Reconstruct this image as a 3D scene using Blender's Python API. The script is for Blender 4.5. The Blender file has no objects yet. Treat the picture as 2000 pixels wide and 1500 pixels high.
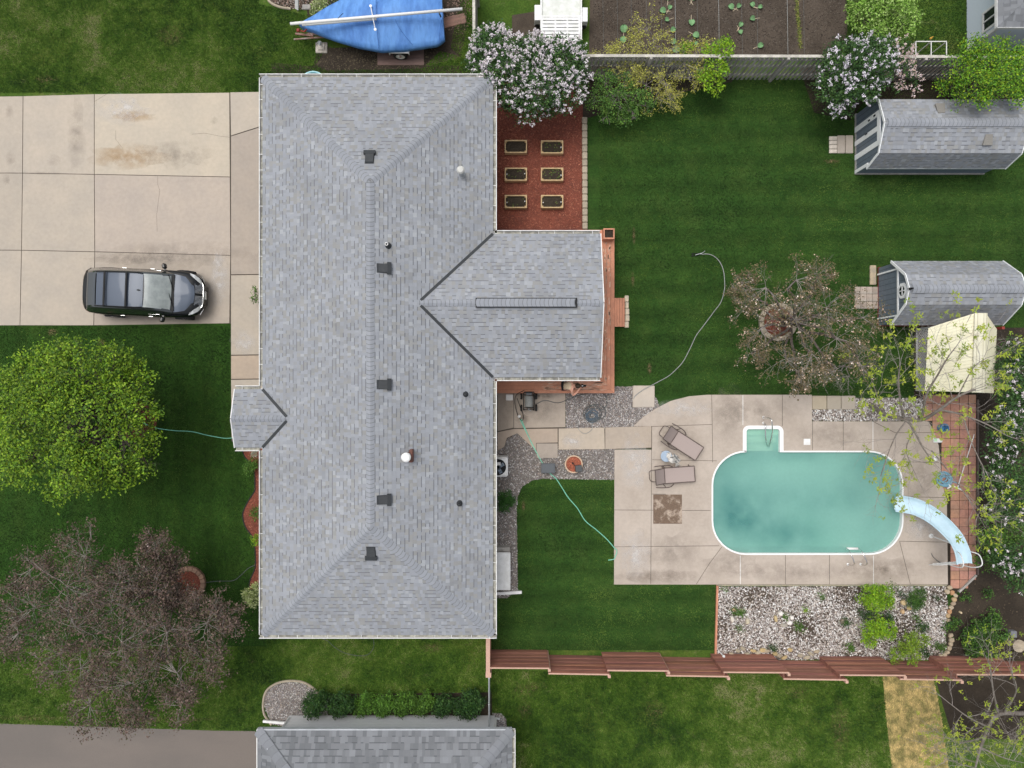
import bpy, math, random
import numpy as np
from mathutils import Vector, Matrix, geometry

random.seed(7)
RNG = np.random.default_rng(11)
R = math.radians
SC = bpy.context.scene
COL = SC.collection

# ------------------------------------------------------------------ camera, sky, sun, exposure
CAM_H = 27.8            # metres above the ground, looking straight down
F = 1390.0              # focal length in photo pixels (photo 2000 wide)
cam_d = bpy.data.cameras.new('camera'); cam_o = bpy.data.objects.new('camera', cam_d)
COL.objects.link(cam_o); SC.camera = cam_o
cam_o.location = (0, 0, CAM_H); cam_o.rotation_euler = (0, 0, 0)
cam_d.sensor_width = 36; cam_d.lens = 36 * F / 2000; cam_d.clip_end = 3000; cam_d.clip_start = .1

SUN_EL, SUN_AZ = 70, 312      # elevation, direction the light comes from (degrees, 0 = +Y, clockwise)
w = bpy.data.worlds.new('World'); SC.world = w; w.use_nodes = True
nt = w.node_tree; nt.nodes.clear()
sky = nt.nodes.new('ShaderNodeTexSky'); sky.sky_type = 'NISHITA'; sky.sun_disc = False
sky.sun_elevation = R(SUN_EL); sky.sun_rotation = R(SUN_AZ); sky.air_density = 1; sky.dust_density = 4; sky.ozone_density = 1
hs = nt.nodes.new('ShaderNodeHueSaturation'); hs.inputs['Saturation'].default_value = .30
bg = nt.nodes.new('ShaderNodeBackground'); bg.inputs['Strength'].default_value = .15
wo = nt.nodes.new('ShaderNodeOutputWorld')
nt.links.new(sky.outputs[0], hs.inputs['Color']); nt.links.new(hs.outputs[0], bg.inputs[0]); nt.links.new(bg.outputs[0], wo.inputs[0])
sd = bpy.data.lights.new('sun', 'SUN'); sd.energy = 1.25; sd.angle = R(32); sd.color = (1, .96, .90)
so = bpy.data.objects.new('sun', sd); COL.objects.link(so); so.location = (0, 0, 60)
_a = R(SUN_AZ); _e = R(SUN_EL)
_dir = Vector((math.sin(_a) * math.cos(_e), math.cos(_a) * math.cos(_e), math.sin(_e)))
so.rotation_euler = _dir.to_track_quat('Z', 'Y').to_euler()
SC.view_settings.view_transform = 'Standard'; SC.view_settings.look = 'None'
SC.view_settings.exposure = EXPOSURE = 0.18; SC.view_settings.gamma = 1

# ------------------------------------------------------------------ helpers
def P(px, py, h=0.0):
    """world point of photo pixel (px,py) for something that stands h metres above the ground"""
    s = (CAM_H - h) / F
    return Vector(((px - 1000) * s, (750 - py) * s, h))
def Q(px, py, h=0.0):
    p = P(px, py, h); return (p.x, p.y)

def props(o, label=None, cat=None, group=None, kind=None):
    if label: o['label'] = label
    if cat: o['category'] = cat
    if group: o['group'] = group
    if kind: o['kind'] = kind
    return o
def thing(name, label, cat, loc=(0, 0, 0), rz=0, group=None):
    o = bpy.data.objects.new(name, None); COL.objects.link(o)
    o.location = loc; o.rotation_euler = (0, 0, rz); o.empty_display_size = .2
    return props(o, label, cat, group)
def origin(o):
    v = Vector((0, 0, 0))
    while o is not None:
        v = v + o.location; o = o.parent
    return v
def kids(o): return [c for c in bpy.data.objects if c.parent == o]
def copy_tree(o, parent=None, loc=None, rz=None, label=None, table=None):
    c = o.copy(); COL.objects.link(c); c.parent = parent
    if loc is not None: c.location = loc
    if rz is not None: c.rotation_euler = (0, 0, rz)
    if label: c['label'] = label
    for ch in kids(o): copy_tree(ch, c)
    return c

class MB:
    def __init__(s): s.v = []; s.f = []; s.c = []; s.blocks = []
    def add(s, vs, fs, col=(1, 1, 1)):
        b = len(s.v); s.v.extend([tuple(v) for v in vs])
        for f in fs: s.f.append([b + i for i in f]); s.c.append(col)
        return s
    def bulk(s, V, k, cols):
        """V (n*k,3) vertices, one k-gon for each k of them, cols (n,3)"""
        s.blocks.append((np.asarray(V, np.float32).reshape(-1, 3), k, np.asarray(cols, np.float32).reshape(-1, 3))); return s
    def bulkf(s, V, Fc, cols):
        """V (m,3), Fc (n,k) indices"""
        s.blocks.append((np.asarray(V, np.float32).reshape(-1, 3), np.asarray(Fc, np.int64), np.asarray(cols, np.float32).reshape(-1, 3))); return s
    def box(s, c, d, rz=0, col=(1, 1, 1), M=None, bev=0.0, taper=1.0):
        hx, hy, hz = d[0] / 2, d[1] / 2, d[2] / 2
        if bev > 0:
            b = min(bev, hx * .9, hy * .9, hz * .9)
            pl = [(-hx + b, -hy), (hx - b, -hy), (hx, -hy + b), (hx, hy - b), (hx - b, hy), (-hx + b, hy), (-hx, hy - b), (-hx, -hy + b)]
            pi = [(-hx + b, -hy + b), (hx - b, -hy + b), (hx - b, -hy + b), (hx - b, hy - b), (hx - b, hy - b), (-hx + b, hy - b), (-hx + b, hy - b), (-hx + b, -hy + b)]
            vs = [(x, y, -hz) for x, y in pl] + [(x, y, hz - b) for x, y in pl] + [(x, y, hz) for x, y in pi]
            fs = [[i, (i + 1) % 8, 8 + (i + 1) % 8, 8 + i] for i in range(8)]
            fs += [[8 + i, 8 + (i + 1) % 8, 16 + (i + 1) % 8, 16 + i] for i in range(8)] + [[16 + i for i in range(8)], [7 - i for i in range(8)]]
        else:
            t = taper
            vs = [(x, y, -hz) for x, y in ((-hx, -hy), (hx, -hy), (hx, hy), (-hx, hy))] + [(x * t, y * t, hz) for x, y in ((-hx, -hy), (hx, -hy), (hx, hy), (-hx, hy))]
            fs = [[0, 3, 2, 1], [4, 5, 6, 7], [0, 1, 5, 4], [1, 2, 6, 5], [2, 3, 7, 6], [3, 0, 4, 7]]
        A = (Matrix.Translation(Vector(c)) @ Matrix.Rotation(rz, 4, 'Z'))
        if M is not None: A = M @ A
        return s.add([A @ Vector(v) for v in vs], fs, col)
    def bx(s, x0, x1, y0, y1, z0, z1, col=(1, 1, 1), bev=0.0):
        return s.box(((x0 + x1) / 2, (y0 + y1) / 2, (z0 + z1) / 2), (abs(x1 - x0), abs(y1 - y0), abs(z1 - z0)), 0, col, bev=bev)
    def bar(s, p, q, w_, h_, col=(1, 1, 1), up=(0, 0, 1)):
        p = Vector(p); q = Vector(q); d = q - p; L = d.length
        if L < 1e-6: return s
        x = d / L; up = Vector(up)
        y = up.cross(x)
        if y.length < 1e-4: y = Vector((0, 1, 0)).cross(x)
        y.normalize(); z = x.cross(y)
        M = Matrix((x, y, z)).transposed().to_4x4(); M.translation = (p + q) / 2
        return s.box((0, 0, 0), (L, w_, h_), 0, col, M)
    def prism(s, pts, z0, z1, col=(1, 1, 1), bottom=False):
        n = len(pts); pts = [(p[0], p[1]) for p in pts]
        a = sum(pts[i][0] * pts[(i + 1) % n][1] - pts[(i + 1) % n][0] * pts[i][1] for i in range(n))
        if a < 0: pts = pts[::-1]
        tri = geometry.tessellate_polygon([[Vector((x, y, 0)) for x, y in pts]])
        vs = [(x, y, z1) for x, y in pts] + [(x, y, z0) for x, y in pts]
        fs = []
        for t in tri:
            t = list(t); A, B, C = [pts[i] for i in t]
            if (B[0] - A[0]) * (C[1] - A[1]) - (B[1] - A[1]) * (C[0] - A[0]) < 0: t = t[::-1]
            fs.append(t)
            if bottom: fs.append([n + i for i in t[::-1]])
        fs += [[n + i, n + (i + 1) % n, (i + 1) % n, i] for i in range(n)]
        return s.add(vs, fs, col)
    def sheet(s, rings, z, col=(1, 1, 1)):
        rings = [[Vector((p[0], p[1], z)) for p in r] for r in rings]
        flat = [v for r in rings for v in r]; fs = []
        for t in geometry.tessellate_polygon(rings):
            t = list(t); A, B, C = [flat[i] for i in t]
            if (B.x - A.x) * (C.y - A.y) - (B.y - A.y) * (C.x - A.x) < 0: t = t[::-1]
            fs.append(t)
        return s.add(flat, fs, col)
    def tube(s, pts, rad, n=8, col=(1, 1, 1), cap=True):
        pts = [Vector(p) for p in pts]; m = len(pts)
        if not hasattr(rad, '__len__'): rad = [rad] * m
        vs = []; a = None
        for i, p in enumerate(pts):
            t = (pts[min(i + 1, m - 1)] - pts[max(i - 1, 0)])
            if t.length < 1e-7: t = Vector((0, 0, 1))
            t.normalize()
            if a is None:
                a = t.cross(Vector((0, 0, 1)))
                if a.length < .05: a = t.cross(Vector((0, 1, 0)))
            a = a - t * a.dot(t)
            if a.length < 1e-5: a = t.orthogonal()
            a.normalize(); b = t.cross(a)
            for k in range(n):
                an = 2 * math.pi * k / n
                vs.append(p + (a * math.cos(an) + b * math.sin(an)) * rad[i])
        fs = [[i * n + k, i * n + (k + 1) % n, (i + 1) * n + (k + 1) % n, (i + 1) * n + k] for i in range(m - 1) for k in range(n)]
        if cap: fs += [[k for k in range(n)][::-1], [(m - 1) * n + k for k in range(n)]]
        return s.add(vs, fs, col)
    def lathe(s, prof, c, n=24, col=(1, 1, 1), sx=1, sy=1):
        vs = [(c[0] + sx * r * math.cos(2 * math.pi * k / n), c[1] + sy * r * math.sin(2 * math.pi * k / n), c[2] + z) for r, z in prof for k in range(n)]
        m = len(prof)
        fs = [[i * n + k, i * n + (k + 1) % n, (i + 1) * n + (k + 1) % n, (i + 1) * n + k] for i in range(m - 1) for k in range(n)]
        fs.append([(m - 1) * n + k for k in range(n)]); fs.append([k for k in range(n)][::-1])
        return s.add(vs, fs, col)
    def grid(s, rows, col=(1, 1, 1), closed=False):
        m = len(rows); n = len(rows[0]); vs = [p for r in rows for p in r]
        kk = n if closed else n - 1
        return s.add(vs, [[i * n + k, i * n + (k + 1) % n, (i + 1) * n + (k + 1) % n, (i + 1) * n + k] for i in range(m - 1) for k in range(kk)], col)
    def build(s, name, m, parent=None, smooth=False, loc=None):
        org = origin(parent) if parent is not None else (Vector(loc) if loc is not None else Vector((0, 0, 0)))
        org = np.array(org, np.float32)
        V = [np.array(s.v, np.float32).reshape(-1, 3)]; nv = len(s.v)
        loops = [np.array([i for f in s.f for i in f], np.int64)]
        sizes = [np.array([len(f) for f in s.f], np.int64)]
        cols = [np.array(s.c, np.float32).reshape(-1, 3)]
        for bv, k, bc in s.blocks:
            if isinstance(k, int):
                n = len(bv) // k; loops.append(np.arange(n * k) + nv); sizes.append(np.full(n, k))
            else:
                loops.append((k + nv).ravel()); sizes.append(np.full(len(k), k.shape[1]))
            V.append(bv); cols.append(bc); nv += len(bv)
        V = np.concatenate(V) - org; L = np.concatenate(loops); S = np.concatenate(sizes); C = np.concatenate(cols)
        me = bpy.data.meshes.new(name)
        me.vertices.add(len(V)); me.vertices.foreach_set('co', V.ravel())
        me.loops.add(len(L)); me.loops.foreach_set('vertex_index', L.astype(np.int32))
        me.polygons.add(len(S)); st = np.concatenate([[0], np.cumsum(S)[:-1]]).astype(np.int32)
        me.polygons.foreach_set('loop_start', st)
        me.update(calc_edges=True); me.validate()
        if len(me.polygons) == len(C):
            at = me.attributes.new('tint', 'FLOAT_COLOR', 'FACE')
            at.data.foreach_set('color', np.concatenate([C, np.ones((len(C), 1), np.float32)], 1).ravel())
        me.polygons.foreach_set('use_smooth', np.full(len(me.polygons), bool(smooth)))
        me.materials.append(m)
        o = bpy.data.objects.new(name, me); COL.objects.link(o)
        if parent is not None: o.parent = parent
        elif loc is not None: o.location = loc
        return o

def crom(pts, k=6):
    """smooth curve through points"""
    p = [Vector(a) for a in pts]; p = [2 * p[0] - p[1]] + p + [2 * p[-1] - p[-2]]; out = []
    for i in range(1, len(p) - 2):
        for j in range(k):
            t = j / k
            out.append(.5 * (2 * p[i] + (p[i + 1] - p[i - 1]) * t + (2 * p[i - 1] - 5 * p[i] + 4 * p[i + 1] - p[i + 2]) * t * t + (3 * p[i] - 3 * p[i + 1] + p[i + 2] - p[i - 1]) * t ** 3))
    out.append(p[-2]); return out

# ------------------------------------------------------------------ materials
def node(nt, t, **kw):
    n = nt.nodes.new('ShaderNode' + t)
    for k, v in kw.items(): setattr(n, k, v)
    return n
def lnk(nt, a, b): nt.links.new(a, b)
def mixc(nt, a, b, f, mode='MIX'):
    n = node(nt, 'Mix', data_type='RGBA', blend_type=mode)
    for s, v in ((n.inputs[6], a), (n.inputs[7], b), (n.inputs[0], f)):
        if hasattr(v, 'is_output'): lnk(nt, v, s)
        elif isinstance(v, (int, float)): s.default_value = v if s.type == 'VALUE' else (v, v, v, 1)
        else: s.default_value = (*v, 1)
    return n.outputs[2]
def mth(nt, op, a, b=0.0, c=None):
    n = node(nt, 'Math', operation=op)
    for i, v in enumerate((a, b, c)):
        if v is None: continue
        if hasattr(v, 'is_output'): lnk(nt, v, n.inputs[i])
        else: n.inputs[i].default_value = v
    return n.outputs[0]
def noise(nt, co, scale, detail=3, rough=.6, lo=.3, hi=.7):
    n = node(nt, 'TexNoise'); n.inputs['Scale'].default_value = scale; n.inputs['Detail'].default_value = detail; n.inputs['Roughness'].default_value = rough
    lnk(nt, co, n.inputs['Vector'])
    m = node(nt, 'MapRange'); m.inputs[1].default_value = lo; m.inputs[2].default_value = hi
    lnk(nt, n.outputs[0], m.inputs[0]); return m.outputs[0]
def scaled(nt, co, sc):
    m = node(nt, 'Mapping'); m.inputs['Scale'].default_value = sc; lnk(nt, co, m.inputs[0]); return m.outputs[0]
MATS = {}
def mat(name, c, rough=.7, c2=None, s2=3.0, var=.12, sv=25.0, bump=0.0, sb=60.0, metal=0.0, spec=.4, tint=True, stretch=None, coat=0.0, trans=0.0, lo2=.4, hi2=.6):
    if name in MATS: return MATS[name]
    m = bpy.data.materials.new(name); m.use_nodes = True; nt = m.node_tree
    b = nt.nodes['Principled BSDF']; co = node(nt, 'TexCoord').outputs['Object']
    if stretch: co = scaled(nt, co, stretch)
    col = c
    if c2 is not None: col = mixc(nt, c, c2, noise(nt, co, s2, 4, .6, lo2, hi2))
    if var > 0:
        n = noise(nt, co, sv, 4, .65, .25, .75)
        col = mixc(nt, col, mth(nt, 'MULTIPLY_ADD', n, 2 * var, 1 - var), 1.0, 'MULTIPLY')
    if tint:
        a = node(nt, 'Attribute', attribute_name='tint'); col = mixc(nt, col, a.outputs['Color'], 1.0, 'MULTIPLY')
    if hasattr(col, 'is_output'): lnk(nt, col, b.inputs['Base Color'])
    else: b.inputs['Base Color'].default_value = (*col, 1)
    b.inputs['Roughness'].default_value = rough; b.inputs['Metallic'].default_value = metal
    b.inputs['Specular IOR Level'].default_value = spec; b.inputs['Coat Weight'].default_value = coat
    b.inputs['Coat Roughness'].default_value = .05
    if trans > 0: b.inputs['Transmission Weight'].default_value = trans
    if bump > 0:
        bn = node(nt, 'Bump'); bn.inputs['Strength'].default_value = bump; bn.inputs['Distance'].default_value = .02
        lnk(nt, noise(nt, co, sb, 4, .7, 0, 1), bn.inputs['Height']); lnk(nt, bn.outputs[0], b.inputs['Normal'])
    MATS[name] = m; return m

def lawn_mat(name, dark, light, yellow, stripe_axis=None, period=1.1, stripe=.10, ypatch=.5, dead=None, deadamt=0.0):
    m = bpy.data.materials.new(name); m.use_nodes = True; nt = m.node_tree; b = nt.nodes['Principled BSDF']
    co = node(nt, 'TexCoord').outputs['Object']
    big = noise(nt, co, .35, 5, .6, .35, .65); mid = noise(nt, co, 2.2, 5, .65, .3, .7); fine = noise(nt, co, 14, 5, .75, .3, .7)
    col = mixc(nt, dark, light, mth(nt, 'MULTIPLY_ADD', mid, .6, mth(nt, 'MULTIPLY', big, .4)))
    yp = noise(nt, co, .8, 5, .7, .5, .72)
    col = mixc(nt, col, yellow, mth(nt, 'MULTIPLY', yp, ypatch))
    if dead: col = mixc(nt, col, dead, mth(nt, 'MULTIPLY', noise(nt, scaled(nt, co, (1, 1.6, 1)), 1.3, 6, .75, .57, .72), deadamt))
    if stripe_axis is not None:
        sp = node(nt, 'SeparateXYZ'); lnk(nt, co, sp.inputs[0])
        wv = mth(nt, 'SINE', mth(nt, 'MULTIPLY_ADD', mid, .6, mth(nt, 'MULTIPLY', sp.outputs[stripe_axis], 2 * math.pi / period)))
        wv = mth(nt, 'MULTIPLY_ADD', wv, stripe, 1.0); col = mixc(nt, col, wv, 1.0, 'MULTIPLY')
        st = noise(nt, scaled(nt, co, (1, 9, 1) if stripe_axis == 1 else (9, 1, 1)), .8, 3, .6, .25, .75)
        col = mixc(nt, col, mth(nt, 'MULTIPLY_ADD', st, stripe * 2.6, 1 - stripe * 1.3), 1.0, 'MULTIPLY')
    col = mixc(nt, col, mth(nt, 'MULTIPLY_ADD', fine, .8, .6), 1.0, 'MULTIPLY')
    lnk(nt, col, b.inputs['Base Color']); b.inputs['Roughness'].default_value = .9; b.inputs['Specular IOR Level'].default_value = .15
    bn = node(nt, 'Bump'); bn.inputs['Strength'].default_value = .6; bn.inputs['Distance'].default_value = .03
    lnk(nt, noise(nt, co, 30, 4, .8, 0, 1), bn.inputs['Height']); lnk(nt, bn.outputs[0], b.inputs['Normal'])
    return m

M = dict(
 lawn_wild=lawn_mat('rough_lawn', (.030, .076, .010), (.080, .135, .020), (.140, .165, .035), None, ypatch=.7, dead=(.23, .20, .11), deadamt=.6),
 lawn_front=lawn_mat('front_lawn', (.015, .046, .006), (.028, .072, .010), (.055, .095, .016), 0, 1.05, .12, .4),
 lawn_back=lawn_mat('back_lawn', (.015, .046, .008), (.035, .080, .014), (.060, .10, .022), 1, 1.0, .12, .5),
 concrete=mat('concrete', (.455, .395, .33), .85, (.41, .362, .31), .9, .07, 7, .12, 90, lo2=.35, hi2=.65),
 deckcrete=mat('pool_concrete', (.475, .41, .35), .8, (.40, .34, .285), .8, .08, 9, .15, 90, lo2=.3, hi2=.7),
 asphalt=mat('asphalt', (.175, .150, .132), .9, (.150, .132, .118), .4, .10, 60, .2, 150, stretch=(.4, 1, 1)),
 joint=mat('joint', (.09, .075, .06), .9), caulk=mat('caulk', (.75, .75, .73), .6),
 mulch=mat('mulch', (.20, .060, .038), .95, (.15, .047, .032), 1.2, .35, 30, .8, 40),
 mulch_chip=mat('mulch_chip', (.25, .080, .050), .9, None, 1, .2, 20),
 soil=mat('soil', (.045, .034, .023), .95, (.028, .021, .014), 1.0, .3, 18, .8, 30),
 gardensoil=mat('garden_soil', (.085, .066, .050), .95, (.060, .046, .034), .9, .25, 20, .8, 30),
 gravel=mat('gravel_base', (.13, .115, .10), .95, (.20, .18, .165), 25, .5, 45, .8, 40),
 stone=mat('stone_chip', (1, 1, 1), .85, None, 1, .12, 40), straw=mat('straw', (.48, .36, .15), .95, (.22, .19, .07), 3, .3, 30, .6, 40),
 rock=mat('flagstone', (.46, .37, .25), .85, (.34, .29, .22), 6, .2, 25, .4, 30),
 block=mat('edging_block', (.42, .36, .27), .85, (.34, .29, .22), 8, .15, 40, .3, 60),
 brickpaver=mat('brick_paver', (.46, .235, .165), .85, (.40, .22, .16), 2.0, .2, 12, .2, 60),
 shingle=mat('shingle', (.93, .935, .935), .92, (.85, .855, .855), .55, .10, 90, .25, 300, spec=.2),
 ridge=mat('ridge_shingle', (.300, .318, .352), .92, (.27, .285, .31), 2, .1, 90, .2, 300, spec=.2),
 darkmetal=mat('dark_metal', (.040, .044, .048), .6, None, 1, .15, 8, spec=.25), black=mat('black_plastic', (.012, .013, .014), .55, spec=.2),
 white=mat('white_paint', (.80, .80, .79), .5, (.70, .70, .68), 4, .05, 10), gutterin=mat('gutter_trough', (.22, .215, .19), .9, (.42, .41, .35), 4, .3, 12),
 siding=mat('beige_siding', (.50, .45, .38), .7), soffit=mat('soffit', (.70, .70, .68), .7), glass=mat('window_glass', (.02, .025, .03), .05, spec=.8),
 deck=mat('deck_boards', (.60, .27, .165), .75, (.50, .225, .14), 1.5, .12, 10, .15, 40, stretch=(1, 1, 1)),
 deckworn=mat('worn_paint', (.55, .36, .26), .9, None, 1, .25, 20),
 cedar=mat('new_wood', (.62, .45, .25), .75, (.52, .37, .20), 5, .12, 20, .1, 60),
 greywood=mat('weathered_boards', (.43, .41, .38), .9, (.31, .295, .27), 4, .2, 25, .3, 40),
 redwood=mat('redwood_boards', (.37, .165, .120), .8, (.27, .125, .095), 2.5, .2, 14, .2, 50, stretch=(.35, 3, 3)), redtop=mat('redwood_edge', (.52, .33, .25), .8, None, 1, .15, 20),
 chrome=mat('chrome', (.75, .75, .74), .15, metal=1, var=0), galv=mat('galvanised', (.45, .47, .48), .4, metal=.6, var=.1),
 carpaint=mat('car_paint', (.005, .006, .007), .25, var=0, spec=.3, coat=.25), skylitpaint=mat('sky_lit_paint', (.062, .080, .112), .5, var=0, metal=.35, coat=.35), carglass=mat('car_glass', (.025, .03, .03), .03, spec=.9, var=0, coat=1.0),  # roof and hood: body paint copy with sky reflection in its colour
 fluecap=mat('weathered_cap', (.52, .52, .49), .6), roofglass=mat('rear_glass', (.05, .058, .066), .3, var=0, coat=.6), windshield=mat('windshield', (.33, .365, .355), .4, (.24, .27, .265), 2.5, .1, 8, spec=.8, coat=1.0), rubber=mat('rubber', (.02, .02, .02), .85), headl=mat('headlight', (.55, .57, .58), .12, spec=.8, var=.1, coat=1),  # windshield: pale mottled base colour, sky reflection painted into the glass
 tarp=mat('blue_tarp', (.075, .205, .52), .6, (.115, .28, .62), 1.0, .14, 4, .5, 4, spec=.3, stretch=(1.8, .6, 1)), slatecord=mat('slate_cord', (.10, .14, .18), .6), alu=mat('painted_mast', (.78, .78, .77), .35, var=.05),
 trailer=mat('trailer_white', (.80, .80, .80), .45, (.68, .69, .66), 3, .08, 8), wallblue=mat('blue_grey_siding', (.64, .72, .80), .7, None, 1, .04, 8, stretch=(1, 1, 8)),
 sheddark=mat('slate_siding', (.13, .165, .205), .6, (.15, .185, .225), 6, .12, 14), shedtrim=mat('shed_trim', (.88, .90, .90), .6, None, 1, .06, 12), cream=mat('cream_metal', (.74, .71, .52), .5, (.70, .66, .47), 3, .05, 12),
 lattice=mat('lattice', (.72, .72, .70), .6), bark=mat('bark', (.17, .145, .12), .95, (.24, .215, .19), 6, .25, 20, .5, 30), twig=mat('pale_twig', (.30, .27, .25), .9, (.20, .175, .155), 4, .15, 20),
 darkbark=mat('dark_bark', (.085, .068, .058), .95, (.14, .118, .10), 6, .2, 20, .4, 30), leaf=mat('leaf', (1, 1, 1), .6, None, 1, .1, 3, spec=.25), petal=mat('petal', (1, 1, 1), .7, None, 1, .06, 5, spec=.2),
 poolwall=mat('pool_liner', (.34, .58, .53), .5, (.16, .35, .34), .40, .08, 6), poolstep=mat('pool_step', (.92, .93, .82), .6, (.75, .80, .62), 2.5, .1, 8), coping=mat('coping', (.84, .84, .83), .4, None, 1, .03, 8),
 slide=mat('slide_blue', (.54, .71, .80), .6, (.49, .66, .75), 2.0, .05, 9, spec=.3), sling=mat('taupe_sling', (.36, .295, .27), .8, None, 1, .06, 60), bronze=mat('bronze_frame', (.10, .075, .065), .5),
 hosegreen=mat('green_hose', (.20, .55, .40), .5), hosegrey=mat('grey_hose', (.30, .31, .30), .6), hosedark=mat('dark_hose', (.10, .11, .11), .6), hoseblue=mat('blue_hose', (.18, .36, .46), .5),
 blue=mat('blue_plastic', (.05, .22, .42), .45), lightblue=mat('table_blue', (.32, .40, .50), .4), clod=mat('soil_clod', (1, 1, 1), .95), cloth=mat('white_cloth', (.62, .60, .56), .9, (.5, .48, .44), 8, .15, 20), rug=mat('worn_mat', (.165, .115, .082), .95, (.42, .34, .27), 2.6, .25, 20, .3, 60, lo2=.5, hi2=.64),
 chimney=mat('brick', (.20, .085, .065), .9, (.14, .07, .055), 8, .2, 20), skin=mat('skin', (.66, .36, .26), .55, None, 1, .04, 20, tint=False), hair=mat('hair', (.035, .022, .012), .6), top=mat('pale_top', (.62, .49, .34), .85, tint=False), shorts=mat('dark_cloth', (.012, .012, .014), .9, tint=False),
 vinyl=mat('white_siding', (.86, .87, .88), .5, None, 1, .04, 8), paleyel=mat('yellow_grip', (.75, .42, .06), .5), redd=mat('red_paint', (.25, .04, .03), .6), terracotta=mat('terracotta', (.55, .40, .28), .8),
)

def rand_pal(pal, n):
    pal = np.array(pal, np.float32); c = pal[RNG.integers(0, len(pal), n)]
    return c * RNG.uniform(.8, 1.2, (n, 1)).astype(np.float32)
def in_poly(x, y, poly):
    ins = np.zeros(len(x), bool); n = len(poly); j = n - 1
    for i in range(n):
        xi, yi = poly[i][:2]; xj, yj = poly[j][:2]
        if yi != yj:
            ins ^= ((yi > y) != (yj > y)) & (x < (xj - xi) * (y - yi) / (yj - yi) + xi)
        j = i
    return ins
def scatter(poly, n, excl=()):
    xs = [p[0] for p in poly]; ys = [p[1] for p in poly]
    x = RNG.uniform(min(xs), max(xs), n); y = RNG.uniform(min(ys), max(ys), n)
    k = in_poly(x, y, poly)
    for e in excl: k &= ~in_poly(x, y, e)
    return x[k], y[k]
def chips(mb, x, y, z0, size, asp, pal, hgt=.5):
    """small angular stones or bark pieces: a four-sided pyramid each"""
    n = len(x); s = RNG.uniform(.55, 1.25, n) * size; a = RNG.uniform(0, 2 * np.pi, n); k = s * RNG.uniform(asp * .7, min(1, asp * 1.3), n)
    c, sn = np.cos(a), np.sin(a); z = np.full(n, z0)
    def pt(u, v, h): return np.stack([x + u * c - v * sn, y + u * sn + v * c, z + h], -1)
    h = s * hgt * RNG.uniform(.5, 1.1, n)
    V = np.stack([pt(-s / 2, -k / 2 * .6, z * 0), pt(s / 2 * .8, -k / 2, z * 0), pt(s / 2, k / 2 * .7, z * 0), pt(-s / 2 * .8, k / 2, z * 0),
                  pt(-s * .18, -k * .15, h), pt(s * .22, -k * .1, h * .85), pt(s * .15, k * .2, h), pt(-s * .2, k * .15, h * .8)], 1).reshape(-1, 3)
    b = np.arange(n)[:, None] * 8
    Fc = np.concatenate([b + np.array(q) for q in ([0, 1, 5, 4], [1, 2, 6, 5], [2, 3, 7, 6], [3, 0, 4, 7], [4, 5, 6, 7])], 1).reshape(-1, 4)
    mb.bulkf(V, Fc, np.repeat(rand_pal(pal, n), 5, 0))
def structure(mb, name, m, z=None):
    o = mb.build(name, m); o['kind'] = 'structure'; return o
# ------------------------------------------------------------------ the setting: ground, lawns, beds, paving
def pool_outline(d, da, k=10):
    L, Rr, T, B, r = 1392 - d, 1760 + d, 883 - d, 1080 + d, 64 + d
    l, q, t = 1457 - da, 1522 + da, 838 - da; rr = 5 + da
    pts = [(l, T)]
    def arc(cx, cy, rad, a0, a1):
        for i in range(k + 1):
            a = R(a0 + (a1 - a0) * i / k); pts.append((cx + rad * math.cos(a), cy + rad * math.sin(a)))
    arc(l + rr, t + rr, rr, 180, 270); arc(q - rr, t + rr, rr, 270, 360); pts.append((q, T))
    arc(Rr - r, T + r, r, 270, 360); arc(Rr - r, B - r, r, 0, 90); arc(L + r, B - r, r, 90, 180); arc(L + r, T + r, r, 180, 270)
    return [Q(*p) for p in pts]
POOL_IN = pool_outline(0, 0); POOL_OUT = pool_outline(3, 7); POOL_CUT = pool_outline(1, 1)
def PX(pts): return [Q(*p) for p in pts]
BIG = [(-160, -160), (160, -160), (160, 160), (-160, 160)]
structure(MB().sheet([BIG, POOL_CUT], 0), 'ground', M['lawn_wild'])
front_px = [(-600, 630), (452, 630), (452, 860), (520, 870), (520, 1262), (300, 1262), (120, 1268), (0, 1262), (-600, 1250)]
FRONT = PX(front_px); structure(MB().sheet([FRONT], .004), 'front_lawn', M['lawn_front'])
back_px = [(960, 140), (1160, 150), (1420, 150), (1640, 155), (2300, 160), (2300, 1270), (960, 1270)]
BACK = PX(back_px); structure(MB().sheet([BACK, POOL_CUT], .004), 'back_lawn', M['lawn_back'])
# neighbour's tarmac drive, bottom left
ROADP = PX([(-900, 1404), (0, 1413), (150, 1418), (300, 1423), (420, 1427), (560, 1428), (560, 1900), (-900, 1900)])
structure(MB().prism(ROADP, -.02, .012), 'asphalt_drive', M['asphalt'])
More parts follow.
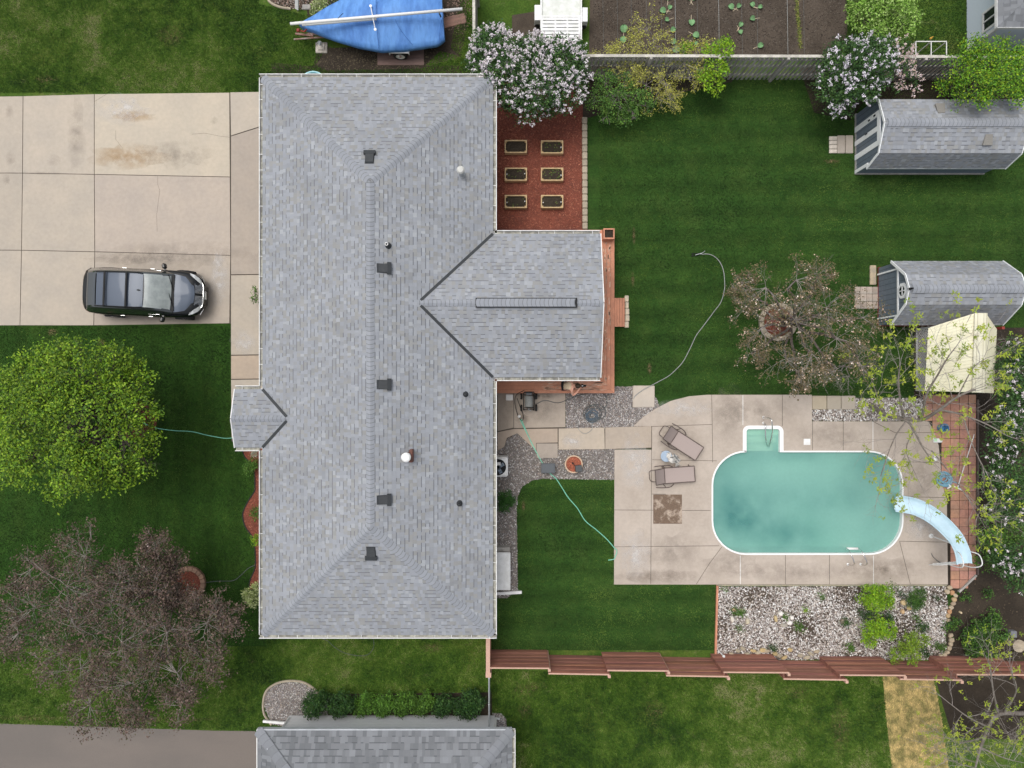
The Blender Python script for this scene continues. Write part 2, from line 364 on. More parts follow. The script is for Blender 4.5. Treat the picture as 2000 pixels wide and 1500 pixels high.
# concrete driveway in cast slabs
mb = MB(); T = lambda a, b=1.0, c=.98: (a, a * b, a * c)
cx = [(-500, -500, -505, -510), (46, 45, 43, 40), (185, 185, 186, 184), (449, 450, 451, 449)]
cy = [(196, 336, 486, 637), (188, 338.5, 489, 636), (184, 341, 492, 636), (181, 346, 499, 632)]
tones = [[T(.97), T(1.0), T(1.08, 1.0, .95)], [T(.93), T(.97), T(.96, .98)], [T(.96), T(.97), T(.90, .99)]]
for i in range(3):
    for j in range(3):
        g = .65
        pp = [(cx[i][j] + g, cy[i][j] + g), (cx[i + 1][j] - g, cy[i + 1][j] + g), (cx[i + 1][j + 1] - g, cy[i + 1][j + 1] - g), (cx[i][j + 1] + g, cy[i][j + 1] - g)]
        mb.prism(PX(pp), -.05, .03, tones[j][i])
structure(mb, 'driveway', M['concrete'])
structure(MB().sheet([PX([(-505, 196), (186, 186), (525, 182), (525, 760), (470, 760), (468, 862), (452, 862), (451, 632), (-505, 638)])], .010), 'driveway_joint_fill', M['joint'])
mb = MB()
for pp, t in (([(450.5, 181), (522, 180), (522, 243), (452, 265)], T(1.0)), ([(452, 267), (522, 245), (522, 535), (452, 536)], T(.83, .98)), ([(452, 538), (522, 537), (522, 692), (452, 693)], T(.95)),
              ([(452, 695), (522, 694), (522, 739), (452, 740)], T(.98, .92, .85)), ([(452, 742), (522, 741), (522, 762), (470, 764), (469, 860), (453, 856)], T(1.02))):
    mb.prism(PX(pp), -.05, .034, t)
structure(mb, 'front_walk', M['concrete'])
mb = MB()     # hairline cracks and joints in the slabs
for ln in ([(308, 343), (308, 360), (312, 372), (309, 395), (306, 420), (307, 452)], [(375, 262), (400, 260), (430, 266), (449, 268)], [(226, 255), (226, 272), (240, 290)], [(185, 198), (208, 184)], [(305, 498), (304, 488)]):
    mb.tube([P(x, y, .031) for x, y in ln], .004, 3)
props(mb.build('crack', M['joint']), kind='structure')
# stains that soaked into the drive
def stain(name, px, py, rx, ry, m, z, seed=0):
    rnd = random.Random(seed); pts = []
    for i in range(22):
        a = i / 22 * 2 * math.pi; k = 1 + rnd.uniform(-.3, .3); pts.append(Q(px + rx * k * math.cos(a), py + ry * k * math.sin(a)))
    o = MB().sheet([pts], z).build(name, m); return props(o, kind='structure')
def soft_mat(name, c, dens, sc):
    m = bpy.data.materials.new(name); m.use_nodes = True; nt = m.node_tree; b = nt.nodes['Principled BSDF']; b.inputs['Base Color'].default_value = (*c, 1); b.inputs['Roughness'].default_value = .9
    tc = node(nt, 'TexCoord'); n = noise(nt, tc.outputs['Object'], sc, 5, .7, .35, .75)
    g = node(nt, 'TexGradient', gradient_type='SPHERICAL'); mp = node(nt, 'Mapping'); mp.vector_type = 'POINT'
    mp.inputs['Location'].default_value = (-1, -1, 0); mp.inputs['Scale'].default_value = (2, 2, 0); lnk(nt, tc.outputs['Generated'], mp.inputs[0]); lnk(nt, mp.outputs[0], g.inputs[0])
    a = mth(nt, 'MULTIPLY', mth(nt, 'MULTIPLY', n, g.outputs[1]), dens); lnk(nt, a, b.inputs['Alpha']); return m
SM = dict(rust=soft_mat('rust_stain', (.42, .26, .11), .95, 1.6), grey=soft_mat('grey_stain', (.26, .225, .19), .55, 2), white=soft_mat('lime_stain', (.66, .64, .62), 1.0, 3), dirt=soft_mat('dirt_stain', (.15, .115, .085), .8, 2), bare=soft_mat('bare_patch', (.20, .14, .07), 1.3, 7))
for i, (px, py, rx, ry, k) in enumerate([(250, 308, 75, 24, 'rust'), (262, 228, 45, 12, 'rust'), (235, 215, 60, 30, 'white'), (420, 237, 8, 8, 'grey'), (22, 310, 12, 14, 'grey'), (20, 218, 8, 14, 'grey'), (350, 500, 160, 30, 'grey'), (105, 315, 18, 12, 'grey'), (13, 350, 8, 12, 'grey'),
        (345, 300, 80, 30, 'grey'), (480, 666, 26, 26, 'white'), (150, 270, 20, 75, 'grey'), (430, 545, 20, 60, 'white'), (85, 339, 40, 4, 'grey'), (260, 505, 90, 12, 'grey')]):
    stain('stain', px, py, rx, ry, SM[k], .0345 + i * .0004, i)
for i, (px, py, rx, ry) in enumerate([(104, 649, 12, 8), (199, 668, 10, 8), (90, 155, 30, 9), (335, 70, 30, 22), (1030, 1350, 30, 18), (1280, 1390, 22, 26), (1025, 1385, 14, 22), (1050, 1340, 24, 10), (1238, 458, 4, 20), (1236, 545, 4, 18), (1268, 720, 5, 12), (1000, 1005, 5, 20), (1022, 985, 4, 14), (1625, 315, 16, 5), (300, 1405, 120, 7), (60, 1402, 80, 7), (1640, 1420, 20, 60), (1560, 1350, 30, 16), (845, 1265, 25, 12)]):
    stain('bare_patch', px, py, rx, ry, SM['bare'], .0075 + i * .0003, i + 40)

# ---- beds
def bed(name, px, z, m, kind='structure'):
    return props(MB().sheet([PX(px)], z).build(name, m), kind=kind)
mulch_px = [(955, 140), (1138, 140), (1139, 452), (955, 452)]
bed('mulch_bed', mulch_px, .02, M['mulch'])
fb = [(470, 870), (478, 892), (490, 905), (497, 925), (498, 948), (497, 960), (484, 980), (475, 1000), (475, 1015), (480, 1030), (492, 1047), (497, 1062), (499, 1090), (498, 1110), (488, 1135), (487, 1150), (525, 1152), (525, 868)]
bed('front_mulch_bed', fb, .02, M['mulch'])
mb = MB(); mb.tube(crom([P(x, y, .02) for x, y in fb[:16]], 4), .028, 5); props(mb.build('bed_edging', M['rubber']), 'black plastic edging strip curving round the front mulch bed', 'edging')
MP = [(1, 1, 1), (.85, .8, .8), (1.2, 1.15, 1.1), (1.05, .95, .95), (1, 1, 1), (.9, .9, .9), (.7, .65, .65), (1.25, 1.25, 1.2), (1.7, 2.2, 2.2)]
mb = MB(); x, y = scatter(PX([(970, 215), (1136, 215), (1136, 446), (970, 446)]), 11000); chips(mb, x, y, .02, .075, .25, MP, .2)
x, y = scatter(PX(fb), 5200); chips(mb, x, y, .02, .07, .25, MP, .2)
props(mb.build('mulch_chips', M['mulch_chip']), 'red bark mulch covering the beds beside the house', 'mulch', kind='stuff')
g1 = [(1105, 755), (1265, 755), (1283, 780), (1290, 800), (1250, 832), (1237, 836), (1105, 840)]
g2 = [(955, 845), (1012, 846), (1048, 880), (1048, 890), (1089, 890), (1089, 872), (1202, 874), (1202, 937), (1060, 935), (1040, 938), (1020, 950), (1011, 970), (1009, 1000), (1011, 1130), (1011, 1152), (990, 1168), (955, 1168)]
g3 = [(1586, 800), (1655, 800), (1655, 778), (1800, 778), (1822, 800), (1815, 822), (1586, 822)]
g4 = [(515, 1376), (518, 1352), (535, 1337), (560, 1331), (590, 1333), (612, 1345), (622, 1360), (640, 1368), (640, 1410), (560, 1420), (530, 1414)]
g5 = [(962, 1392), (978, 1393), (989, 1404), (990, 1428), (962, 1428)]
for n_, g in (('gravel_bed', g1), ('gravel_bed', g2), ('gravel_bed', g4), ('gravel_bed', g5)): bed(n_, g, .014, M['gravel'])
GP = [(.20, .18, .17), (.30, .27, .25), (.42, .40, .38), (.14, .12, .12), (.60, .58, .56), (.34, .27, .23), (.26, .24, .25)]
mb = MB()
for g, n in ((g1, 9000), (g2, 20000), (g4, 6000), (g5, 900)):
    x, y = scatter(PX(g), n); chips(mb, x, y, .012, .055, .6, GP, .35)
props(mb.build('gravel', M['stone']), 'grey and tan gravel filling the beds round the patio and house corners', 'gravel', kind='stuff')
wb = [(1402, 1146), (1848, 1144), (1852, 1200), (1846, 1240), (1850, 1288), (1396, 1288)]
bed('rock_garden_bed', wb, .012, M['gardensoil']); bed('rock_strip_bed', g3, .012, M['gardensoil'])
WP = [(.70, .69, .67), (.52, .49, .46), (.80, .80, .79), (.36, .32, .29), (.25, .21, .19), (.45, .41, .38), (.28, .24, .22), (.55, .48, .42), (.20, .17, .16)]
mb = MB(); x, y = scatter(PX(wb), 26000)
den = .55 + .45 * np.sin(x * 1.7 + 1) * np.cos(y * 2.3) + RNG.uniform(-.45, .45, len(x)); k = den > .34; chips(mb, x[k], y[k], .012, .065, .6, WP, .35)
x, y = scatter(PX(g3), 3600); chips(mb, x, y, .012, .075, .6, WP, .35)
props(mb.build('white_rock', M['stone']), 'white and grey landscape rock spread below the pool deck', 'landscape rock', kind='stuff')
rb = [(1905, 640), (2400, 640), (2400, 1290), (1850, 1290), (1848, 1240), (1856, 1190), (1880, 1150), (1908, 1120), (1908, 790)]
bed('soil_bed', rb, .012, M['soil'])
bed('shrub_soil', [(1140, 130), (1430, 130), (1430, 160), (1290, 190), (1150, 230), (1138, 230)], .012, M['soil'])
bed('fence_soil', [(1560, 130), (2400, 130), (2400, 196), (1690, 196), (1660, 235), (1590, 220)], .012, M['soil'])
bed('garden_plot', [(1158, -300), (1640, -300), (1655, 60), (1640, 110), (1240, 112), (1150, 106)], .012, M['gardensoil'])
bed('boat_soil', [(596, -200), (905, -200), (912, 60), (900, 110), (860, 100), (830, 128), (760, 140), (640, 146), (612, 130), (620, 95), (700, 92), (760, 70), (600, 40)], .012, M['soil'])
bed('trailer_soil', [(1000, 30), (1060, 20), (1060, 110), (985, 110), (1000, 60)], .010, M['gardensoil'])
bed('house_side_soil', [(530, 122), (620, 130), (900, 128), (930, 150), (930, 170), (530, 170)], .009, M['soil'])
bed('hedge_soil', [(590, 1356), (960, 1352), (962, 1420), (590, 1420)], .013, M['soil'])
bed('dark_soil', [(1825, 1318), (2400, 1318), (2400, 1460), (1860, 1440), (1842, 1380)], .009, M['soil'])  # dark bare soil, same material as the other soil beds
bed('grass_verge_path', [(1785, 640), (1800, 640), (1800, 780), (1785, 780)], .012, M['soil'])
strawp = [(1724, 1321), (1822, 1322), (1838, 1400), (1852, 1500), (1870, 1700), (1760, 1700), (1742, 1500), (1730, 1400)]
bed('straw_bed', strawp, .008, M['straw'])
mb = MB(); x, y = scatter(PX(strawp), 16000); n = len(x); a = RNG.normal(0, .55, n) + np.pi / 2; L = RNG.uniform(.05, .16, n); ww = .006
d = np.stack([np.cos(a), np.sin(a), np.zeros(n)], -1); e = np.stack([-np.sin(a), np.cos(a), np.zeros(n)], -1) * ww
c = np.stack([x, y, RNG.uniform(.015, .04, n)], -1); V = np.stack([c - d * L[:, None] / 2 - e, c + d * L[:, None] / 2 - e, c + d * L[:, None] / 2 + e, c - d * L[:, None] / 2 + e], 1)
mb.bulk(V.reshape(-1, 3), 4, rand_pal([(1.3, 1.3, 1.2), (1, 1, 1), (.8, .8, .8), (1.6, 1.6, 1.5)], n)); props(mb.build('straw', M['straw']), 'dry straw mulched over a reseeded strip behind the fence', 'straw', kind='stuff')

# ---- grass blades over the lawns (uncountable)
EX = [POOL_OUT] + [PX(p) for p in (mulch_px, fb, g1, g2, g3, g4, g5, wb, rb, strawp, [(1155, -300), (1650, -300), (1650, 110), (1150, 110)], [(1198, 770), (1910, 770), (1910, 1142), (1198, 1142)], [(972, 745), (1280, 745), (1275, 880), (972, 880)],
      [(-600, 181), (530, 181), (530, 637), (-600, 637)], [(450, 181), (1170, 144), (1170, 760), (975, 760), (975, 1247), (505, 1247), (505, 880), (450, 880)], [(-100, 1410), (600, 1430), (600, 1700), (-100, 1700)], [(505, 1425), (1000, 1425), (1000, 1700), (505, 1700)], [(592, 1350), (962, 1350), (962, 1425), (592, 1425)], [(612, 95), (700, 96), (780, 95), (880, 98), (905, -40), (780, -40), (700, 40), (600, 30), (505, 8), (505, -40), (612, -40), (612, 60)], [(640, 92), (880, 95), (900, 112), (820, 135), (640, 138), (616, 128)], [(1830, 1318), (2200, 1318), (2200, 1450), (1860, 1440)])]
def vnoise(x, y, sc, seed):
    g = np.random.default_rng(seed).uniform(-1, 1, (64, 64)); u = x * sc + 1000.3; v = y * sc + 1000.7; i = np.floor(u).astype(int); j = np.floor(v).astype(int); fu = u - i; fv = v - j
    fu = fu * fu * (3 - 2 * fu); fv = fv * fv * (3 - 2 * fv); G = lambda a, b: g[a % 64, b % 64]
    return (G(i, j) * (1 - fu) + G(i + 1, j) * fu) * (1 - fv) + (G(i, j + 1) * (1 - fu) + G(i + 1, j + 1) * fu) * fv
def blades(name, region, n, pal, h, label, amp=.22, stripe=None):
    """pal runs from the darkest, greenest grass to the palest, driest"""
    x, y = scatter(region, n, EX); n = len(x); a = RNG.uniform(0, 2 * np.pi, n); hh = RNG.uniform(.5, 1.3, n) * h; lean = RNG.uniform(.3, 1.0, n) * hh; wv = .013
    b = np.stack([x, y, np.full(n, .004)], -1); dx = np.stack([np.cos(a), np.sin(a), np.zeros(n)], -1)
    e = np.stack([-np.sin(a), np.cos(a), np.zeros(n)], -1) * wv
    t = b + dx * lean[:, None]; t[:, 2] += hh * .8
    V = np.stack([b - e, b + e, t], 1); f = .55 * vnoise(x, y, .45, 3) + .45 * vnoise(x, y, 1.3, 4) + .35 * vnoise(x, y, 3.6, 5) + .3 * vnoise(x, y, 9, 6)
    if stripe is not None: f = f * 1.0 + .15 * np.sin((y if stripe else x) * 6.283 / 1.02) + .25 * vnoise(x * (.25 if stripe else 4), y * (4 if stripe else .25), 1.5, 8)
    ff = np.clip((f * .55 + .42 + RNG.normal(0, .16, n)) * (len(pal) - 1), 0, len(pal) - 1.001); k0 = ff.astype(int); fr = (ff - k0)[:, None]; pa = np.array(pal, np.float32); cc = (pa[k0] * (1 - fr) + pa[k0 + 1] * fr) * RNG.uniform(.75, 1.3, (n, 1)) * (1 + amp * f[:, None])
    mb = MB(); mb.bulk(V.reshape(-1, 3), 3, cc)
    props(mb.build(name, M['leaf']), label, 'grass', kind='stuff')
blades('mown_grass', FRONT, 230000, [(.013, .037, .006), (.025, .060, .009), (.039, .086, .012), (.066, .115, .019)], .05, 'short mown grass of the dark front lawn', .25, 0)
blades('mown_grass', BACK, 330000, [(.016, .041, .007), (.032, .072, .010), (.057, .109, .016), (.098, .152, .026)], .05, 'short mown grass of the dark striped back lawn', .25, 1)
WG = [(.022, .060, .008), (.040, .098, .011), (.068, .138, .014), (.10, .175, .022), (.145, .195, .045), (.21, .205, .10)]
blades('rough_grass', PX([(-50, -50), (930, -50), (930, 150), (505, 150), (505, 186), (-50, 190)]), 190000, WG, .06, 'patchy light grass above the driveway and round the boat')
blades('rough_grass', PX([(-50, 1262), (520, 1262), (520, 1247), (960, 1247), (960, 1420), (515, 1420), (515, 1430), (-50, 1415)]), 150000, WG, .06, 'patchy yellowish grass between the house and the drive below')
blades('rough_grass', PX([(960, 1310), (1730, 1320), (1745, 1550), (1000, 1550), (1000, 1425), (960, 1400)]), 170000, WG, .07, 'weedy grass behind the redwood fence')
blades('rough_grass', PX([(1645, -50), (1890, -50), (1890, 110), (1645, 110)]), 20000, [(.02, .06, .008), (.03, .075, .01)], .05, 'dark grass behind the board fence near the blue house')

v = MB() ; x, y = scatter(PX([(1158, -60), (1640, -60), (1650, 60), (1636, 108), (1158, 106)]), 7000); chips(v, x, y, .014, .05, .8, [(.10, .08, .062), (.075, .058, .045), (.055, .042, .034), (.13, .11, .09)], .45)
x, y = scatter(PX(rb), 9000); chips(v, x, y, .012, .05, .7, [(.07, .052, .036), (.05, .038, .026), (.10, .075, .05), (.035, .026, .02)], .4)
x, y = scatter(PX([(640, 92), (880, 95), (900, 112), (820, 135), (640, 138), (616, 128)]), 1500); chips(v, x, y, .012, .05, .6, [(.09, .07, .05), (.06, .045, .032), (.12, .10, .06)], .3)
props(v.build('soil_clods', M['clod']), 'loose crumbs of soil on the vegetable plot and shrub beds', 'soil', kind='stuff')
# ---- pool deck, patio and paths
dk = [(1200, 878), (1273, 878), (1273, 832), (1237, 832)] + [(1255, 815), (1280, 798), (1310, 783), (1345, 774), (1380, 771), (1425, 771)] + [(1585, 771), (1585, 823), (1812, 823), (1822, 840), (1832, 870), (1836, 910), (1838, 945), (1848, 975), (1850, 1141), (1199, 1141)]
mbk = MB(); DK = PX(dk)
mbk.sheet([DK, POOL_OUT], .045)
n = len(DK); mbk.add([(x, y, .045) for x, y in DK] + [(x, y, -.05) for x, y in DK], [[i, (i + 1) % n, n + (i + 1) % n, n + i] for i in range(n)])
structure(mbk, 'pool_deck', M['deckcrete'])
mb = MB(); jb = MB()
def joint(m_, pts, w_=.016, z=.049):
    for a, b in zip(pts[:-1], pts[1:]): m_.bar(P(*a, z), P(*b, z), w_, .003)
for l in ([(1273, 832), (1271, 1141)], [(1200, 996), (1388, 997)], [(1200, 1068), (1405, 1066)], [(1274, 898), (1400, 900)], [(1390, 771), (1391, 829)], [(1273, 833), (1391, 829)], [(1391, 829), (1392, 903)], [(1528, 772), (1528, 832)], [(1587, 823), (1587, 879)], [(1647, 823), (1647, 879)],
          [(1534, 1084), (1534, 1141)], [(1620, 1084), (1620, 1141)], [(1410, 1068), (1386, 1100), (1360, 1141)], [(1757, 1057), (1778, 1141)], [(1757, 1057), (1850, 1059)], [(1764, 970), (1848, 972)], [(1762, 902), (1834, 903)], [(1705, 823), (1748, 845), (1828, 845)], [(1273, 965), (1300, 965)]): joint(jb, l)
for l in ([(1451, 772), (1451, 830)], [(1446, 1085), (1446, 1141)], [(1706, 1085), (1706, 1141)], [(1705, 823), (1705, 879)]): joint(mb, l, .022)
props(jb.build('deck_joint', M['joint']), kind='structure'); props(mb.build('deck_caulk', M['caulk']), kind='structure')
for i, (px, py, rx, ry, k) in enumerate([(1320, 1080, 60, 40, 'grey'), (1420, 810, 40, 60, 'grey'), (1480, 800, 80, 30, 'grey'), (1620, 850, 70, 30, 'grey'), (1240, 900, 35, 60, 'white'), (1560, 1115, 120, 22, 'grey'), (1800, 940, 40, 80, 'grey'), (1800, 1030, 40, 30, 'white'), (1240, 1080, 36, 50, 'white'), (1430, 1100, 60, 30, 'grey'), (1320, 860, 46, 30, 'grey'), (1730, 1110, 90, 24, 'dirt'), (1300, 1125, 90, 14, 'dirt'), (1330, 800, 60, 20, 'white')]):
    stain('stain', px, py, rx, ry, SM[k], .0500 + i * .0004, i + 80)
mb = MB()
for pp, t in (([(972, 765), (1003, 765), (1003, 835), (972, 842)], T(.78, .96, .93)), ([(1004, 765), (1104, 765), (1104, 834), (1004, 836)], T(.88, .97, .95)), ([(972, 844), (1003, 838), (1089, 837), (1089, 864), (1047, 865), (1047, 880), (1010, 846), (990, 855), (985, 872), (972, 880)], T(.93, .93, .88)),
              ([(1048, 866), (1089, 866), (1089, 894), (1048, 894)], T(.86, .98)), ([(1091, 837), (1180, 835), (1181, 877), (1091, 878)], T(1.06, .97, .92)), ([(1182, 835), (1272, 832), (1272, 874), (1182, 877)], T(.93, .96, .92))):
    mb.prism(PX(pp), -.05, .036, t)
structure(mb, 'patio_path', M['concrete'])
bed('patio_joint_fill', [(970, 766), (1104, 766), (1104, 836), (1272, 832), (1272, 876), (1089, 879), (1089, 894), (1048, 894), (1046, 880), (1008, 846), (972, 878)], .018, M['joint'])
for i, (px, py, rx, ry, k) in enumerate([(1055, 773, 45, 8, 'dirt'), (1020, 815, 14, 22, 'dirt'), (988, 800, 14, 34, 'grey'), (1120, 860, 24, 18, 'white'), (1060, 800, 40, 30, 'grey')]): stain('stain', px, py, rx, ry, SM[k], .0370 + i * .0004, i + 130)
# brick paver walk beside the pool
mb = MB(); PVR = PX([(1800, 770), (1908, 770), (1908, 1122), (1880, 1142), (1867, 1160), (1850, 1142), (1850, 975), (1840, 940), (1834, 880), (1822, 838), (1806, 815)])
for r_ in range(24):
    for c_ in range(6):
        x0 = 1803 + 17.6 * c_ if c_ < 4 else 1873.4 + 17 * (c_ - 4) ; x1 = x0 + 16.8
        y0 = 771 + r_ * 17.2; y1 = y0 + 16.4
        if c_ >= 4: x0, x1 = (1873.6, 1889.6) if c_ == 4 else (1891, 1905)
        q = PX([((x0 + x1) / 2, (y0 + y1) / 2)])[0]
        if not in_poly(np.array([q[0]]), np.array([q[1]]), PVR)[0]: continue
        k = random.uniform(.88, 1.1); mb.prism(PX([(x0, y0), (x1, y0), (x1, y1), (x0, y1)]), -.03, .034 + random.uniform(0, .004), (k, k * random.uniform(.95, 1.08), k * random.uniform(.94, 1.1)))
structure(mb, 'paver_walk', M['brickpaver'])
bed('paver_sand', [(1800, 768), (1908, 768), (1908, 1122), (1880, 1142), (1867, 1162), (1848, 1142), (1848, 975), (1838, 940), (1832, 880), (1820, 838), (1804, 815)], .016, M['soil'])
def slab(name, label, cat, rect, z, m, group=None, col=(1, 1, 1), bev=.02, z0=0):
    x0, y0, x1, y1 = rect; a = P(x0, y0, z); b = P(x1, y1, z)
    mb = MB(); mb.box(((a.x + b.x) / 2, (a.y + b.y) / 2, (z + z0) / 2), (b.x - a.x, a.y - b.y, z - z0), 0, col, bev=bev)
    return props(mb.build(name, m, loc=((a.x + b.x) / 2, (a.y + b.y) / 2, z0)), label, cat, group)
for i, rr in enumerate([(1587, 773, 1615, 800), (1616, 773, 1643, 800), (1644, 773, 1671, 800)]):
    slab('paving_slab', ('yellowish', 'middle', 'rightmost pale')[i] + ' square slab in the row of three above the white rock strip', 'paving slab', rr, .055, M['concrete'], 'square slabs beside the white rock strip', [(1, .97, .85), (.95, .95, .9), (.98, .98, .95)][i])
slab('paving_slab', 'large pale square slab between the gravel and the lawn at the deck corner', 'paving slab', (1236, 753, 1279, 796), .06, M['concrete'], None, (1.12, 1.12, 1.12), .03)
slab('paving_slab', 'small white paving square beside the hose reel against the deck', 'paving slab', (988, 770, 1002, 782), .08, M['white'], None)
for i, rr in enumerate([(1636, 264, 1651, 299), (1652, 264, 1667, 299)]): slab('paving_slab', ('left', 'right')[i] + ' beige slab of the pair at the shed doorstep', 'paving slab', rr, .06, M['concrete'], 'doorstep slabs of the upper shed')
for i in range(4): slab('paving_brick', 'grey brick in the short stack left of the upper shed doorstep', 'brick', (1620, 266 + i * 8.4, 1635, 273.6 + i * 8.4), .05, M['greywood'], 'grey bricks beside the shed doorstep', (1.6, 1.5, 1.4), .01)
slab('paving_slab', 'tan slab standing by the lawn at the corner of the slate shed', 'paving slab', (1700, 518, 1712, 556), .08, M['rock'], None)
for r_ in range(3):
    for c_ in range(4):
        k = random.uniform(.7, 1.0); slab('paving_brick', 'worn reddish brick of the doorstep pad at the slate shed', 'brick', (1670 + c_ * 11.5, 560 + r_ * 14.5, 1681 + c_ * 11.5, 574 + r_ * 14.5), .04, M['brickpaver'], 'bricks of the slate shed doorstep', (k, k * 1.6, k * 1.9), .008)
for i in range(16):
    y0 = 228 + i * 13.75; slab('edging_block', 'rounded tan concrete block in the edging row between red mulch and lawn', 'edging block', (1137 + i * .05, y0, 1147.2 + i * .05, y0 + 13.0), .12, M['block'], 'edging blocks along the mulch bed', (random.uniform(.9, 1.1),) * 3, .025)
# thin timber edging of the rock garden, curb of the round bed
mb = MB(); mb.bar(P(1401, 1143, .05), P(1397, 1288, .05), .07, .1); props(mb.build('timber_edging', M['deck']), 'thin red timber edging down the left side of the rock garden', 'edging')
mb = MB(); mb.bar(P(1400, 1143, .05), P(1848, 1143, .05), .04, .1, (.8, .9, .9)); props(mb.build('timber_edging', M['rock']), 'long brown timber edging between the pool deck and rock garden', 'edging')
mb = MB(); mb.bar(P(1906, 1123, .05), P(1872, 1156, .05), .07, .12); props(mb.build('timber_edging', M['greywood']), 'short grey diagonal timber edging at the end of the brick paving', 'edging')
mb = MB(); mb.bar(P(1909, 780, .05), P(1909, 1122, .05), .06, .1); props(mb.build('timber_edging', M['bronze']), 'dark edging along the brick walk beside the lilac hedge', 'edging')
mb = MB(); mb.tube(crom([P(x, y, .03) for x, y in [(530, 1416), (516, 1395), (514, 1372), (520, 1350), (538, 1336), (562, 1330), (590, 1332), (612, 1344), (624, 1358)]], 5), .045, 6); props(mb.build('curb', M['block']), 'curved concrete curb round the gravel bed by the neighbour house', 'curb')

# ---- pool
pool = thing('swimming_pool', 'green water swimming pool with rounded corners, white rim and step alcove', 'swimming pool', P(1576, 980))
n = len(POOL_IN); mb = MB()
mb.add([(x, y, .07) for x, y in POOL_IN] + [(x, y, .07) for x, y in POOL_OUT] + [(x, y, .0) for x, y in POOL_OUT] + [(x, y, -.16) for x, y in POOL_IN],
       [[i, n + i, n + (i + 1) % n, (i + 1) % n] for i in range(n)] + [[n + i, 2 * n + i, 2 * n + (i + 1) % n, n + (i + 1) % n] for i in range(n)] + [[i, (i + 1) % n, 3 * n + (i + 1) % n, 3 * n + i] for i in range(n)])
mb.build('rim', M['coping'], pool)
mb = MB(); W2 = pool_outline(.3, .3)
mb.add([(x, y, -.12) for x, y in W2] + [(x, y, -1.15) for x, y in W2], [[i, (i + 1) % n, n + (i + 1) % n, n + i] for i in range(n)]); mb.sheet([W2], -1.15); mb.build('basin', M['poolwall'], pool)
mb = MB()
for (a, b, z) in ((837, 850.5, -.14), (850.5, 866, -.40), (866, 884, -.70)):
    p = P(1456.5, a); q = P(1522.5, b); mb.bx(p.x, q.x, q.y, p.y, -1.1, z)
mb.build('steps', M['poolstep'], pool)
wm = bpy.data.materials.new('pool_water'); wm.use_nodes = True; nt = wm.node_tree; b = nt.nodes['Principled BSDF']; out = nt.nodes['Material Output']
co = node(nt, 'TexCoord').outputs['Object']
c = mixc(nt, (.29, .56, .49), (.20, .44, .385), noise(nt, co, .26, 2, .45, .52, .75))
spx = node(nt, 'SeparateXYZ'); lnk(nt, co, spx.inputs[0])
def blob(bx_, by_, rx_, ry_, k):
    dx_ = mth(nt, 'MULTIPLY', mth(nt, 'SUBTRACT', spx.outputs[0], bx_), 1 / rx_); dy_ = mth(nt, 'MULTIPLY', mth(nt, 'SUBTRACT', spx.outputs[1], by_), 1 / ry_)
    d2 = mth(nt, 'ADD', mth(nt, 'MULTIPLY', dx_, dx_), mth(nt, 'MULTIPLY', dy_, dy_)); n_ = mth(nt, 'MULTIPLY_ADD', noise(nt, co, .8, 3, .5, .3, .7), .9, .35)
    return mth(nt, 'MULTIPLY', mth(nt, 'MULTIPLY', mth(nt, 'EXPONENT', mth(nt, 'MULTIPLY', d2, -1.0)), n_), k)
for q_ in ((-2.5, -.6, 1.3, .95, 1.15), (-.8, -1.3, 1.3, .55, .75), (.7, .15, 1.5, .6, .5), (2.6, 1.4, 1.0, .6, .5), (-3.2, .4, .5, .9, .5), (-1.0, 1.8, 1.6, .3, .5)): c = mixc(nt, c, (.075, .235, .235), blob(*q_))
c = mixc(nt, c, mth(nt, 'MULTIPLY_ADD', noise(nt, co, 9, 3, .6, .2, .8), .08, .96), 1.0, 'MULTIPLY'); lnk(nt, c, b.inputs['Base Color'])
b.inputs['Roughness'].default_value = .06; b.inputs['IOR'].default_value = 1.33
bn = node(nt, 'Bump'); bn.inputs['Strength'].default_value = .06; bn.inputs['Distance'].default_value = .02; lnk(nt, noise(nt, scaled(nt, co, (3, 1, 1)), 6, 3, .5, 0, 1), bn.inputs['Height']); lnk(nt, bn.outputs[0], b.inputs['Normal'])
tr = node(nt, 'BsdfTransparent'); tr.inputs[0].default_value = (.78, .96, .86, 1); mx = node(nt, 'MixShader'); mx.inputs[0].default_value = .60
lnk(nt, tr.outputs[0], mx.inputs[1]); lnk(nt, b.outputs[0], mx.inputs[2]); lnk(nt, mx.outputs[0], out.inputs['Surface'])
MB().sheet([POOL_IN], -.09).build('water', wm, pool)
def rail(name, label, paths, r_, cat='pool rail', extra=None):
    t = thing(name, label, cat, Vector(paths[0][0]))
    for p in paths: MB().tube(crom(p, 5), r_, 8).build('rail', M['chrome'], t, True)
    for p in paths:
        mb = MB(); e = p[0]; mb.lathe([(.05, 0), (.05, .02), (.03, .03)], (e[0], e[1], .045), 14); mb.build('anchor_cup', M['white'], t)
    return t
rail('grab_rail', 'chrome grab rail over the pool step alcove', [[P(1491, 815, .05), P(1492, 815, .5), P(1505, 818, .85), P(1508, 828, .85), P(1508, 846, .5), P(1503, 868, .05), P(1500, 877, -.3)], [P(1491, 826, .05), P(1493, 826, .3), P(1495, 832, .5), P(1495, 850, .4), P(1497, 866, .1), P(1500, 877, -.3)]], .022, extra=None)
t = rail('pool_ladder', 'chrome ladder at the lower edge of the pool', [[P(1656, 1102, .05), P(1665, 1104, .5), P(1668, 1098, .75), P(1660, 1078, .72), P(1655, 1072, .2), P(1655, 1072, -.8)], [P(1681, 1102, .05), P(1690, 1104, .5), P(1693, 1098, .75), P(1684, 1078, .72), P(1677, 1072, .2), P(1677, 1072, -.8)]], .022, 'pool ladder')
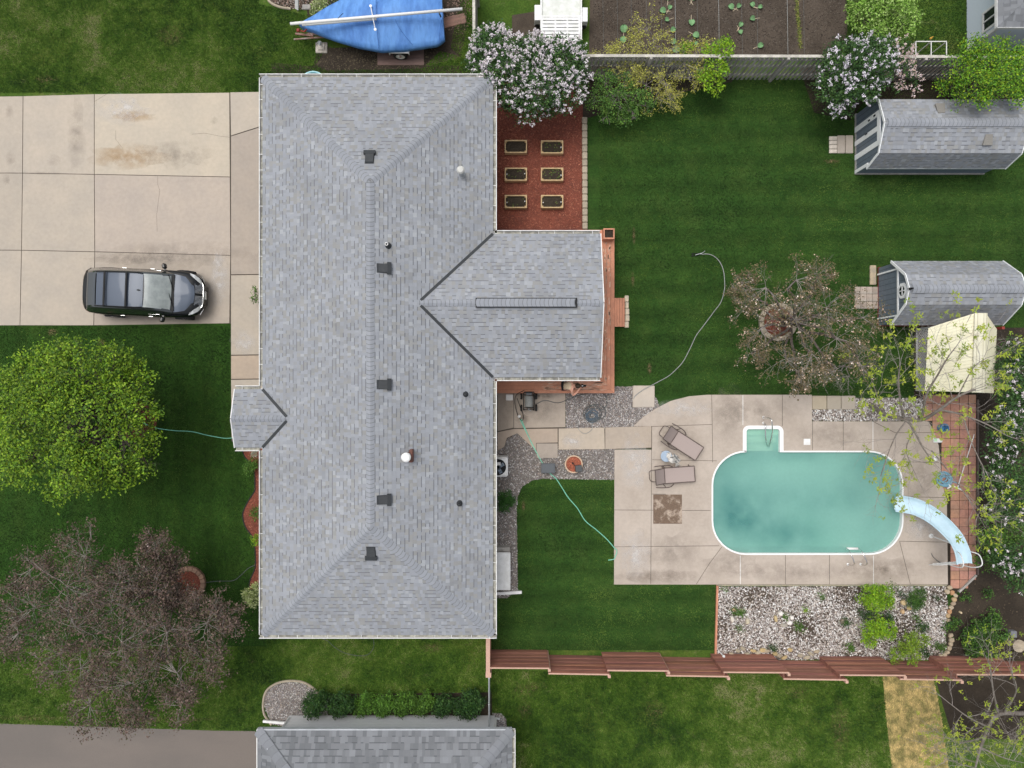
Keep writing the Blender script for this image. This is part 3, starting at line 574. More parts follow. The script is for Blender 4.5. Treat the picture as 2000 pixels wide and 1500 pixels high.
p = P(1655, 1072, 0); q = P(1677, 1072, 0)
for z in (-.05, -.35, -.65): mb = MB(); mb.bx(p.x, q.x, p.y - .04, p.y + .04, z - .02, z + .01); mb.build('tread', M['white'], t)
slab('skimmer_lid', 'white square skimmer lid set in the deck above the pool', 'skimmer lid', (1570, 857, 1583, 869), .058, M['white'], None, z0=.045, bev=.006)
# ------------------------------------------------------------------ roofs
def clip(poly, a, b, c):
    out = []; n = len(poly)
    for i in range(n):
        p, q = poly[i], poly[(i + 1) % n]; dp = a * p[0] + b * p[1] - c; dq = a * q[0] + b * q[1] - c
        if dp >= 0: out.append(p)
        if (dp >= 0) != (dq >= 0):
            t = dp / (dp - dq); out.append((p[0] + (q[0] - p[0]) * t, p[1] + (q[1] - p[1]) * t))
    return out
PAL_R = [(.312, .328, .358), (.298, .313, .342), (.325, .341, .372), (.292, .300, .312), (.296, .298, .296), (.286, .295, .312), (.303, .306, .305), (.355, .370, .394), (.312, .325, .348), (.305, .320, .348)]
PAL_R2 = [(.200, .208, .221), (.222, .231, .246), (.185, .193, .205), (.236, .246, .262), (.170, .178, .189)]
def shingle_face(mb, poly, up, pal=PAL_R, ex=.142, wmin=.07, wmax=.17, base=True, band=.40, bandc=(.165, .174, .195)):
    """lay shingle tabs in courses over a convex planar roof face (3D points), up = a vector that points up the slope in plan"""
    poly = [Vector(p) for p in poly]; n = (poly[1] - poly[0]).cross(poly[2] - poly[0]).normalized()
    if n.z < 0: n = -n; poly = poly[::-1]
    up = Vector((up[0], up[1], 0)).normalized(); v = (up - n * up.dot(n)).normalized(); u = v.cross(n)
    o = poly[0]; P2 = [((p - o).dot(u), (p - o).dot(v)) for p in poly]
    area = sum(P2[i][0] * P2[(i + 1) % len(P2)][1] - P2[(i + 1) % len(P2)][0] * P2[i][1] for i in range(len(P2)))
    if area < 0: P2 = P2[::-1]; poly = poly[::-1]
    if base: mb.add([p for p in poly] + [p - n * .06 for p in poly], [list(range(len(poly)))] + [[i, len(poly) + i, len(poly) + (i + 1) % len(poly), (i + 1) % len(poly)][::-1] for i in range(len(poly))], (.25, .26, .28))
    E = []
    for i in range(len(P2)):
        x0, y0 = P2[i]; x1, y1 = P2[(i + 1) % len(P2)]; l = math.hypot(x1 - x0, y1 - y0)
        if l < 1e-6: continue
        a, b = -(y1 - y0) / l, (x1 - x0) / l; E.append((a, b, a * x0 + b * y0))
    def W(uv, z): return o + u * uv[0] + v * uv[1] + n * z
    def emit(u0, u1, v0, v1, z0, z1, col):
        q = [(u0, v0), (u1, v0), (u1, v1), (u0, v1)]
        if any(a * p[0] + b * p[1] < c for a, b, c in E for p in q):
            for a, b, c in E:
                q = clip(q, a, b, c)
                if len(q) < 3: return
        mb.add([W(p, z0 + (z1 - z0) * (p[1] - v0) / (v1 - v0)) for p in q], [list(range(len(q)))], col)
    umin = min(p[0] for p in P2); umax = max(p[0] for p in P2); vmin = min(p[1] for p in P2); vmax = max(p[1] for p in P2)
    vv = vmin
    while vv < vmax:
        uu = umin - random.uniform(0, .3)
        while uu < umax:
            w_ = random.choice((random.uniform(wmin, wmax), random.uniform(.09, .15))); k = random.uniform(.93, 1.07); c = random.choice(pal)
            r = random.random(); lift = .004 if r < .5 else .0
            emit(uu, uu + w_, vv, vv + ex, .012 + lift, .004 + lift, (c[0] * k, c[1] * k, c[2] * k))
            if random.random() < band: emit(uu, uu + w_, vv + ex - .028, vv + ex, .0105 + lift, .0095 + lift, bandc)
            uu += w_
        vv += ex
def cap_line(mb, a, b, half=.165, drop=.065, step=.145, cols=((.305, .321, .352), (.296, .312, .342), (.312, .327, .356)), arc=5, side=None):
    """overlapping cap shingles along a hip or ridge from a up to b"""
    a = Vector(a); b = Vector(b); d = b - a; L = d.length; d /= L; s = d.cross(Vector((0, 0, 1))).normalized(); n = s.cross(d).normalized(); m = int(L / step)
    for i in range(m):
        t0 = i * step; t1 = t0 + step + .01; c = random.choice(cols); k = random.uniform(.95, 1.05); c = (c[0] * k, c[1] * k, c[2] * k)
        def row(t, z): 
            return [a + d * (t + .035 * (abs(j) / arc) ** 2) + s * (half * j / arc) + n * (z + .024 - drop * (abs(j) / arc) ** 1.3) for j in range(-arc, arc + 1)]
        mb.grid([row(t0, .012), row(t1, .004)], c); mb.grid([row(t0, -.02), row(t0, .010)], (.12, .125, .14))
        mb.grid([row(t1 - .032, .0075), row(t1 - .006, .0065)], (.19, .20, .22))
def gutter(parent, a, b, out, w_=.11, name='gutter', leaf=.6, step=.62):
    """white gutter along eave a->b, out = outward direction"""
    a = Vector(a); b = Vector(b); d = (b - a); L = d.length; d /= L; o = Vector(out).normalized()
    g = MB(); z = Vector((0, 0, 1))
    sec = [(0, .02), (0, -.10), (w_ * .85, -.10), (w_, -.02), (w_, .025), (w_ + .022, .025), (w_ + .022, -.115), (0, -.115)]
    def row(t): return [a + d * t + o * x + z * y for x, y in sec]
    g.grid([row(0), row(L)], closed=True); g.add(row(0), [list(range(8))]); g.add(row(L), [list(range(8))[::-1]])
    gt = g.build(name, M['white'], parent)
    t_ = MB(); t_.add([a + d * .01 + o * .004 - z * .055, b - d * .01 + o * .004 - z * .055, b - d * .01 + o * (w_ - .004) - z * .055, a + d * .01 + o * (w_ - .004) - z * .055], [[0, 1, 2, 3] if d.cross(o).z > 0 else [3, 2, 1, 0]]); t_.build('debris', M['gutterin'], gt)
    t = step * .4
    while t < L: h = MB(); h.bar(a + d * t - o * .01 + z * .018, a + d * t + o * (w_ + .01) + z * .018, .016, .006); h.build('hanger', M['white'], gt); t += step * random.uniform(.85, 1.15)
    return gt
def box_vent(parent, c, up, n):
    """black slant-back roof vent: flange and hood"""
    c = Vector(c); up = Vector(up).normalized(); n = Vector(n).normalized(); s = up.cross(n)
    m = Matrix((s, up, n)).transposed().to_4x4(); m.translation = c
    v = MB(); v.box((0, .03, .012), (.31, .36, .012), 0, (1, 1, 1), m)
    f = [(-.17, -.25, .04), (.17, -.25, .04), (.17, -.25, .13), (-.17, -.25, .13), (-.20, -.14, .04), (.20, -.14, .04)]
    v.add([m @ Vector(p) for p in [(-.2, -.26, .03), (.2, -.26, .03), (.2, -.13, .03), (-.2, -.13, .03), (-.2, -.26, .12), (.2, -.26, .12), (.2, -.13, .125), (-.2, -.13, .125)]], [[0, 3, 2, 1], [4, 5, 6, 7], [0, 1, 5, 4], [1, 2, 6, 5], [2, 3, 7, 6], [3, 0, 4, 7]])
    v.add([m @ Vector(p) for p in [(-.15, -.13, .02), (.15, -.13, .02), (.14, .17, .02), (-.14, .17, .02), (-.15, -.13, .115), (.15, -.13, .115), (.13, .15, .05), (-.13, .15, .05)]], [[0, 3, 2, 1], [4, 5, 6, 7], [1, 2, 6, 5], [2, 3, 7, 6], [3, 0, 4, 7]])
    return v.build('roof_vent', M['darkmetal'], parent)

# ---- the main house
XL, XR, YT, YB, HE = -8.885 + .13, -.54 - .13, 10.90 - .13, -8.94 + .13, 2.80
MID = (XL + XR) / 2; HW = (XR - XL) / 2; PITCH = .336; HR = HE + HW * PITCH
house = thing('house', 'large grey shingled hip roof house with white gutters and two cross gables', 'house', (MID, 0, 0))
NW, NE, SE, SW = (Vector(p) for p in ((XL, YT, HE), (XR, YT, HE), (XR, YB, HE), (XL, YB, HE)))
RN, RS = Vector((MID, YT - HW, HR)), Vector((MID, YB + HW, HR))
rf = MB()
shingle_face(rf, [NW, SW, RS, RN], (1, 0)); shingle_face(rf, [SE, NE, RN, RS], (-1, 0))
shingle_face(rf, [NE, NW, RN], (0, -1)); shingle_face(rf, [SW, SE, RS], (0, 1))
# right cross gable
gy0, gy1 = .24, 5.40 - .13
GX = 3.10; gm = (gy0 + gy1) / 2; gh = (gy1 - gy0) / 2; gz = HE + gh * PITCH; gx_in = XR - gh
rf2 = MB()
A1 = Vector((XR, gy1, HE)); B1 = Vector((GX, gy1, HE)); T1 = Vector((GX, gm, gz)); V1 = Vector((gx_in, gm, gz)); A0 = Vector((XR, gy0, HE)); B0 = Vector((GX, gy0, HE))
up_ = Vector((0, 0, .006))
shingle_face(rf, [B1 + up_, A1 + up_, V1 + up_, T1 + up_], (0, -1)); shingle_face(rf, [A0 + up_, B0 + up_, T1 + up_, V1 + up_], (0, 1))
# left porch gable
PXO = -9.73; py0, py1 = (750 - 878) * .018 + .08, (750 - 757) * .018 - .06
pm = (py0 + py1) / 2; ph = (py1 - py0) / 2; pz = HE + ph * PITCH; pin = XL + ph
C1 = Vector((XL, py1, HE)); D1 = Vector((PXO, py1, HE)); E1 = Vector((PXO, pm, pz)); F1 = Vector((pin, pm, pz)); C0 = Vector((XL, py0, HE)); D0 = Vector((PXO, py0, HE))
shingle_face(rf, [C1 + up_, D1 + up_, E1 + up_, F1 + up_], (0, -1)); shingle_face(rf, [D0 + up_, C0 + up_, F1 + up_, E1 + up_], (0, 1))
roof = rf.build('roof', M['shingle'], house)
cp = MB()
for a, b in ((NW, RN), (NE, RN), (SW, RS), (SE, RS)): cap_line(cp, a + Vector((0, 0, .0)), b)
cap_line(cp, RS, RN, .14); cap_line(cp, E1, F1, .13); cap_line(cp, T1, V1, .13)
cp.build('ridge_cap', M['shingle'], roof)
for a, b in ((A1, V1), (A0, V1), (C1, F1), (C0, F1)):
    vl = MB(); d = (b - a); b2 = a + d * (.965 if d.length > 2 else .93); vl.bar(a + Vector((0, 0, .030)), b2 + Vector((0, 0, .030)), .10, .012); vl.build('valley_flashing', M['darkmetal'], roof)
# ridge vent on the right gable
a = Vector((P(929, 591, gz).x, gm, gz + .05)); b = Vector((P(1127, 591, gz).x, gm, gz + .05)); rv = MB(); rv.bx(a.x, b.x, gm - .165, gm + .165, gz + .0, gz + .06)
rvo = rv.build('ridge_vent', M['black'], roof); rv = MB(); cap_line(rv, a + Vector((.01, 0, .012)), b - Vector((.01, 0, -.012)), .135, .012); rv.build('vent_cap', M['shingle'], rvo)
nW = Vector((-PITCH, 0, 1)); nE = Vector((PITCH, 0, 1)); nN = Vector((0, PITCH, 1)); nS = Vector((0, -PITCH, 1))
def on_roof(px, py):
    for _ in range(1):
        z = HE + 1
        for k in range(8):
            p = P(px, py, z); z = HE + PITCH * min(p.x - XL, XR - p.x, YT - p.y, p.y - YB)
    return P(px, py, z)
box_vent(roof, on_roof(722, 310), (0, -1, PITCH), nN); box_vent(roof, on_roof(725, 1078), (0, 1, PITCH), nS)
for py in (524, 751, 976): box_vent(roof, on_roof(748, py), (-1, 0, PITCH), nE)
def pipe(px, py, r_, h_, m_, name, capm=None):
    p = on_roof(px, py); v = MB(); v.lathe([(r_ * 2.1, .0), (r_ * 1.6, .05), (r_ * 1.15, .09), (r_ * 1.1, h_)], (p.x, p.y, p.z), 16)
    o = v.build(name, M['galv'] if m_ == 'galv' else M['darkmetal'], roof)
    v = MB(); v.lathe([(r_, h_ - .05), (r_, h_ + .02), (r_ * .7, h_ + .02), (r_ * .7, h_ - .1)], (p.x, p.y, p.z), 16); v.build('pipe_rim', M[capm or 'black'], o); return p
pipe(758, 480, .055, .30, 'dark', 'vent_pipe', 'white'); pipe(909, 770, .05, .24, 'dark', 'vent_pipe'); pipe(897, 983, .055, .26, 'dark', 'vent_pipe')
p = on_roof(902, 341); v = MB(); v.lathe([(.13, 0), (.10, .05), (.09, .08), (.09, .5)], p, 18); o = v.build('flue_pipe', M['galv'], roof)
v = MB(); v.lathe([(.10, .47), (.135, .5), (.135, .56), (.10, .62), (.02, .64)], p, 18); v.build('flue_cap', M['fluecap'], o)
p = on_roof(805, 889); v = MB(); v.box((p.x, p.y, p.z + .05), (.11, .43, .55), bev=.01); o = v.build('chimney', M['chimney'], roof)
v = MB(); v.lathe([(.12, .2), (.12, .72)], (p.x - .10, p.y - .0, p.z - .1), 18); o2 = v.build('flue_pipe', M['chimney'], roof)
v = MB(); v.lathe([(.13, .70), (.155, .74), (.155, .86), (.11, .90), (.01, .91)], (p.x - .10, p.y, p.z - .1), 22); v.build('flue_cap', M['white'], o2)
# gutters
zz = Vector((0, 0, -.02)); G = []
ex_ = Vector((.132, 0, 0)); gutter(house, NW + zz - ex_, NE + zz + ex_, (0, 1, 0)); gutter(house, SE + zz + ex_, SW + zz - ex_, (0, -1, 0))
gutter(house, Vector((XL, YT, HE)) + zz, Vector((XL, py1 + .12, HE)) + zz, (-1, 0, 0)); gutter(house, Vector((XL, py0 - .12, HE)) + zz, SW + zz, (-1, 0, 0))
gutter(house, NE + zz, Vector((XR, gy1 + .14, HE)) + zz, (1, 0, 0)); gutter(house, Vector((XR, gy0 - .14, HE)) + zz, SE + zz, (1, 0, 0))
gutter(house, Vector((XR + .14, gy1, HE)) + zz, Vector((GX, gy1, HE)) + zz, (0, 1, 0)); gutter(house, Vector((XR + .14, gy0, HE)) + zz, Vector((GX, gy0, HE)) + zz, (0, -1, 0))
gutter(house, Vector((PXO, py1, HE)) + zz, Vector((XL - .13, py1, HE)) + zz, (0, 1, 0)); gutter(house, Vector((PXO, py0, HE)) + zz, Vector((XL - .13, py0, HE)) + zz, (0, -1, 0))
# rake boards
for a, b in ((B1, T1), (B0, T1), (D1, E1), (D0, E1)):
    v = MB(); sx = .02 if a.x > 0 else -.02; v.bar(a + Vector((sx, 0, -.05)), b + Vector((sx, 0, -.05)), .03, .13); v.build('rake_board', M['white'], house)
v = MB(); ov = .42
v.bx(XL + ov, XR - ov, YB + ov, YT - ov, 0, HE - .03); v.bx(XR - ov, GX - .45, gy0 + ov, gy1 - ov, 0, HE - .03); v.bx(XL - .02, XL + ov, py0 + .15, py1 - .15, 0, HE - .03)
for x0, y0_, y1_, ym, zt in ((GX - .45, gy0 + ov, gy1 - ov, gm, gz - .2), (XL - .02, py0 + .15, py1 - .15, pm, pz - .15)):
    v.add([(x0, y0_, HE - .03), (x0, y1_, HE - .03), (x0, ym, zt)], [[0, 1, 2]])
wall = v.build('wall', M['siding'], house)
v = MB(); v.bx(XL - .06, XR + .06, YB - .06, YT + .06, HE - .16, HE - .12); v.bx(XR + .07, GX, gy0 - .06, gy1 + .06, HE - .165, HE - .125); v.bx(PXO, XL - .07, py0 - .05, py1 + .05, HE - .165, HE - .125); v.build('soffit', M['soffit'], house)
v = MB()
for y in (py0 + .1, py1 - .1): v.bx(PXO + .05, PXO + .17, y - .06, y + .06, 0, HE - .17)
v.build('porch_post', M['white'], house)
def window(parent, x, y, z0, z1, w_, ax, s=1):
    """window in a wall: ax 'x' = wall faces +-x"""
    f = MB(); g = MB()
    def bb(m_, a0, a1, c0, c1, t0, t1):
        if ax == 'x': m_.bx(x + s * t0, x + s * t1, y + a0, y + a1, c0, c1)
        else: m_.bx(x + a0, x + a1, y + s * t0, y + s * t1, c0, c1)
    h = w_ / 2
    for a0, a1, c0, c1 in ((-h - .08, -h, z0 - .08, z1 + .08), (h, h + .08, z0 - .08, z1 + .08), (-h, h, z1, z1 + .08), (-h, h, z0 - .08, z0), (-.025, .025, z0, z1)): bb(f, a0, a1, c0, c1, -.01, .05)
    o = f.build('window', M['white'], parent); bb(g, -h, h, z0, z1, -.005, .02); g.build('pane', M['glass'], o); return o
for y in (8.5, -1.6, -4.0, -6.6): window(house, XR - ov, y, .95, 2.1, 1.3, 'x')
for y in (1.0, -4.0, -6.8): window(house, XL + ov, y, .95, 2.1, 1.4, 'x', -1)
for x in (-2.5, -6.5): window(house, x, YB + ov, .95, 2.1, 1.2, 'y', -1)
for y in (gm - 1.3, gm + 1.5): window(house, GX - .45, y, .9, 2.1, 1.2, 'x')
window(house, 1.0, gy0 + ov, .9, 2.1, 1.6, 'y', -1)
for y, w_ in ((7.6, 4.9), ):
    d = MB(); d.bx(XL + ov - .04, XL + ov, y - w_ / 2, y + w_ / 2, 0, 2.15); g = d.build('garage_door', M['white'], house)
d = MB(); d.bx(XL - .07, XL - .03, pm - .46, pm + .46, .05, 2.1); d.build('door', M['redd'], house)
for py in (664, 735):
    d = MB(); p = P(504, py, 1.5); d.box((XL + ov - .10, p.y, 2.0), (.12, .12, .25), bev=.02); d.build('wall_lamp', M['black'], house)
v = MB(); v.bx(XR - ov, XR - ov + .07, YB + .55, YB + .65, .1, 2.7); v.build('downpipe', M['white'], house)

# ---- deck with boards
deck = thing('deck', 'orange brown board deck wrapping the right gable room', 'deck', P(1186, 600))
dz = .45; dx1 = 3.935; dyb = P(0, 768, dz).y; dyt = P(0, 449, dz).y; dx0 = XR - .0; dwx = GX - .45; dwy = gy0 + ov
bw = .138
v = MB(); nb = int((dx1 - dwx) / bw) + 1
for i in range(nb):
    x1 = dx1 - i * (bw + .008); x0 = x1 - bw; k = random.uniform(.88, 1.1); c = (k, k, k)
    yb0 = dyb + (dx1 - x1); yb1 = dyb + (dx1 - x0)
    pts = [(x1, dyt), (x0, dyt), (x0, yb1), (x1, yb0)]; v.prism(pts, dz - .03, dz + random.uniform(0, .004), c)
nb2 = int((dwy - dyb) / bw) + 1
for i in range(nb2):
    y0 = dyb + i * (bw + .008); y1 = y0 + bw; k = random.uniform(.85, 1.08); c = (k, k, k)
    v.prism([(dx0, y0), (dx1 - (y0 - dyb) - .006, y0), (dx1 - (y1 - dyb) - .006, y1), (dx0, y1)], dz - .03, dz + random.uniform(0, .004), c)
v.build('boards', M['deck'], deck)
v = MB(); v.bx(dx1 - .04, dx1 - .005, dyb + .01, dyt, 0.02, dz - .035); v.bx(dx0, dx1 - .005, dyb + .008, dyb + .04, .02, dz - .035); v.bx(dx0, dx1 - .05, dyb + .05, dwy, 0.02, dz - .1); v.bx(dwx, dx1 - .05, dwy, dyt, 0.02, dz - .1); v.build('skirt', M['redwood'], deck)
v = MB()   # bare patches where paint wore off
for _ in range(230):
    if random.random() < .55: x = random.choice([dx1 - .2, dx1 - .33, dx1 - .47]) + random.uniform(-.05, .05); y = random.uniform(dyb + .5, dyt - .5); a, b = random.uniform(.008, .03), random.uniform(.02, .13)
    else: x = random.uniform(1.2, dx1 - .35); y = dyb + random.uniform(.12, .42); a, b = random.uniform(.04, .2), random.uniform(.006, .02)
    k = random.uniform(.7, 1.25); v.add([(x - a, y - b, dz + .0052), (x + a * .7, y - b * .8, dz + .0052), (x + a, y + b, dz + .0052), (x - a * .6, y + b * .7, dz + .0052)], [[0, 1, 2, 3]], (k, k, k))
v.build('worn_patch', M['deckworn'], deck)
step = thing('deck_step', 'orange board step below the right side of the deck', 'step', P(1215, 610))
v = MB()
for i in range(4):
    a = P(1200 + i * 5.1, 582, .25); b = P(1205 + i * 5.1, 638, .25); v.bx(a.x + .004, b.x - .004, b.y, a.y, .2, .25 + .002 * i, (1 - .04 * i,) * 3)
v.build('tread', M['deck'], step); v = MB(); a = P(1200, 582, .25); b = P(1220, 638, .25); v.bx(a.x, b.x - .02, b.y + .02, a.y - .02, 0.02, .195); v.build('riser', M['redwood'], step)
for i in range(5): slab('stone_block', 'pale stone block in the row at the foot of the deck step', 'stone block', (1220.5 + random.uniform(-.8, .8), 577 + i * 12.7, 1229 + random.uniform(-.8, .8), 577 + i * 12.7 + 12.1), .12, M['rock'], 'stone blocks at the deck step', (1.35, 1.4, 1.5), .02)
def planter(name, label, cat, cx_, cy_, w_, d_, h_, m_, group=None, wall_t=.038, post=True, soilm=None, z0=0, n_plants=0, tags=0, fill=.75, seed=0):
    rnd = random.Random(seed); t = thing(name, label, cat, (cx_, cy_, z0), 0, group); v = MB()
    for s in (-1, 1):
        for k in range(2):
            za, zb = z0 + h_ * k / 2 + .004, z0 + h_ * (k + 1) / 2
            v.bx(cx_ + s * (w_ / 2 - wall_t), cx_ + s * w_ / 2, cy_ - d_ / 2, cy_ + d_ / 2, za, zb, (1 - .06 * k,) * 3); v.bx(cx_ - w_ / 2 + wall_t, cx_ + w_ / 2 - wall_t, cy_ + s * (d_ / 2 - wall_t), cy_ + s * d_ / 2, za, zb - .002)
    v.build('frame', m_, t)
    if post:
        for sx in (-1, 1):
            for sy in (-1, 1):
                v = MB(); v.bx(cx_ + sx * (w_ / 2 - wall_t), cx_ + sx * (w_ / 2 - wall_t - .05), cy_ + sy * (d_ / 2 - wall_t), cy_ + sy * (d_ / 2 - wall_t - .05), z0, z0 + h_ - .02, (.9, .85, .75)); v.build('post', m_, t)
    v = MB(); nx, ny = 12, 7; zs = z0 + h_ * fill
    v.grid([[(cx_ + (w_ / 2 - wall_t) * (2 * i / nx - 1), cy_ + (d_ / 2 - wall_t) * (2 * j / ny - 1), zs + rnd.uniform(-.015, .015)) for i in range(nx + 1)] for j in range(ny + 1)]); v.build('soil', soilm or M['soil'], t)
    if n_plants:
        v = MB()
        for _ in range(n_plants):
            x = cx_ + rnd.uniform(-.42, .42) * w_; y = cy_ + rnd.uniform(-.4, .4) * d_
            for k in range(4):
                a = rnd.uniform(0, 6.28); l = rnd.uniform(.02, .05); e = Vector((-math.sin(a), math.cos(a), 0)) * l * .35; d = Vector((math.cos(a), math.sin(a), .4)) * l; b = Vector((x, y, zs + .01))
                v.add([b, b + d * .5 + e, b + d, b + d * .5 - e], [[0, 1, 2, 3]], rnd.choice([(.06, .13, .03), (.10, .16, .03), (.16, .14, .04)]))
        v.build('seedlings', M['leaf'], t)
    for i in range(tags):
        v = MB(); x = cx_ + (-1 if i % 2 else 1) * w_ * .40; y = cy_ + rnd.uniform(-.05, .02); v.box((x, y, zs + .05), (.035, .03, .1), rnd.uniform(-.4, .4)); v.build('plant_tag', M['white'], t)
    return t
for i, (px, py, lab, npl, tg) in enumerate([(1007.5, 288, 'bare brown soil only, top left of the six', 0, 0), (1078, 289, 'green seedlings in it, top right of the six', 14, 1), (1007.5, 342, 'two white plant tags, middle left of the six', 6, 2),
        (1078, 342, 'yellow green sprouts all over, middle right of the six', 24, 1), (1007.5, 395, 'white specks and tags, bottom left of the six', 8, 2), (1078, 395, 'a white tag at each end, bottom right of the six', 3, 2)]):
    c = P(px, py, .15); planter('raised_planter', 'wooden raised bed with ' + lab, 'raised bed', c.x, c.y, .86, .50, .28, M['cedar'], 'wooden raised beds on the red mulch', npl and .04 or .04, True, None, 0, npl, tg, .72, i + 3)
c = P(1189, 457, .8); planter('planter_box', 'square orange wooden planter with dark soil on the deck corner', 'planter', c.x, c.y, .42, .40, .42, M['deck'], None, .05, False, None, dz + .006, 0, 0, .8)

# ---- neighbour's house below
nh = thing('neighbour_house', 'neighbour house with darker grey hip roof and white siding below', 'house', P(750, 1500))
h2 = 2.35; s2 = (CAM_H - h2) / F; x0, x1, y1 = -497 * s2, 0 * s2, -676 * s2; W_ = (x1 - x0); y0 = y1 - W_ * 1.5; hr = h2 + W_ / 2 * .42
a, b, c, d = Vector((x0, y1, h2)), Vector((x1, y1, h2)), Vector((x1, y0, h2)), Vector((x0, y0, h2)); r1 = Vector(((x0 + x1) / 2, y1 - W_ / 2, hr)); r2 = Vector(((x0 + x1) / 2, y0, hr))
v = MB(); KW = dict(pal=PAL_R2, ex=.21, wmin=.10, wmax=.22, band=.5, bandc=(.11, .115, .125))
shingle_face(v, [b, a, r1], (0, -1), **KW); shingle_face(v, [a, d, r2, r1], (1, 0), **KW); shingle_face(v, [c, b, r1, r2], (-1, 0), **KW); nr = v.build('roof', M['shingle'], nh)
v = MB(); cap_line(v, a, r1, .19, .04, .26, ((.24, .25, .27), (.22, .23, .245)), 3); cap_line(v, b, r1, .19, .04, .26, ((.24, .25, .27), (.22, .23, .245)), 3); v.build('ridge_cap', M['shingle'], nr)
gutter(nh, b + zz, c + zz, (1, 0, 0), .10); v = MB(); v.bx(x0 - .03, x0, y0, y1 + .03, h2 - .14, h2 + .03); v.bx(x0, x1, y1, y1 + .05, h2 - .14, h2 + .02, (.55, .58, .62)); v.build('fascia', M['white'], nh)
wy = P(0, 1397).y; v = MB(); xa, xb = P(566, 1400).x, P(966, 1400).x; v.bx(xa, xb, y0, wy, 0, h2 - .15)
for k in range(12): v.bx(xa - .01, xb + .01, wy - .01, wy + .012, .06 + k * .21, .06 + k * .21 + .203)
v.build('wall', M['vinyl'], nh)
v = MB(); v.bar(P(514, 1408.5, .15), P(568, 1413, .15), .09, .07); v.tube([P(568, 1413, .15), (xa + .06, wy + .03, .3), (xa + .06, wy + .03, h2 - .2)], .045, 6); v.build('downspout', M['white'], nh)
v = MB(); v.tube([P(975, 1404, .1), (xb + .05, wy + .03, .3), (xb + .05, wy + .03, h2 - .2)], .04, 6); v.build('downspout', M['white'], nh)

# ---- blue-grey house top right
bh = thing('blue_house', 'pale blue grey house with a white framed window at the top right edge', 'house', P(1960, 40))
hh = 2.45; sx0 = P(1888, 0).x; sy0 = P(0, 99).y; rx0 = P(1948, 0, hh).x; ry0 = P(0, 53, hh).y
v = MB(); v.bx(sx0, sx0 + 9, sy0, sy0 + 9, 0, hh - .02); hw = v.build('wall', M['wallblue'], bh)
v = MB(); v.bx(sx0 - .015, sx0 + .09, sy0 - .015, sy0 + .09, 0, hh + .0); v.build('corner_board', M['white'], bh)
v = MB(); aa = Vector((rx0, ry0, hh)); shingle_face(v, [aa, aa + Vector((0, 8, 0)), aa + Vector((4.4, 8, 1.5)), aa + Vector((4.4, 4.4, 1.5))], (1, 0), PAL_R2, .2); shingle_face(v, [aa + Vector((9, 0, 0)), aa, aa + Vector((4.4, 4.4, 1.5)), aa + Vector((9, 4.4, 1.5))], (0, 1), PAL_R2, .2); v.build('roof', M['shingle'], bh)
window(bh, sx0 - .0, (750 - 31) * (CAM_H - 1.55) / F, 1.05, 2.0, .62, 'x', -1)
v = MB(); v.bx(rx0, rx0 + 9, ry0 - .02, ry0, hh - .12, hh + .01); v.bx(rx0 - .02, rx0, ry0, ry0 + 8, hh - .12, hh + .01); v.build('fascia', M['white'], bh)

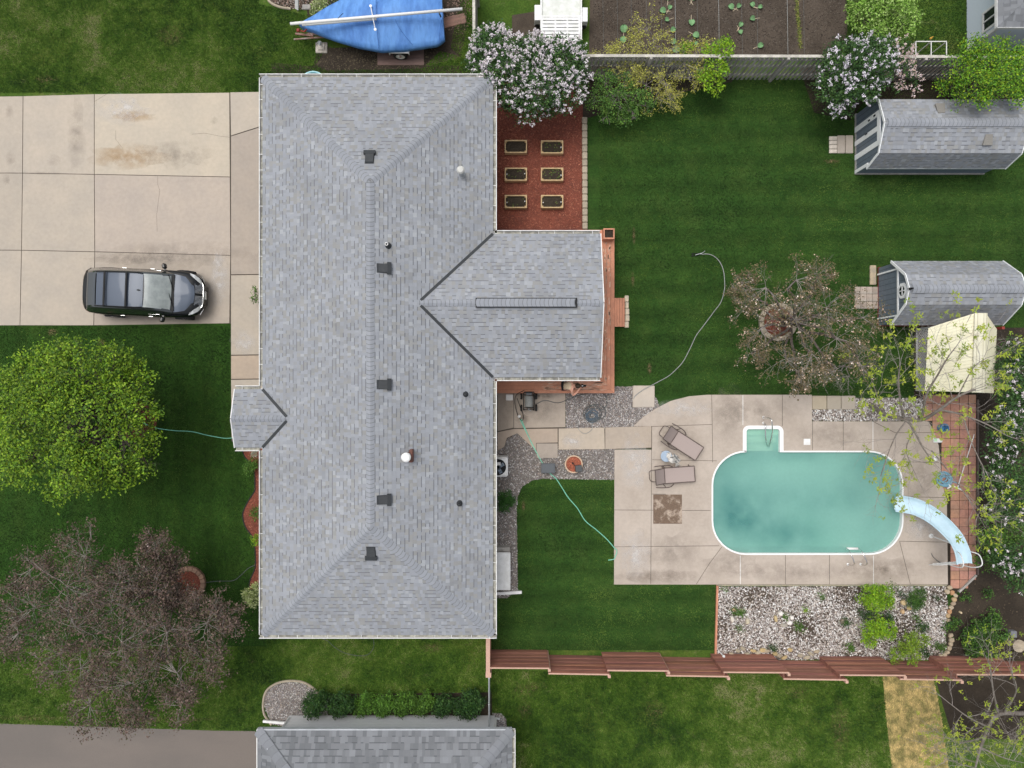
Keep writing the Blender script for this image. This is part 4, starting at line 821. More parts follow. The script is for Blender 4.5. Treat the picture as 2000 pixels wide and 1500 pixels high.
# ---- gambrel sheds
def gambrel(name, label, fx, bxx, cy_, hw_, he, hwb, hb, hrr, wallw, vents=(), oct_=False):
    t = thing(name, label, 'shed', ((fx + bxx) / 2, cy_, 0))
    ox = .10
    pr = [(-hw_, he), (-hwb, hb), (0, hrr), (hwb, hb), (hw_, he)]
    def pt(x, i, dz_=0): return Vector((x, cy_ + pr[i][0], pr[i][1] + dz_))
    v = MB()
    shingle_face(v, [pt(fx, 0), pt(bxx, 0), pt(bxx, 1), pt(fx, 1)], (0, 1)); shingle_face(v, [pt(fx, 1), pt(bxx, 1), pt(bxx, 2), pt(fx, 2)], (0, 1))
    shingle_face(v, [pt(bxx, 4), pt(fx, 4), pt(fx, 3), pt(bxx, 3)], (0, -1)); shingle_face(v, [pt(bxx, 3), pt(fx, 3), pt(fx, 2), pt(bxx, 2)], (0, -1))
    r_ = v.build('roof', M['shingle'], t); v = MB(); cap_line(v, pt(bxx, 2), pt(fx, 2), .15, .05); v.build('ridge_cap', M['shingle'], r_)
    v = MB()
    for i in range(4):
        for xx in (fx, bxx): v.bar(pt(xx, i, -.02), pt(xx, i + 1, -.02), .025, .10)
    for i in (0, 4): v.bar(pt(fx, i, -.03), pt(bxx, i, -.03), .03, .06)
    v.build('trim', M['shedtrim'], t)
    for (x, s) in vents:
        yy = s * hwb * .55; z_ = hb + (hrr - hb) * (1 - abs(yy) / hwb); n_ = Vector((0, (hrr - hb) / hwb * (1 if yy > 0 else -1), 1)).normalized(); upv = Vector((0, -1 if yy > 0 else 1, (hrr - hb) / hwb)).normalized()
        m_ = Matrix((upv.cross(n_), upv, n_)).transposed().to_4x4(); m_.translation = Vector((x, cy_ + yy, z_))
        v = MB(); v.add([m_ @ Vector(q) for q in [(-.17, -.2, .01), (.17, -.2, .01), (.12, .17, .01), (-.12, .17, .01), (-.17, -.2, .10), (.17, -.2, .10), (.13, .17, .035), (-.13, .17, .035)]], [[4, 5, 6, 7], [0, 1, 5, 4], [1, 2, 6, 5], [2, 3, 7, 6], [3, 0, 4, 7]]); v.build('roof_vent', mat('vent_grey', (.22, .21, .19), .7), r_)
    wx = fx + ox; hwl = wallw / 2; v = MB(); k = (pr[1][1] - pr[0][1]) / (hw_ - hwb)
    prof = [(-hwl, 0), (-hwl, he), (-hwb + .03, hb - .06), (0, hrr - .06), (hwb - .03, hb - .06), (hwl, he), (hwl, 0)]
    n_ = len(prof); v.add([(wx, cy_ + y, z) for y, z in prof] + [(bxx - ox, cy_ + y, z) for y, z in prof], [list(range(n_))[::-1], [n_ + i for i in range(n_)]] + [[i, (i + 1) % n_, n_ + (i + 1) % n_, n_ + i] for i in range(n_)])
    for i in range(int(wallw / .2)):   # vertical grooves of the siding
        y = cy_ - hwl + .1 + i * .2
        v.bx(wx - .004, wx, y, y + .012, .02, he + .1 if abs(y - cy_) > hwb else hb - .1, (.35, .35, .35))
    v.build('wall', M['sheddark'], t); return t, wx, pr
s1, wx, pr = gambrel('garden_shed', 'long upper garden shed with white striped double doors and two roof vents', 13.30, 18.5, 9.35, 1.26, 1.12, .97, 1.98, 2.40, 2.28, [(P(1837, 0, 2.2).x, 1), (P(1930, 0, 2.2).x, -1)])
v = MB(); w_ = wx - .02; cy_ = 9.35
for y, a_ in ((-1.09, .12), (-.54, .20), (.0, .18), (.54, .20)): v.bx(w_ - .02, w_ + .015, cy_ + y - a_ / 2, cy_ + y + a_ / 2, .05, 1.05 if abs(y) > 1 else 1.95 - (.0 if abs(y) > .1 else .12))
v.bx(w_ - .025, w_ + .015, cy_ - .6, cy_ + .6, 1.76, 1.96); v.build('door_trim', M['shedtrim'], s1)
v = MB(); v.box((w_ - .05, cy_ + .06, 1.0), (.03, .03, .14)); v.box((w_ - .04, cy_ + .53, 1.6), (.02, .05, .12)); v.box((w_ - .04, cy_ + .5, 1.2), (.02, .05, .12)); v.build('door_handle', M['black'], s1)
v = MB(); v.bx(wx - .02, 18.4, cy_ - 1.18, cy_ + 1.18, 0, .1); v.build('skid', M['greywood'], s1)
s2_, wx, pr = gambrel('garden_shed', 'slate coloured lower garden shed with an octagonal window in its gable', 14.17, 18.35, 3.40, 1.18, 1.2, .54, 2.17, 2.42, 2.24)
cy_ = 3.40; w_ = wx - .02; v = MB()
for y in (-.86, .86): v.bx(w_ - .015, w_ + .015, cy_ + y - .03, cy_ + y + .03, .05, 1.54)
v.bx(w_ - .018, w_ + .015, cy_ - .88, cy_ + .88, 1.48, 1.55); v.build('door_trim', M['shedtrim'], s2_)
oc = [(w_ - .03, cy_ + .30 * math.cos(R(22.5 + 45 * i)), 1.84 + .30 * math.sin(R(22.5 + 45 * i))) for i in range(8)]; ic = [(w_ - .03, cy_ + .19 * math.cos(R(22.5 + 45 * i)), 1.84 + .19 * math.sin(R(22.5 + 45 * i))) for i in range(8)]
bk = [(w_ + .03, p[1], p[2]) for p in oc]
v = MB(); v.add(oc + ic + bk, [[i, (i + 1) % 8, 8 + (i + 1) % 8, 8 + i] for i in range(8)] + [[i, 16 + i, 16 + (i + 1) % 8, (i + 1) % 8] for i in range(8)]); v.bx(w_ - .035, w_ - .01, cy_ - .012, cy_ + .012, 1.66, 2.02); v.bx(w_ - .034, w_ - .011, cy_ - .16, cy_ + .18, 1.83, 1.85); wo_ = v.build('window', M['shedtrim'], s2_)
v = MB(); v.add([(w_ - .012, p[1], p[2]) for p in ic], [list(range(8))]); v.build('pane', M['glass'], wo_)
v = MB(); v.bx(wx, 18.3, cy_ - 1.15, cy_ + 1.15, 0, .1); v.build('skid', M['redd'], s2_)
v = MB(); p = P(1779, 565, 2.45); v.box((p.x, cy_, 2.5), (.1, .05, .1)); v.lathe([(.05, 0), (.05, .05)], (p.x - .06, cy_ - .02, 2.5), 8); v.build('floodlight', M['black'], s2_)
# cream metal lean-to with lattice side
cs = thing('cream_shelter', 'cream ribbed metal roof shelter with white lattice side against the slate shed', 'shelter', P(1875, 700))
z1_, z2_ = 2.0, 2.52
def pp(x, y, z): return P(x, y, z)
v = MB(); Lt = [pp(1813, 641, z1_), pp(1833, 634, z1_ + .12), pp(1868, 623, z1_ + .36), pp(1903, 612, z2_)]; Lb = [pp(1806, 763, z1_), pp(1838, 764, z1_ + .12), pp(1870, 765.5, z1_ + .36), pp(1898, 766, z2_)]
m_ = 46
rows = []
for j in range(m_ + 1):
    t_ = j / m_; zz_ = .010 * (j % 2); rows.append([Lt[i].lerp(Lb[i], t_) + Vector((0, 0, zz_)) for i in range(4)])
v.grid(rows); Rt = [pp(1926, 612, z2_), pp(1947, 643, z1_)]; Rb = [pp(1922, 767, z2_), pp(1941, 768, z1_)]
v.grid([[Rt[i].lerp(Rb[i], j / m_) + Vector((0, 0, .010 * (j % 2))) for i in range(2)] for j in range(m_ + 1)]); v.build('roof', M['cream'], cs)
v = MB(); zc = Vector((0, 0, .03))
v.grid([[pp(1902, 611.5, z2_) + zc, pp(1907, 611.5, z2_) + zc * 1.6, pp(1921, 611.5, z2_) + zc * 1.6, pp(1927, 611.5, z2_) + zc], [pp(1897, 766.5, z2_) + zc, pp(1902, 766.5, z2_) + zc * 1.6, pp(1917, 767, z2_) + zc * 1.6, pp(1923, 767.5, z2_) + zc]], (.97, .98, 1.05))
for ua, ub in ((1902, 1897), (1926, 1922), (1908, 1903), (1920, 1916)): v.bar(pp(ua, 611.5, z2_) + zc * 1.9, pp(ub, 767, z2_) + zc * 1.9, .02, .012, (.80, .80, .84))
v.build('ridge_cap', M['cream'], cs)
lx = P(1789.5, 700).x; ya, yb_ = P(0, 643).y, P(0, 762).y; v = MB(); n_ = 20
for s in (-1, 1):
    for i in range(-14, n_ + 14):
        y0 = yb_ + (ya - yb_) * i / n_; pts = [(y0, .05), (y0 + s * 1.8, 1.85)]
        (ya_, za), (yb2, zb) = pts; t0, t1 = 0, 1
        dy = yb2 - ya_
        ts = sorted([(yb_ - ya_) / dy, (ya - ya_) / dy]); t0 = max(0, ts[0]); t1 = min(1, ts[1])
        if t1 - t0 < .03: continue
        v.bar((lx + .006 * s, ya_ + dy * t0, za + (zb - za) * t0), (lx + .006 * s, ya_ + dy * t1, za + (zb - za) * t1), .008, .035, up=(1, 0, 0) if False else (0, 0, 1))
for y in (ya, (ya + yb_) / 2, yb_): v.bx(lx - .03, lx + .03, y - .03, y + .03, 0, 1.95)
v.bx(lx - .025, lx + .025, yb_, ya, 1.86, 1.93); v.bx(lx - .025, lx + .025, yb_, ya, .0, .07); v.build('lattice_panel', M['lattice'], cs)
rx = P(1938, 0, 1.2).x - .1
for y in (ya - .1, yb_ + .05): v = MB(); v.bx(rx - .05, rx + .05, y - .05, y + .05, 0, 1.95); v.build('post', M['redd'], cs); v = MB(); v.bx(lx + .05, rx, yb_ - .03, yb_ + .03, .1, .8); v.build('back_wall', M['redd'], cs)
v = MB(); v.bx(lx + .05, rx, yb_ + .05, ya - .1, 0, .04); v.build('floor', M['redwood'], cs)

# ---- fences
def zigzag_fence():
    t = thing('wooden_fence', 'redwood fence of staggered horizontal board panels below the pool garden', 'fence', P(1400, 1290))
    spans = [(953, 1073, 1304), (1071, 1190, 1315), (1186, 1306, 1309), (1301, 1423, 1319), (1413, 1541, 1312.5), (1530, 1654, 1325.5), (1640, 1768, 1318), (1757, 1879, 1326), (1868, 2010, 1317), (2000, 2130, 1327)]
    prev = None; h_ = 1.8
    for i, (xa, xb, yt) in enumerate(spans):
        a = P(xa, yt, h_); b = P(xb, yt + (.8 if i % 2 == 0 else 2), h_); v = MB(); nb = 10
        for k in range(nb):
            z0_, z1_ = .05 + k * (h_ - .06) / nb, .05 + (k + 1) * (h_ - .06) / nb - .012; c = random.uniform(.8, 1.25); off = (.010 if k % 2 else 0)
            v.bar((a.x, a.y + off, (z0_ + z1_) / 2), (b.x, b.y + off, (z0_ + z1_) / 2), .022, z1_ - z0_, (c, c * random.uniform(.9, 1.05), c * random.uniform(.85, 1.05)))
        o = v.build('panel', M['redwood'], t); v = MB(); v.bar(a + Vector((0, -.005, .012)), b + Vector((0, -.005, .012)), .05, .02); v.build('top_rail', M['redtop'], o)
        v = MB(); v.bx(b.x - .05, b.x + .05, b.y - .13, b.y - .03, 0, h_ + .02); v.build('post', M['redtop'], t)
        if prev is not None:
            p0, p1 = (prev, a) if prev.y > a.y else (a, prev)
            v = MB()
            for k in range(nb):
                z0_, z1_ = .05 + k * (h_ - .06) / nb, .05 + (k + 1) * (h_ - .06) / nb - .012; c = random.uniform(.75, 1.0); v.bar((a.x + .03, p0.y, (z0_ + z1_) / 2), (a.x + .03, p1.y - .02, (z0_ + z1_) / 2), .03, z1_ - z0_, (c, c, c))
            v.build('end_boards', M['redwood'], t)
        prev = b
    x = P(954, 0, h_).x; ya_, yb2 = P(0, 1244, h_).y, P(0, 1320, h_).y; v = MB()
    for k in range(10):
        z0_ = .05 + k * .175; v.bx(x - .07, x - .045, yb2, ya_, z0_, z0_ + .165, (1.3, 1.2, 1.2)); v.bx(x + .02, x + .045, yb2 + .25, ya_, z0_, z0_ + .165, (1.2, 1.1, 1.1))
    v.build('return_panel', M['redwood'], t); v = MB(); v.bx(x - .09, x + .06, yb2, ya_, 1.81, 1.835); v.bx(x - .1, x + .1, yb2 - .05, yb2 + .12, 0, 1.84); v.build('top_rail', M['redtop'], t)
zigzag_fence()
def picket(name, label, a, b, h_, m_, pitch_=.16, w_=.082, rails=(.35, 1.1, 1.6), side=1, cap=False):
    a = Vector(a); b = Vector(b); d = b - a; L = d.length; d /= L; n_ = Vector((-d.y, d.x, 0)) * side; t = thing(name, label, 'fence', (a + b) / 2)
    v = MB(); i = 0; s = 0
    while s < L:
        k = random.uniform(.8, 1.15); off = .03 if i % 2 else -.045; c = a + d * s + n_ * off; v.box((c.x, c.y, h_ / 2 + random.uniform(-.01, .01)), (w_, .018, h_ - .04), math.atan2(d.y, d.x), (k, k, k)); s += pitch_ * .54; i += 1
    v.build('boards', m_, t); v = MB()
    for z in rails: v.bar(a + Vector((0, 0, z)), b + Vector((0, 0, z)), .06, .07)
    v.build('rail', m_, t)
    if cap: v = MB(); v.bar(a + Vector((0, 0, h_)), b + Vector((0, 0, h_)), .10, .03, (1.35, 1.35, 1.3)); v.build('cap_rail', m_, t)
    s = .0; 
    while s < L:
        c = a + d * s - n_ * .1; v = MB(); v.box((c.x, c.y, (h_ + .05) / 2), (.09, .09, h_ + .05)); v.build('post', m_, t); s += 2.5
    return t
picket('board_fence', 'weathered grey board fence between the vegetable plot and the back lawn', P(1128, 152.5), P(2030, 155), 1.9, M['greywood'], cap=True)
v = P(926, 0, 1.8).x; picket('board_fence', 'narrow grey wooden fence seen edge on beside the covered boat', (v, P(0, 95, 1.8).y, 0), (v - .02, P(0, -60, 1.8).y, 0), 1.8, M['greywood'], cap=True)
# chain link fence with gate
cf = thing('chain_link_fence', 'short galvanised chain link fence from the redwood fence to the neighbour house', 'fence', P(960, 1370))
x = P(957, 0).x; ya_, yb2 = P(0, 1322, 1.1).y, P(0, 1398).y; v = MB(); v.tube([(x, ya_, 1.15), (x, yb2, 1.15)], .028, 8); v.build('top_rail', M['galv'], cf)
for y in (ya_, (ya_ + yb2) / 2, yb2): v = MB(); v.tube([(x, y, 0), (x, y, 1.22)], .035, 8); v.build('post', M['galv'], cf)
v = MB(); n_ = 34
for s in (-1, 1):
    for i in range(n_ + 16):
        y0 = yb2 + (ya_ - yb2) * (i - 8) / n_; y1 = y0 + s * 1.1; c0, c1 = max(min(y0, ya_), yb2), max(min(y1, ya_), yb2)
        if abs(c1 - c0) < .05: continue
        t0 = abs(c0 - y0) / 1.1; t1 = abs(c1 - y0) / 1.1; v.tube([(x + .004 * s, c0, .04 + 1.1 * t0), (x + .004 * s, c1, .04 + 1.1 * t1)], .004, 3, cap=False)
v.build('mesh', M['galv'], cf)
# trellis frame behind the board fence
tf = thing('trellis', 'pale rectangular trellis frame standing behind the board fence', 'trellis', P(1820, 100))
v = MB(); ty = P(0, 81, 1.3).y; tx = [P(x_, 81, 1.3).x for x_ in (1789, 1819, 1849)]
v.bx(tx[0], tx[2], ty - .015, ty + .015, 1.28, 1.31)
for x_ in tx: v.bx(x_ - .015, x_ + .015, ty - .012, ty + .012, 0, 1.278)
for x_ in tx: v.bx(x_ - .014, x_ + .014, ty - .75, ty - .02, 1.27, 1.30)
v.build('frame', M['lattice'], tf)
sh = thing('garden_fork', 'garden tool with a yellow D handle leaning behind the trellis', 'garden tool', P(1812, 90)); v = MB(); q0, q1 = P(1808, 95, .1), P(1818, 76, 1.0); v.tube([q0, q1], .018, 8); v.build('shaft', M['cedar'], sh)
v = MB(); dd = (q1 - q0).normalized(); sdv = Vector((1, .5, 0)).normalized(); v.tube(crom([q1, q1 + dd * .06 + sdv * .06, q1 + dd * .14 + sdv * .06, q1 + dd * .14 - sdv * .06, q1 + dd * .06 - sdv * .06, q1], 4), .014, 6); v.build('handle', M['paleyel'], sh)
# ------------------------------------------------------------------ plants
def leafquads(mb, C, size, pal, up=.7, asp=.55, jit=.25, cluster_tint=None):
    """one pointed leaf (rhombus) at each row of C"""
    n = len(C)
    if n == 0: return
    nrm = RNG.normal(0, 1, (n, 3)); nrm[:, 2] = np.abs(nrm[:, 2]) + up; nrm /= np.linalg.norm(nrm, axis=1, keepdims=True)
    a = RNG.normal(0, 1, (n, 3)); a -= nrm * (a * nrm).sum(1, keepdims=True); a /= np.linalg.norm(a, axis=1, keepdims=True); b = np.cross(nrm, a)
    s = (size * RNG.uniform(.65, 1.3, n))[:, None]
    V = np.stack([C - a * s * .5, C + b * s * asp * .5, C + a * s * .55, C - b * s * asp * .5], 1)
    c = rand_pal(pal, n)
    if cluster_tint is not None: c = c * cluster_tint[:, None]
    mb.bulk(V.reshape(-1, 3), 4, c)
def segtubes(mb, segs, col=(1, 1, 1), k=4):
    """segs: list of (p0, p1, r0, r1)"""
    if not segs: return
    A = np.array([s[0] for s in segs], float); B = np.array([s[1] for s in segs], float); r0 = np.array([s[2] for s in segs]); r1 = np.array([s[3] for s in segs])
    d = B - A; d /= np.maximum(np.linalg.norm(d, axis=1, keepdims=True), 1e-6); ref = np.where(np.abs(d[:, 2:3]) > .9, np.array([[1., 0, 0]]), np.array([[0., 0, 1.]]))
    u = np.cross(d, ref); u /= np.linalg.norm(u, axis=1, keepdims=True); v = np.cross(d, u); n = len(segs); ring0 = []; ring1 = []
    for i in range(k):
        an = 2 * math.pi * i / k; e = u * math.cos(an) + v * math.sin(an); ring0.append(A + e * r0[:, None]); ring1.append(B + e * r1[:, None])
    V = np.stack(ring0 + ring1, 1).reshape(-1, 3); b = np.arange(n)[:, None] * 2 * k
    Fc = np.concatenate([b + np.array([i, (i + 1) % k, k + (i + 1) % k, k + i]) for i in range(k)], 1).reshape(-1, 4)
    mb.bulkf(V, Fc, np.tile(np.array(col, np.float32), (n * k, 1)))
def rv(s=1.0): return Vector((random.gauss(0, s), random.gauss(0, s), random.gauss(0, s)))
def limb(segs, a, b, r0, r1, n=4, wob=.08):
    a = Vector(a); b = Vector(b); L = (b - a).length; prev = a; pts = [a]
    for i in range(1, n + 1):
        t = i / n; q = a.lerp(b, t)
        if i < n: q = q + rv(L * wob)
        segs.append((prev, q, r0 + (r1 - r0) * (i - 1) / n, r0 + (r1 - r0) * t)); prev = q; pts.append(q)
    return pts
def sprout(segs, tips, p, d, L, r, depth, kids_=3, spread=.7, flat=.5, wob=.25, shrink=.62):
    """a twig that bends and forks"""
    d = d.normalized(); q = p; n = 3
    for i in range(n):
        d = (d + rv(wob * .5)).normalized(); d.z *= (1 - flat * .2); nq = q + d * (L / n); segs.append((q, nq, r * (1 - .2 * i), r * (1 - .2 * (i + 1)))); q = nq
        if depth > 0 and i >= 0:
            for _ in range(1 if i < n - 1 else kids_ - 1):
                dd = (d + rv(spread)); dd.z *= flat
                sprout(segs, tips, q, dd, L * shrink * random.uniform(.7, 1.2), r * .55, depth - 1, kids_, spread, flat, wob, shrink)
    tips.append((q, d))
def tree(name, label, cat, base, th, tr, lobes, leaf, bark='bark', twig=None, fork=.6, dense=True, depth=1, tw_n=10, tw_r=.012, group=None, petals=None, leafname='crown', sub=.9, limb_r=.5, up=.6, flat=.6, leaves_at='lobe', cull=.0, wob=.25, base_h=0.0, spread=.7, twiglen=.55):
    """lobes: (px, py, height, radius[, density]); leaf: dict(n, size, pal, spread)"""
    bp = P(base[0], base[1], 0); t = thing(name, label, cat, bp, 0, group); segs = []; tw = []; tips = []
    top = bp + Vector((0, 0, th))
    if tr > 0:
        r_ = 0
        limb(segs, bp - Vector((0, 0, .05)), top, tr, tr * .75, 3, .04)
    mb = MB(); pb = MB()
    for lb in lobes:
        C = P(lb[0], lb[1], lb[2]); r = lb[3]; dn = lb[4] if len(lb) > 4 else 1.0
        if tr > 0:
            st = top if random.random() < .6 else bp.lerp(top, .8); limb(segs, st, C - Vector((0, 0, r * .3)), tr * limb_r, tr * limb_r * .4 + .008, 4, .05)
        for k in range(int(tw_n * dn ** .5)):
            d = rv(); d.z = abs(d.z) * .6 if random.random() < .75 else -abs(d.z) * .3; d.normalize()
            sprout(tw, tips, C - Vector((0, 0, r * .25)), d, r * twiglen * random.uniform(.7, 1.2) * (1.7 if depth == 0 else 1), tw_r, depth, 3, spread, flat, wob)
        if leaves_at == 'lobe' and leaf:
            nc = max(3, int(leaf['n'] * dn * r * r)); D = RNG.normal(0, 1, (nc, 3)); D /= np.linalg.norm(D, axis=1, keepdims=True); D[:, 2] = np.where(D[:, 2] < -.25, -D[:, 2], D[:, 2]); rad = r * (RNG.uniform(.25, 1, nc) ** .45)
            cc = np.array(C)[None] + D * rad[:, None] * np.array([1, 1, leaf.get('squash', .75)]); m = leaf.get('per', 14); sp = leaf['spread']
            tint_ = np.repeat(RNG.uniform(.58, 1.32, nc), m); LC = np.repeat(cc, m, 0) + RNG.normal(0, sp, (nc * m, 3)) * np.array([1, 1, .6]); leafquads(mb, LC, leaf['size'], leaf['pal'], up, leaf.get('asp', .55), cluster_tint=tint_)
            if petals:
                npt = int(petals['n'] * dn * r * r); D = RNG.normal(0, 1, (npt, 3)); D /= np.linalg.norm(D, axis=1, keepdims=True); D[:, 2] = np.abs(D[:, 2]) * .9 + .1; D /= np.linalg.norm(D, axis=1, keepdims=True)
                pc = np.array(C)[None] + D * r * RNG.uniform(.85, 1.08, npt)[:, None] * np.array([1, 1, leaf.get('squash', .75)]); panicles(pb, pc, D, petals)
    if leaves_at == 'tips' and leaf and tips:
        T_ = np.array([x[0] for x in tips]); m = leaf.get('per', 5)
        if cull: T_ = T_[RNG.uniform(0, 1, len(T_)) > cull]
        LC = np.repeat(T_, m, 0) + RNG.normal(0, leaf['spread'], (len(T_) * m, 3)); leafquads(mb, LC, leaf['size'], leaf['pal'], up, leaf.get('asp', .55), cluster_tint=np.repeat(RNG.uniform(.75, 1.25, len(T_)), m))
        if petals:
            k = RNG.uniform(0, 1, len(T_)) < petals['frac']; m = petals.get('per', 5); LC = np.repeat(T_[k], m, 0) + RNG.normal(0, petals['spread'], (k.sum() * m, 3)); leafquads(pb, LC, petals['size'], petals['pal'], .9, .9)
    if segs:
        b = MB(); segtubes(b, segs, k=7); b.build('trunk', M[bark], t, True)
    if tw:
        b = MB(); segtubes(b, tw, k=3); b.build('branches', M[twig or bark], t)
    if mb.blocks: mb.build(leafname, M['leaf'], t)
    if pb.blocks: pb.build('blossom', M['petal'], t)
    return t
def panicles(pb, pc, D, petals):
    """upright cone-shaped flower clusters"""
    n = len(pc); m = petals.get('per', 16); L = petals.get('len', .16); ax = D + RNG.normal(0, .25, (n, 3)); ax[:, 2] += .4; ax /= np.linalg.norm(ax, axis=1, keepdims=True)
    t = RNG.uniform(0, 1, (n, m)); sc = RNG.uniform(.7, 1.25, n)[:, None]; off = RNG.normal(0, 1, (n, m, 3)) * (petals.get('w', .04) * (1.15 - t) * sc)[:, :, None]
    Cc = pc[:, None] + ax[:, None] * (t * L * sc)[:, :, None] + off; tint_ = np.repeat(RNG.uniform(.85, 1.12, n), m); leafquads(pb, Cc.reshape(-1, 3), petals['size'], petals['pal'], .5, .95, cluster_tint=tint_)

G_LILAC = [(.035, .085, .022), (.05, .115, .03), (.025, .065, .02), (.07, .14, .03)]
G_MAPLE = [(.115, .215, .010), (.15, .26, .013), (.078, .165, .009), (.20, .30, .020), (.045, .105, .009)]
G_BRIGHT = [(.14, .29, .012), (.20, .36, .018), (.10, .23, .012), (.26, .39, .02)]
G_MID = [(.06, .145, .02), (.085, .185, .025), (.045, .11, .018), (.11, .20, .035)]
G_DARK = [(.022, .066, .014), (.034, .088, .016), (.016, .05, .012), (.050, .11, .022)]
G_YEL = [(.33, .33, .055), (.40, .39, .08), (.26, .28, .045), (.44, .42, .11)]
P_LIL = [(.68, .62, .67), (.76, .72, .74), (.61, .54, .61), (.80, .77, .77), (.70, .62, .63)]
P_WHT = [(.72, .69, .74), (.78, .76, .78), (.64, .58, .68), (.70, .64, .72)]

# the large yellow-green tree on the front lawn
rl = random.Random(3); lob = [(150, 815, 4.6, 1.0, .8), (60, 820, 4.3, 1.2), (235, 790, 4.0, 1.0, .8), (150, 725, 4.0, 1.1), (60, 740, 3.7, 1.0), (215, 715, 3.7, .85), (150, 905, 4.1, 1.1, .8), (60, 890, 3.9, 1.1), (235, 880, 3.9, 1.0, .8), (285, 800, 3.4, .65), (5, 830, 3.6, 1.1), (20, 905, 3.2, .9), (115, 955, 3.2, .55), (190, 925, 3.4, .8), (270, 750, 3.3, .65), (145, 690, 3.3, .55), (280, 905, 3.0, .6), (5, 760, 3.2, .9), (240, 930, 3.1, .55), (-20, 820, 3.3, 1.0), (105, 780, 4.4, 1.0)]
for k in range(34):
    a_ = rl.uniform(0, 6.283); rr_ = rl.uniform(60, 152); lob.append((152 + rr_ * math.cos(a_), 822 + rr_ * .98 * math.sin(a_), 4.3 - (rr_ / 150) ** 2 * 1.2 + rl.uniform(-.2, .5), rl.uniform(.26, .5), 1.3))
tree('leafy_tree', 'big round yellow green tree on the front lawn beside the hose', 'tree', (268, 808), 1.6, .16, lob, dict(n=70, size=.10, pal=G_MAPLE, spread=.12, per=16, squash=.62), 'darkbark', 'darkbark', depth=1, tw_n=9, up=.9)
# reddish sparse crabapple by the brick ring
lob = [(120, 1150, 4.3, 1.15), (60, 1190, 3.9, .9), (160, 1090, 4.0, .8), (60, 1110, 3.6, .7), (210, 1180, 4.0, .9), (140, 1230, 4.2, .9), (230, 1260, 4.1, 1.0), (320, 1240, 3.9, .95), (400, 1220, 3.4, .8), (150, 1310, 3.7, .9), (250, 1340, 3.7, .9), (340, 1320, 3.6, .9), (390, 1290, 3.2, .7), (170, 1380, 3.2, .7), (270, 1385, 3.1, .6), (350, 1380, 3.0, .6), (110, 1280, 3.6, .8), (440, 1210, 3.0, .5), (30, 1240, 3.2, .6), (300, 1070, 2.9, .5), (310, 1110, 2.9, .5), (345, 1105, 2.4, .4), (355, 1170, 2.5, .5), (300, 1155, 3.3, .6), (250, 1130, 3.5, .6), (385, 1185, 2.8, .5)]
G_RED = [(.112, .074, .060), (.140, .096, .078), (.088, .064, .048), (.080, .072, .034), (.17, .115, .095)]
tree('crabapple_tree', 'sparse reddish leaved crabapple tree spreading over the lower front lawn', 'tree', (352, 1142), 1.3, .13, lob, dict(size=.075, pal=G_RED, spread=.10, per=11), 'darkbark', 'twig', depth=2, tw_n=9, tw_r=.013, leaves_at='tips', up=.3, cull=.3, twiglen=.80, spread=.75, limb_r=.24,
     petals=dict(frac=.004, per=6, size=.05, spread=.05, pal=[(.6, .42, .42), (.7, .55, .52)]))
# bare pale limbs inside the crabapple
# blossoming sparse tree on the back lawn
lob = [(1500, 560, 2.9, .85), (1560, 545, 3.2, .85), (1620, 600, 3.4, .9), (1560, 625, 3.5, .9), (1490, 640, 2.7, .7), (1640, 660, 3.4, .95), (1590, 690, 3.2, .8), (1690, 620, 3.1, .65), (1460, 600, 2.3, .55), (1600, 540, 2.9, .55), (1540, 700, 2.7, .7), (1680, 700, 2.9, .6), (1470, 690, 2.2, .45), (1560, 740, 2.3, .4), (1450, 550, 2.3, .45), (1640, 720, 2.8, .6)]
tree('blossom_tree', 'sparse tree with fading pink blossom in a stone ring on the back lawn', 'tree', (1524, 634), 1.3, .12, lob, dict(size=.07, pal=[(.125, .105, .048), (.165, .125, .065), (.09, .09, .035), (.19, .145, .085)], spread=.07, per=7), 'darkbark', 'twig', depth=2, tw_n=8, tw_r=.011, leaves_at='tips', cull=.5, twiglen=.8,
     petals=dict(frac=.17, per=4, size=.05, spread=.045, pal=[(.55, .39, .29), (.66, .50, .38), (.48, .35, .26), (.76, .66, .58)]))
lob = [(1625, 728, 1.9, .55), (1660, 735, 1.9, .55), (1690, 715, 1.8, .5)]
tree('bare_shrub', 'bare grey twiggy shrub hanging below the blossoming tree', 'shrub', (1640, 716), .5, .05, lob, None, 'twig', 'twig', depth=2, tw_n=7, tw_r=.009, twiglen=.8, spread=.6)
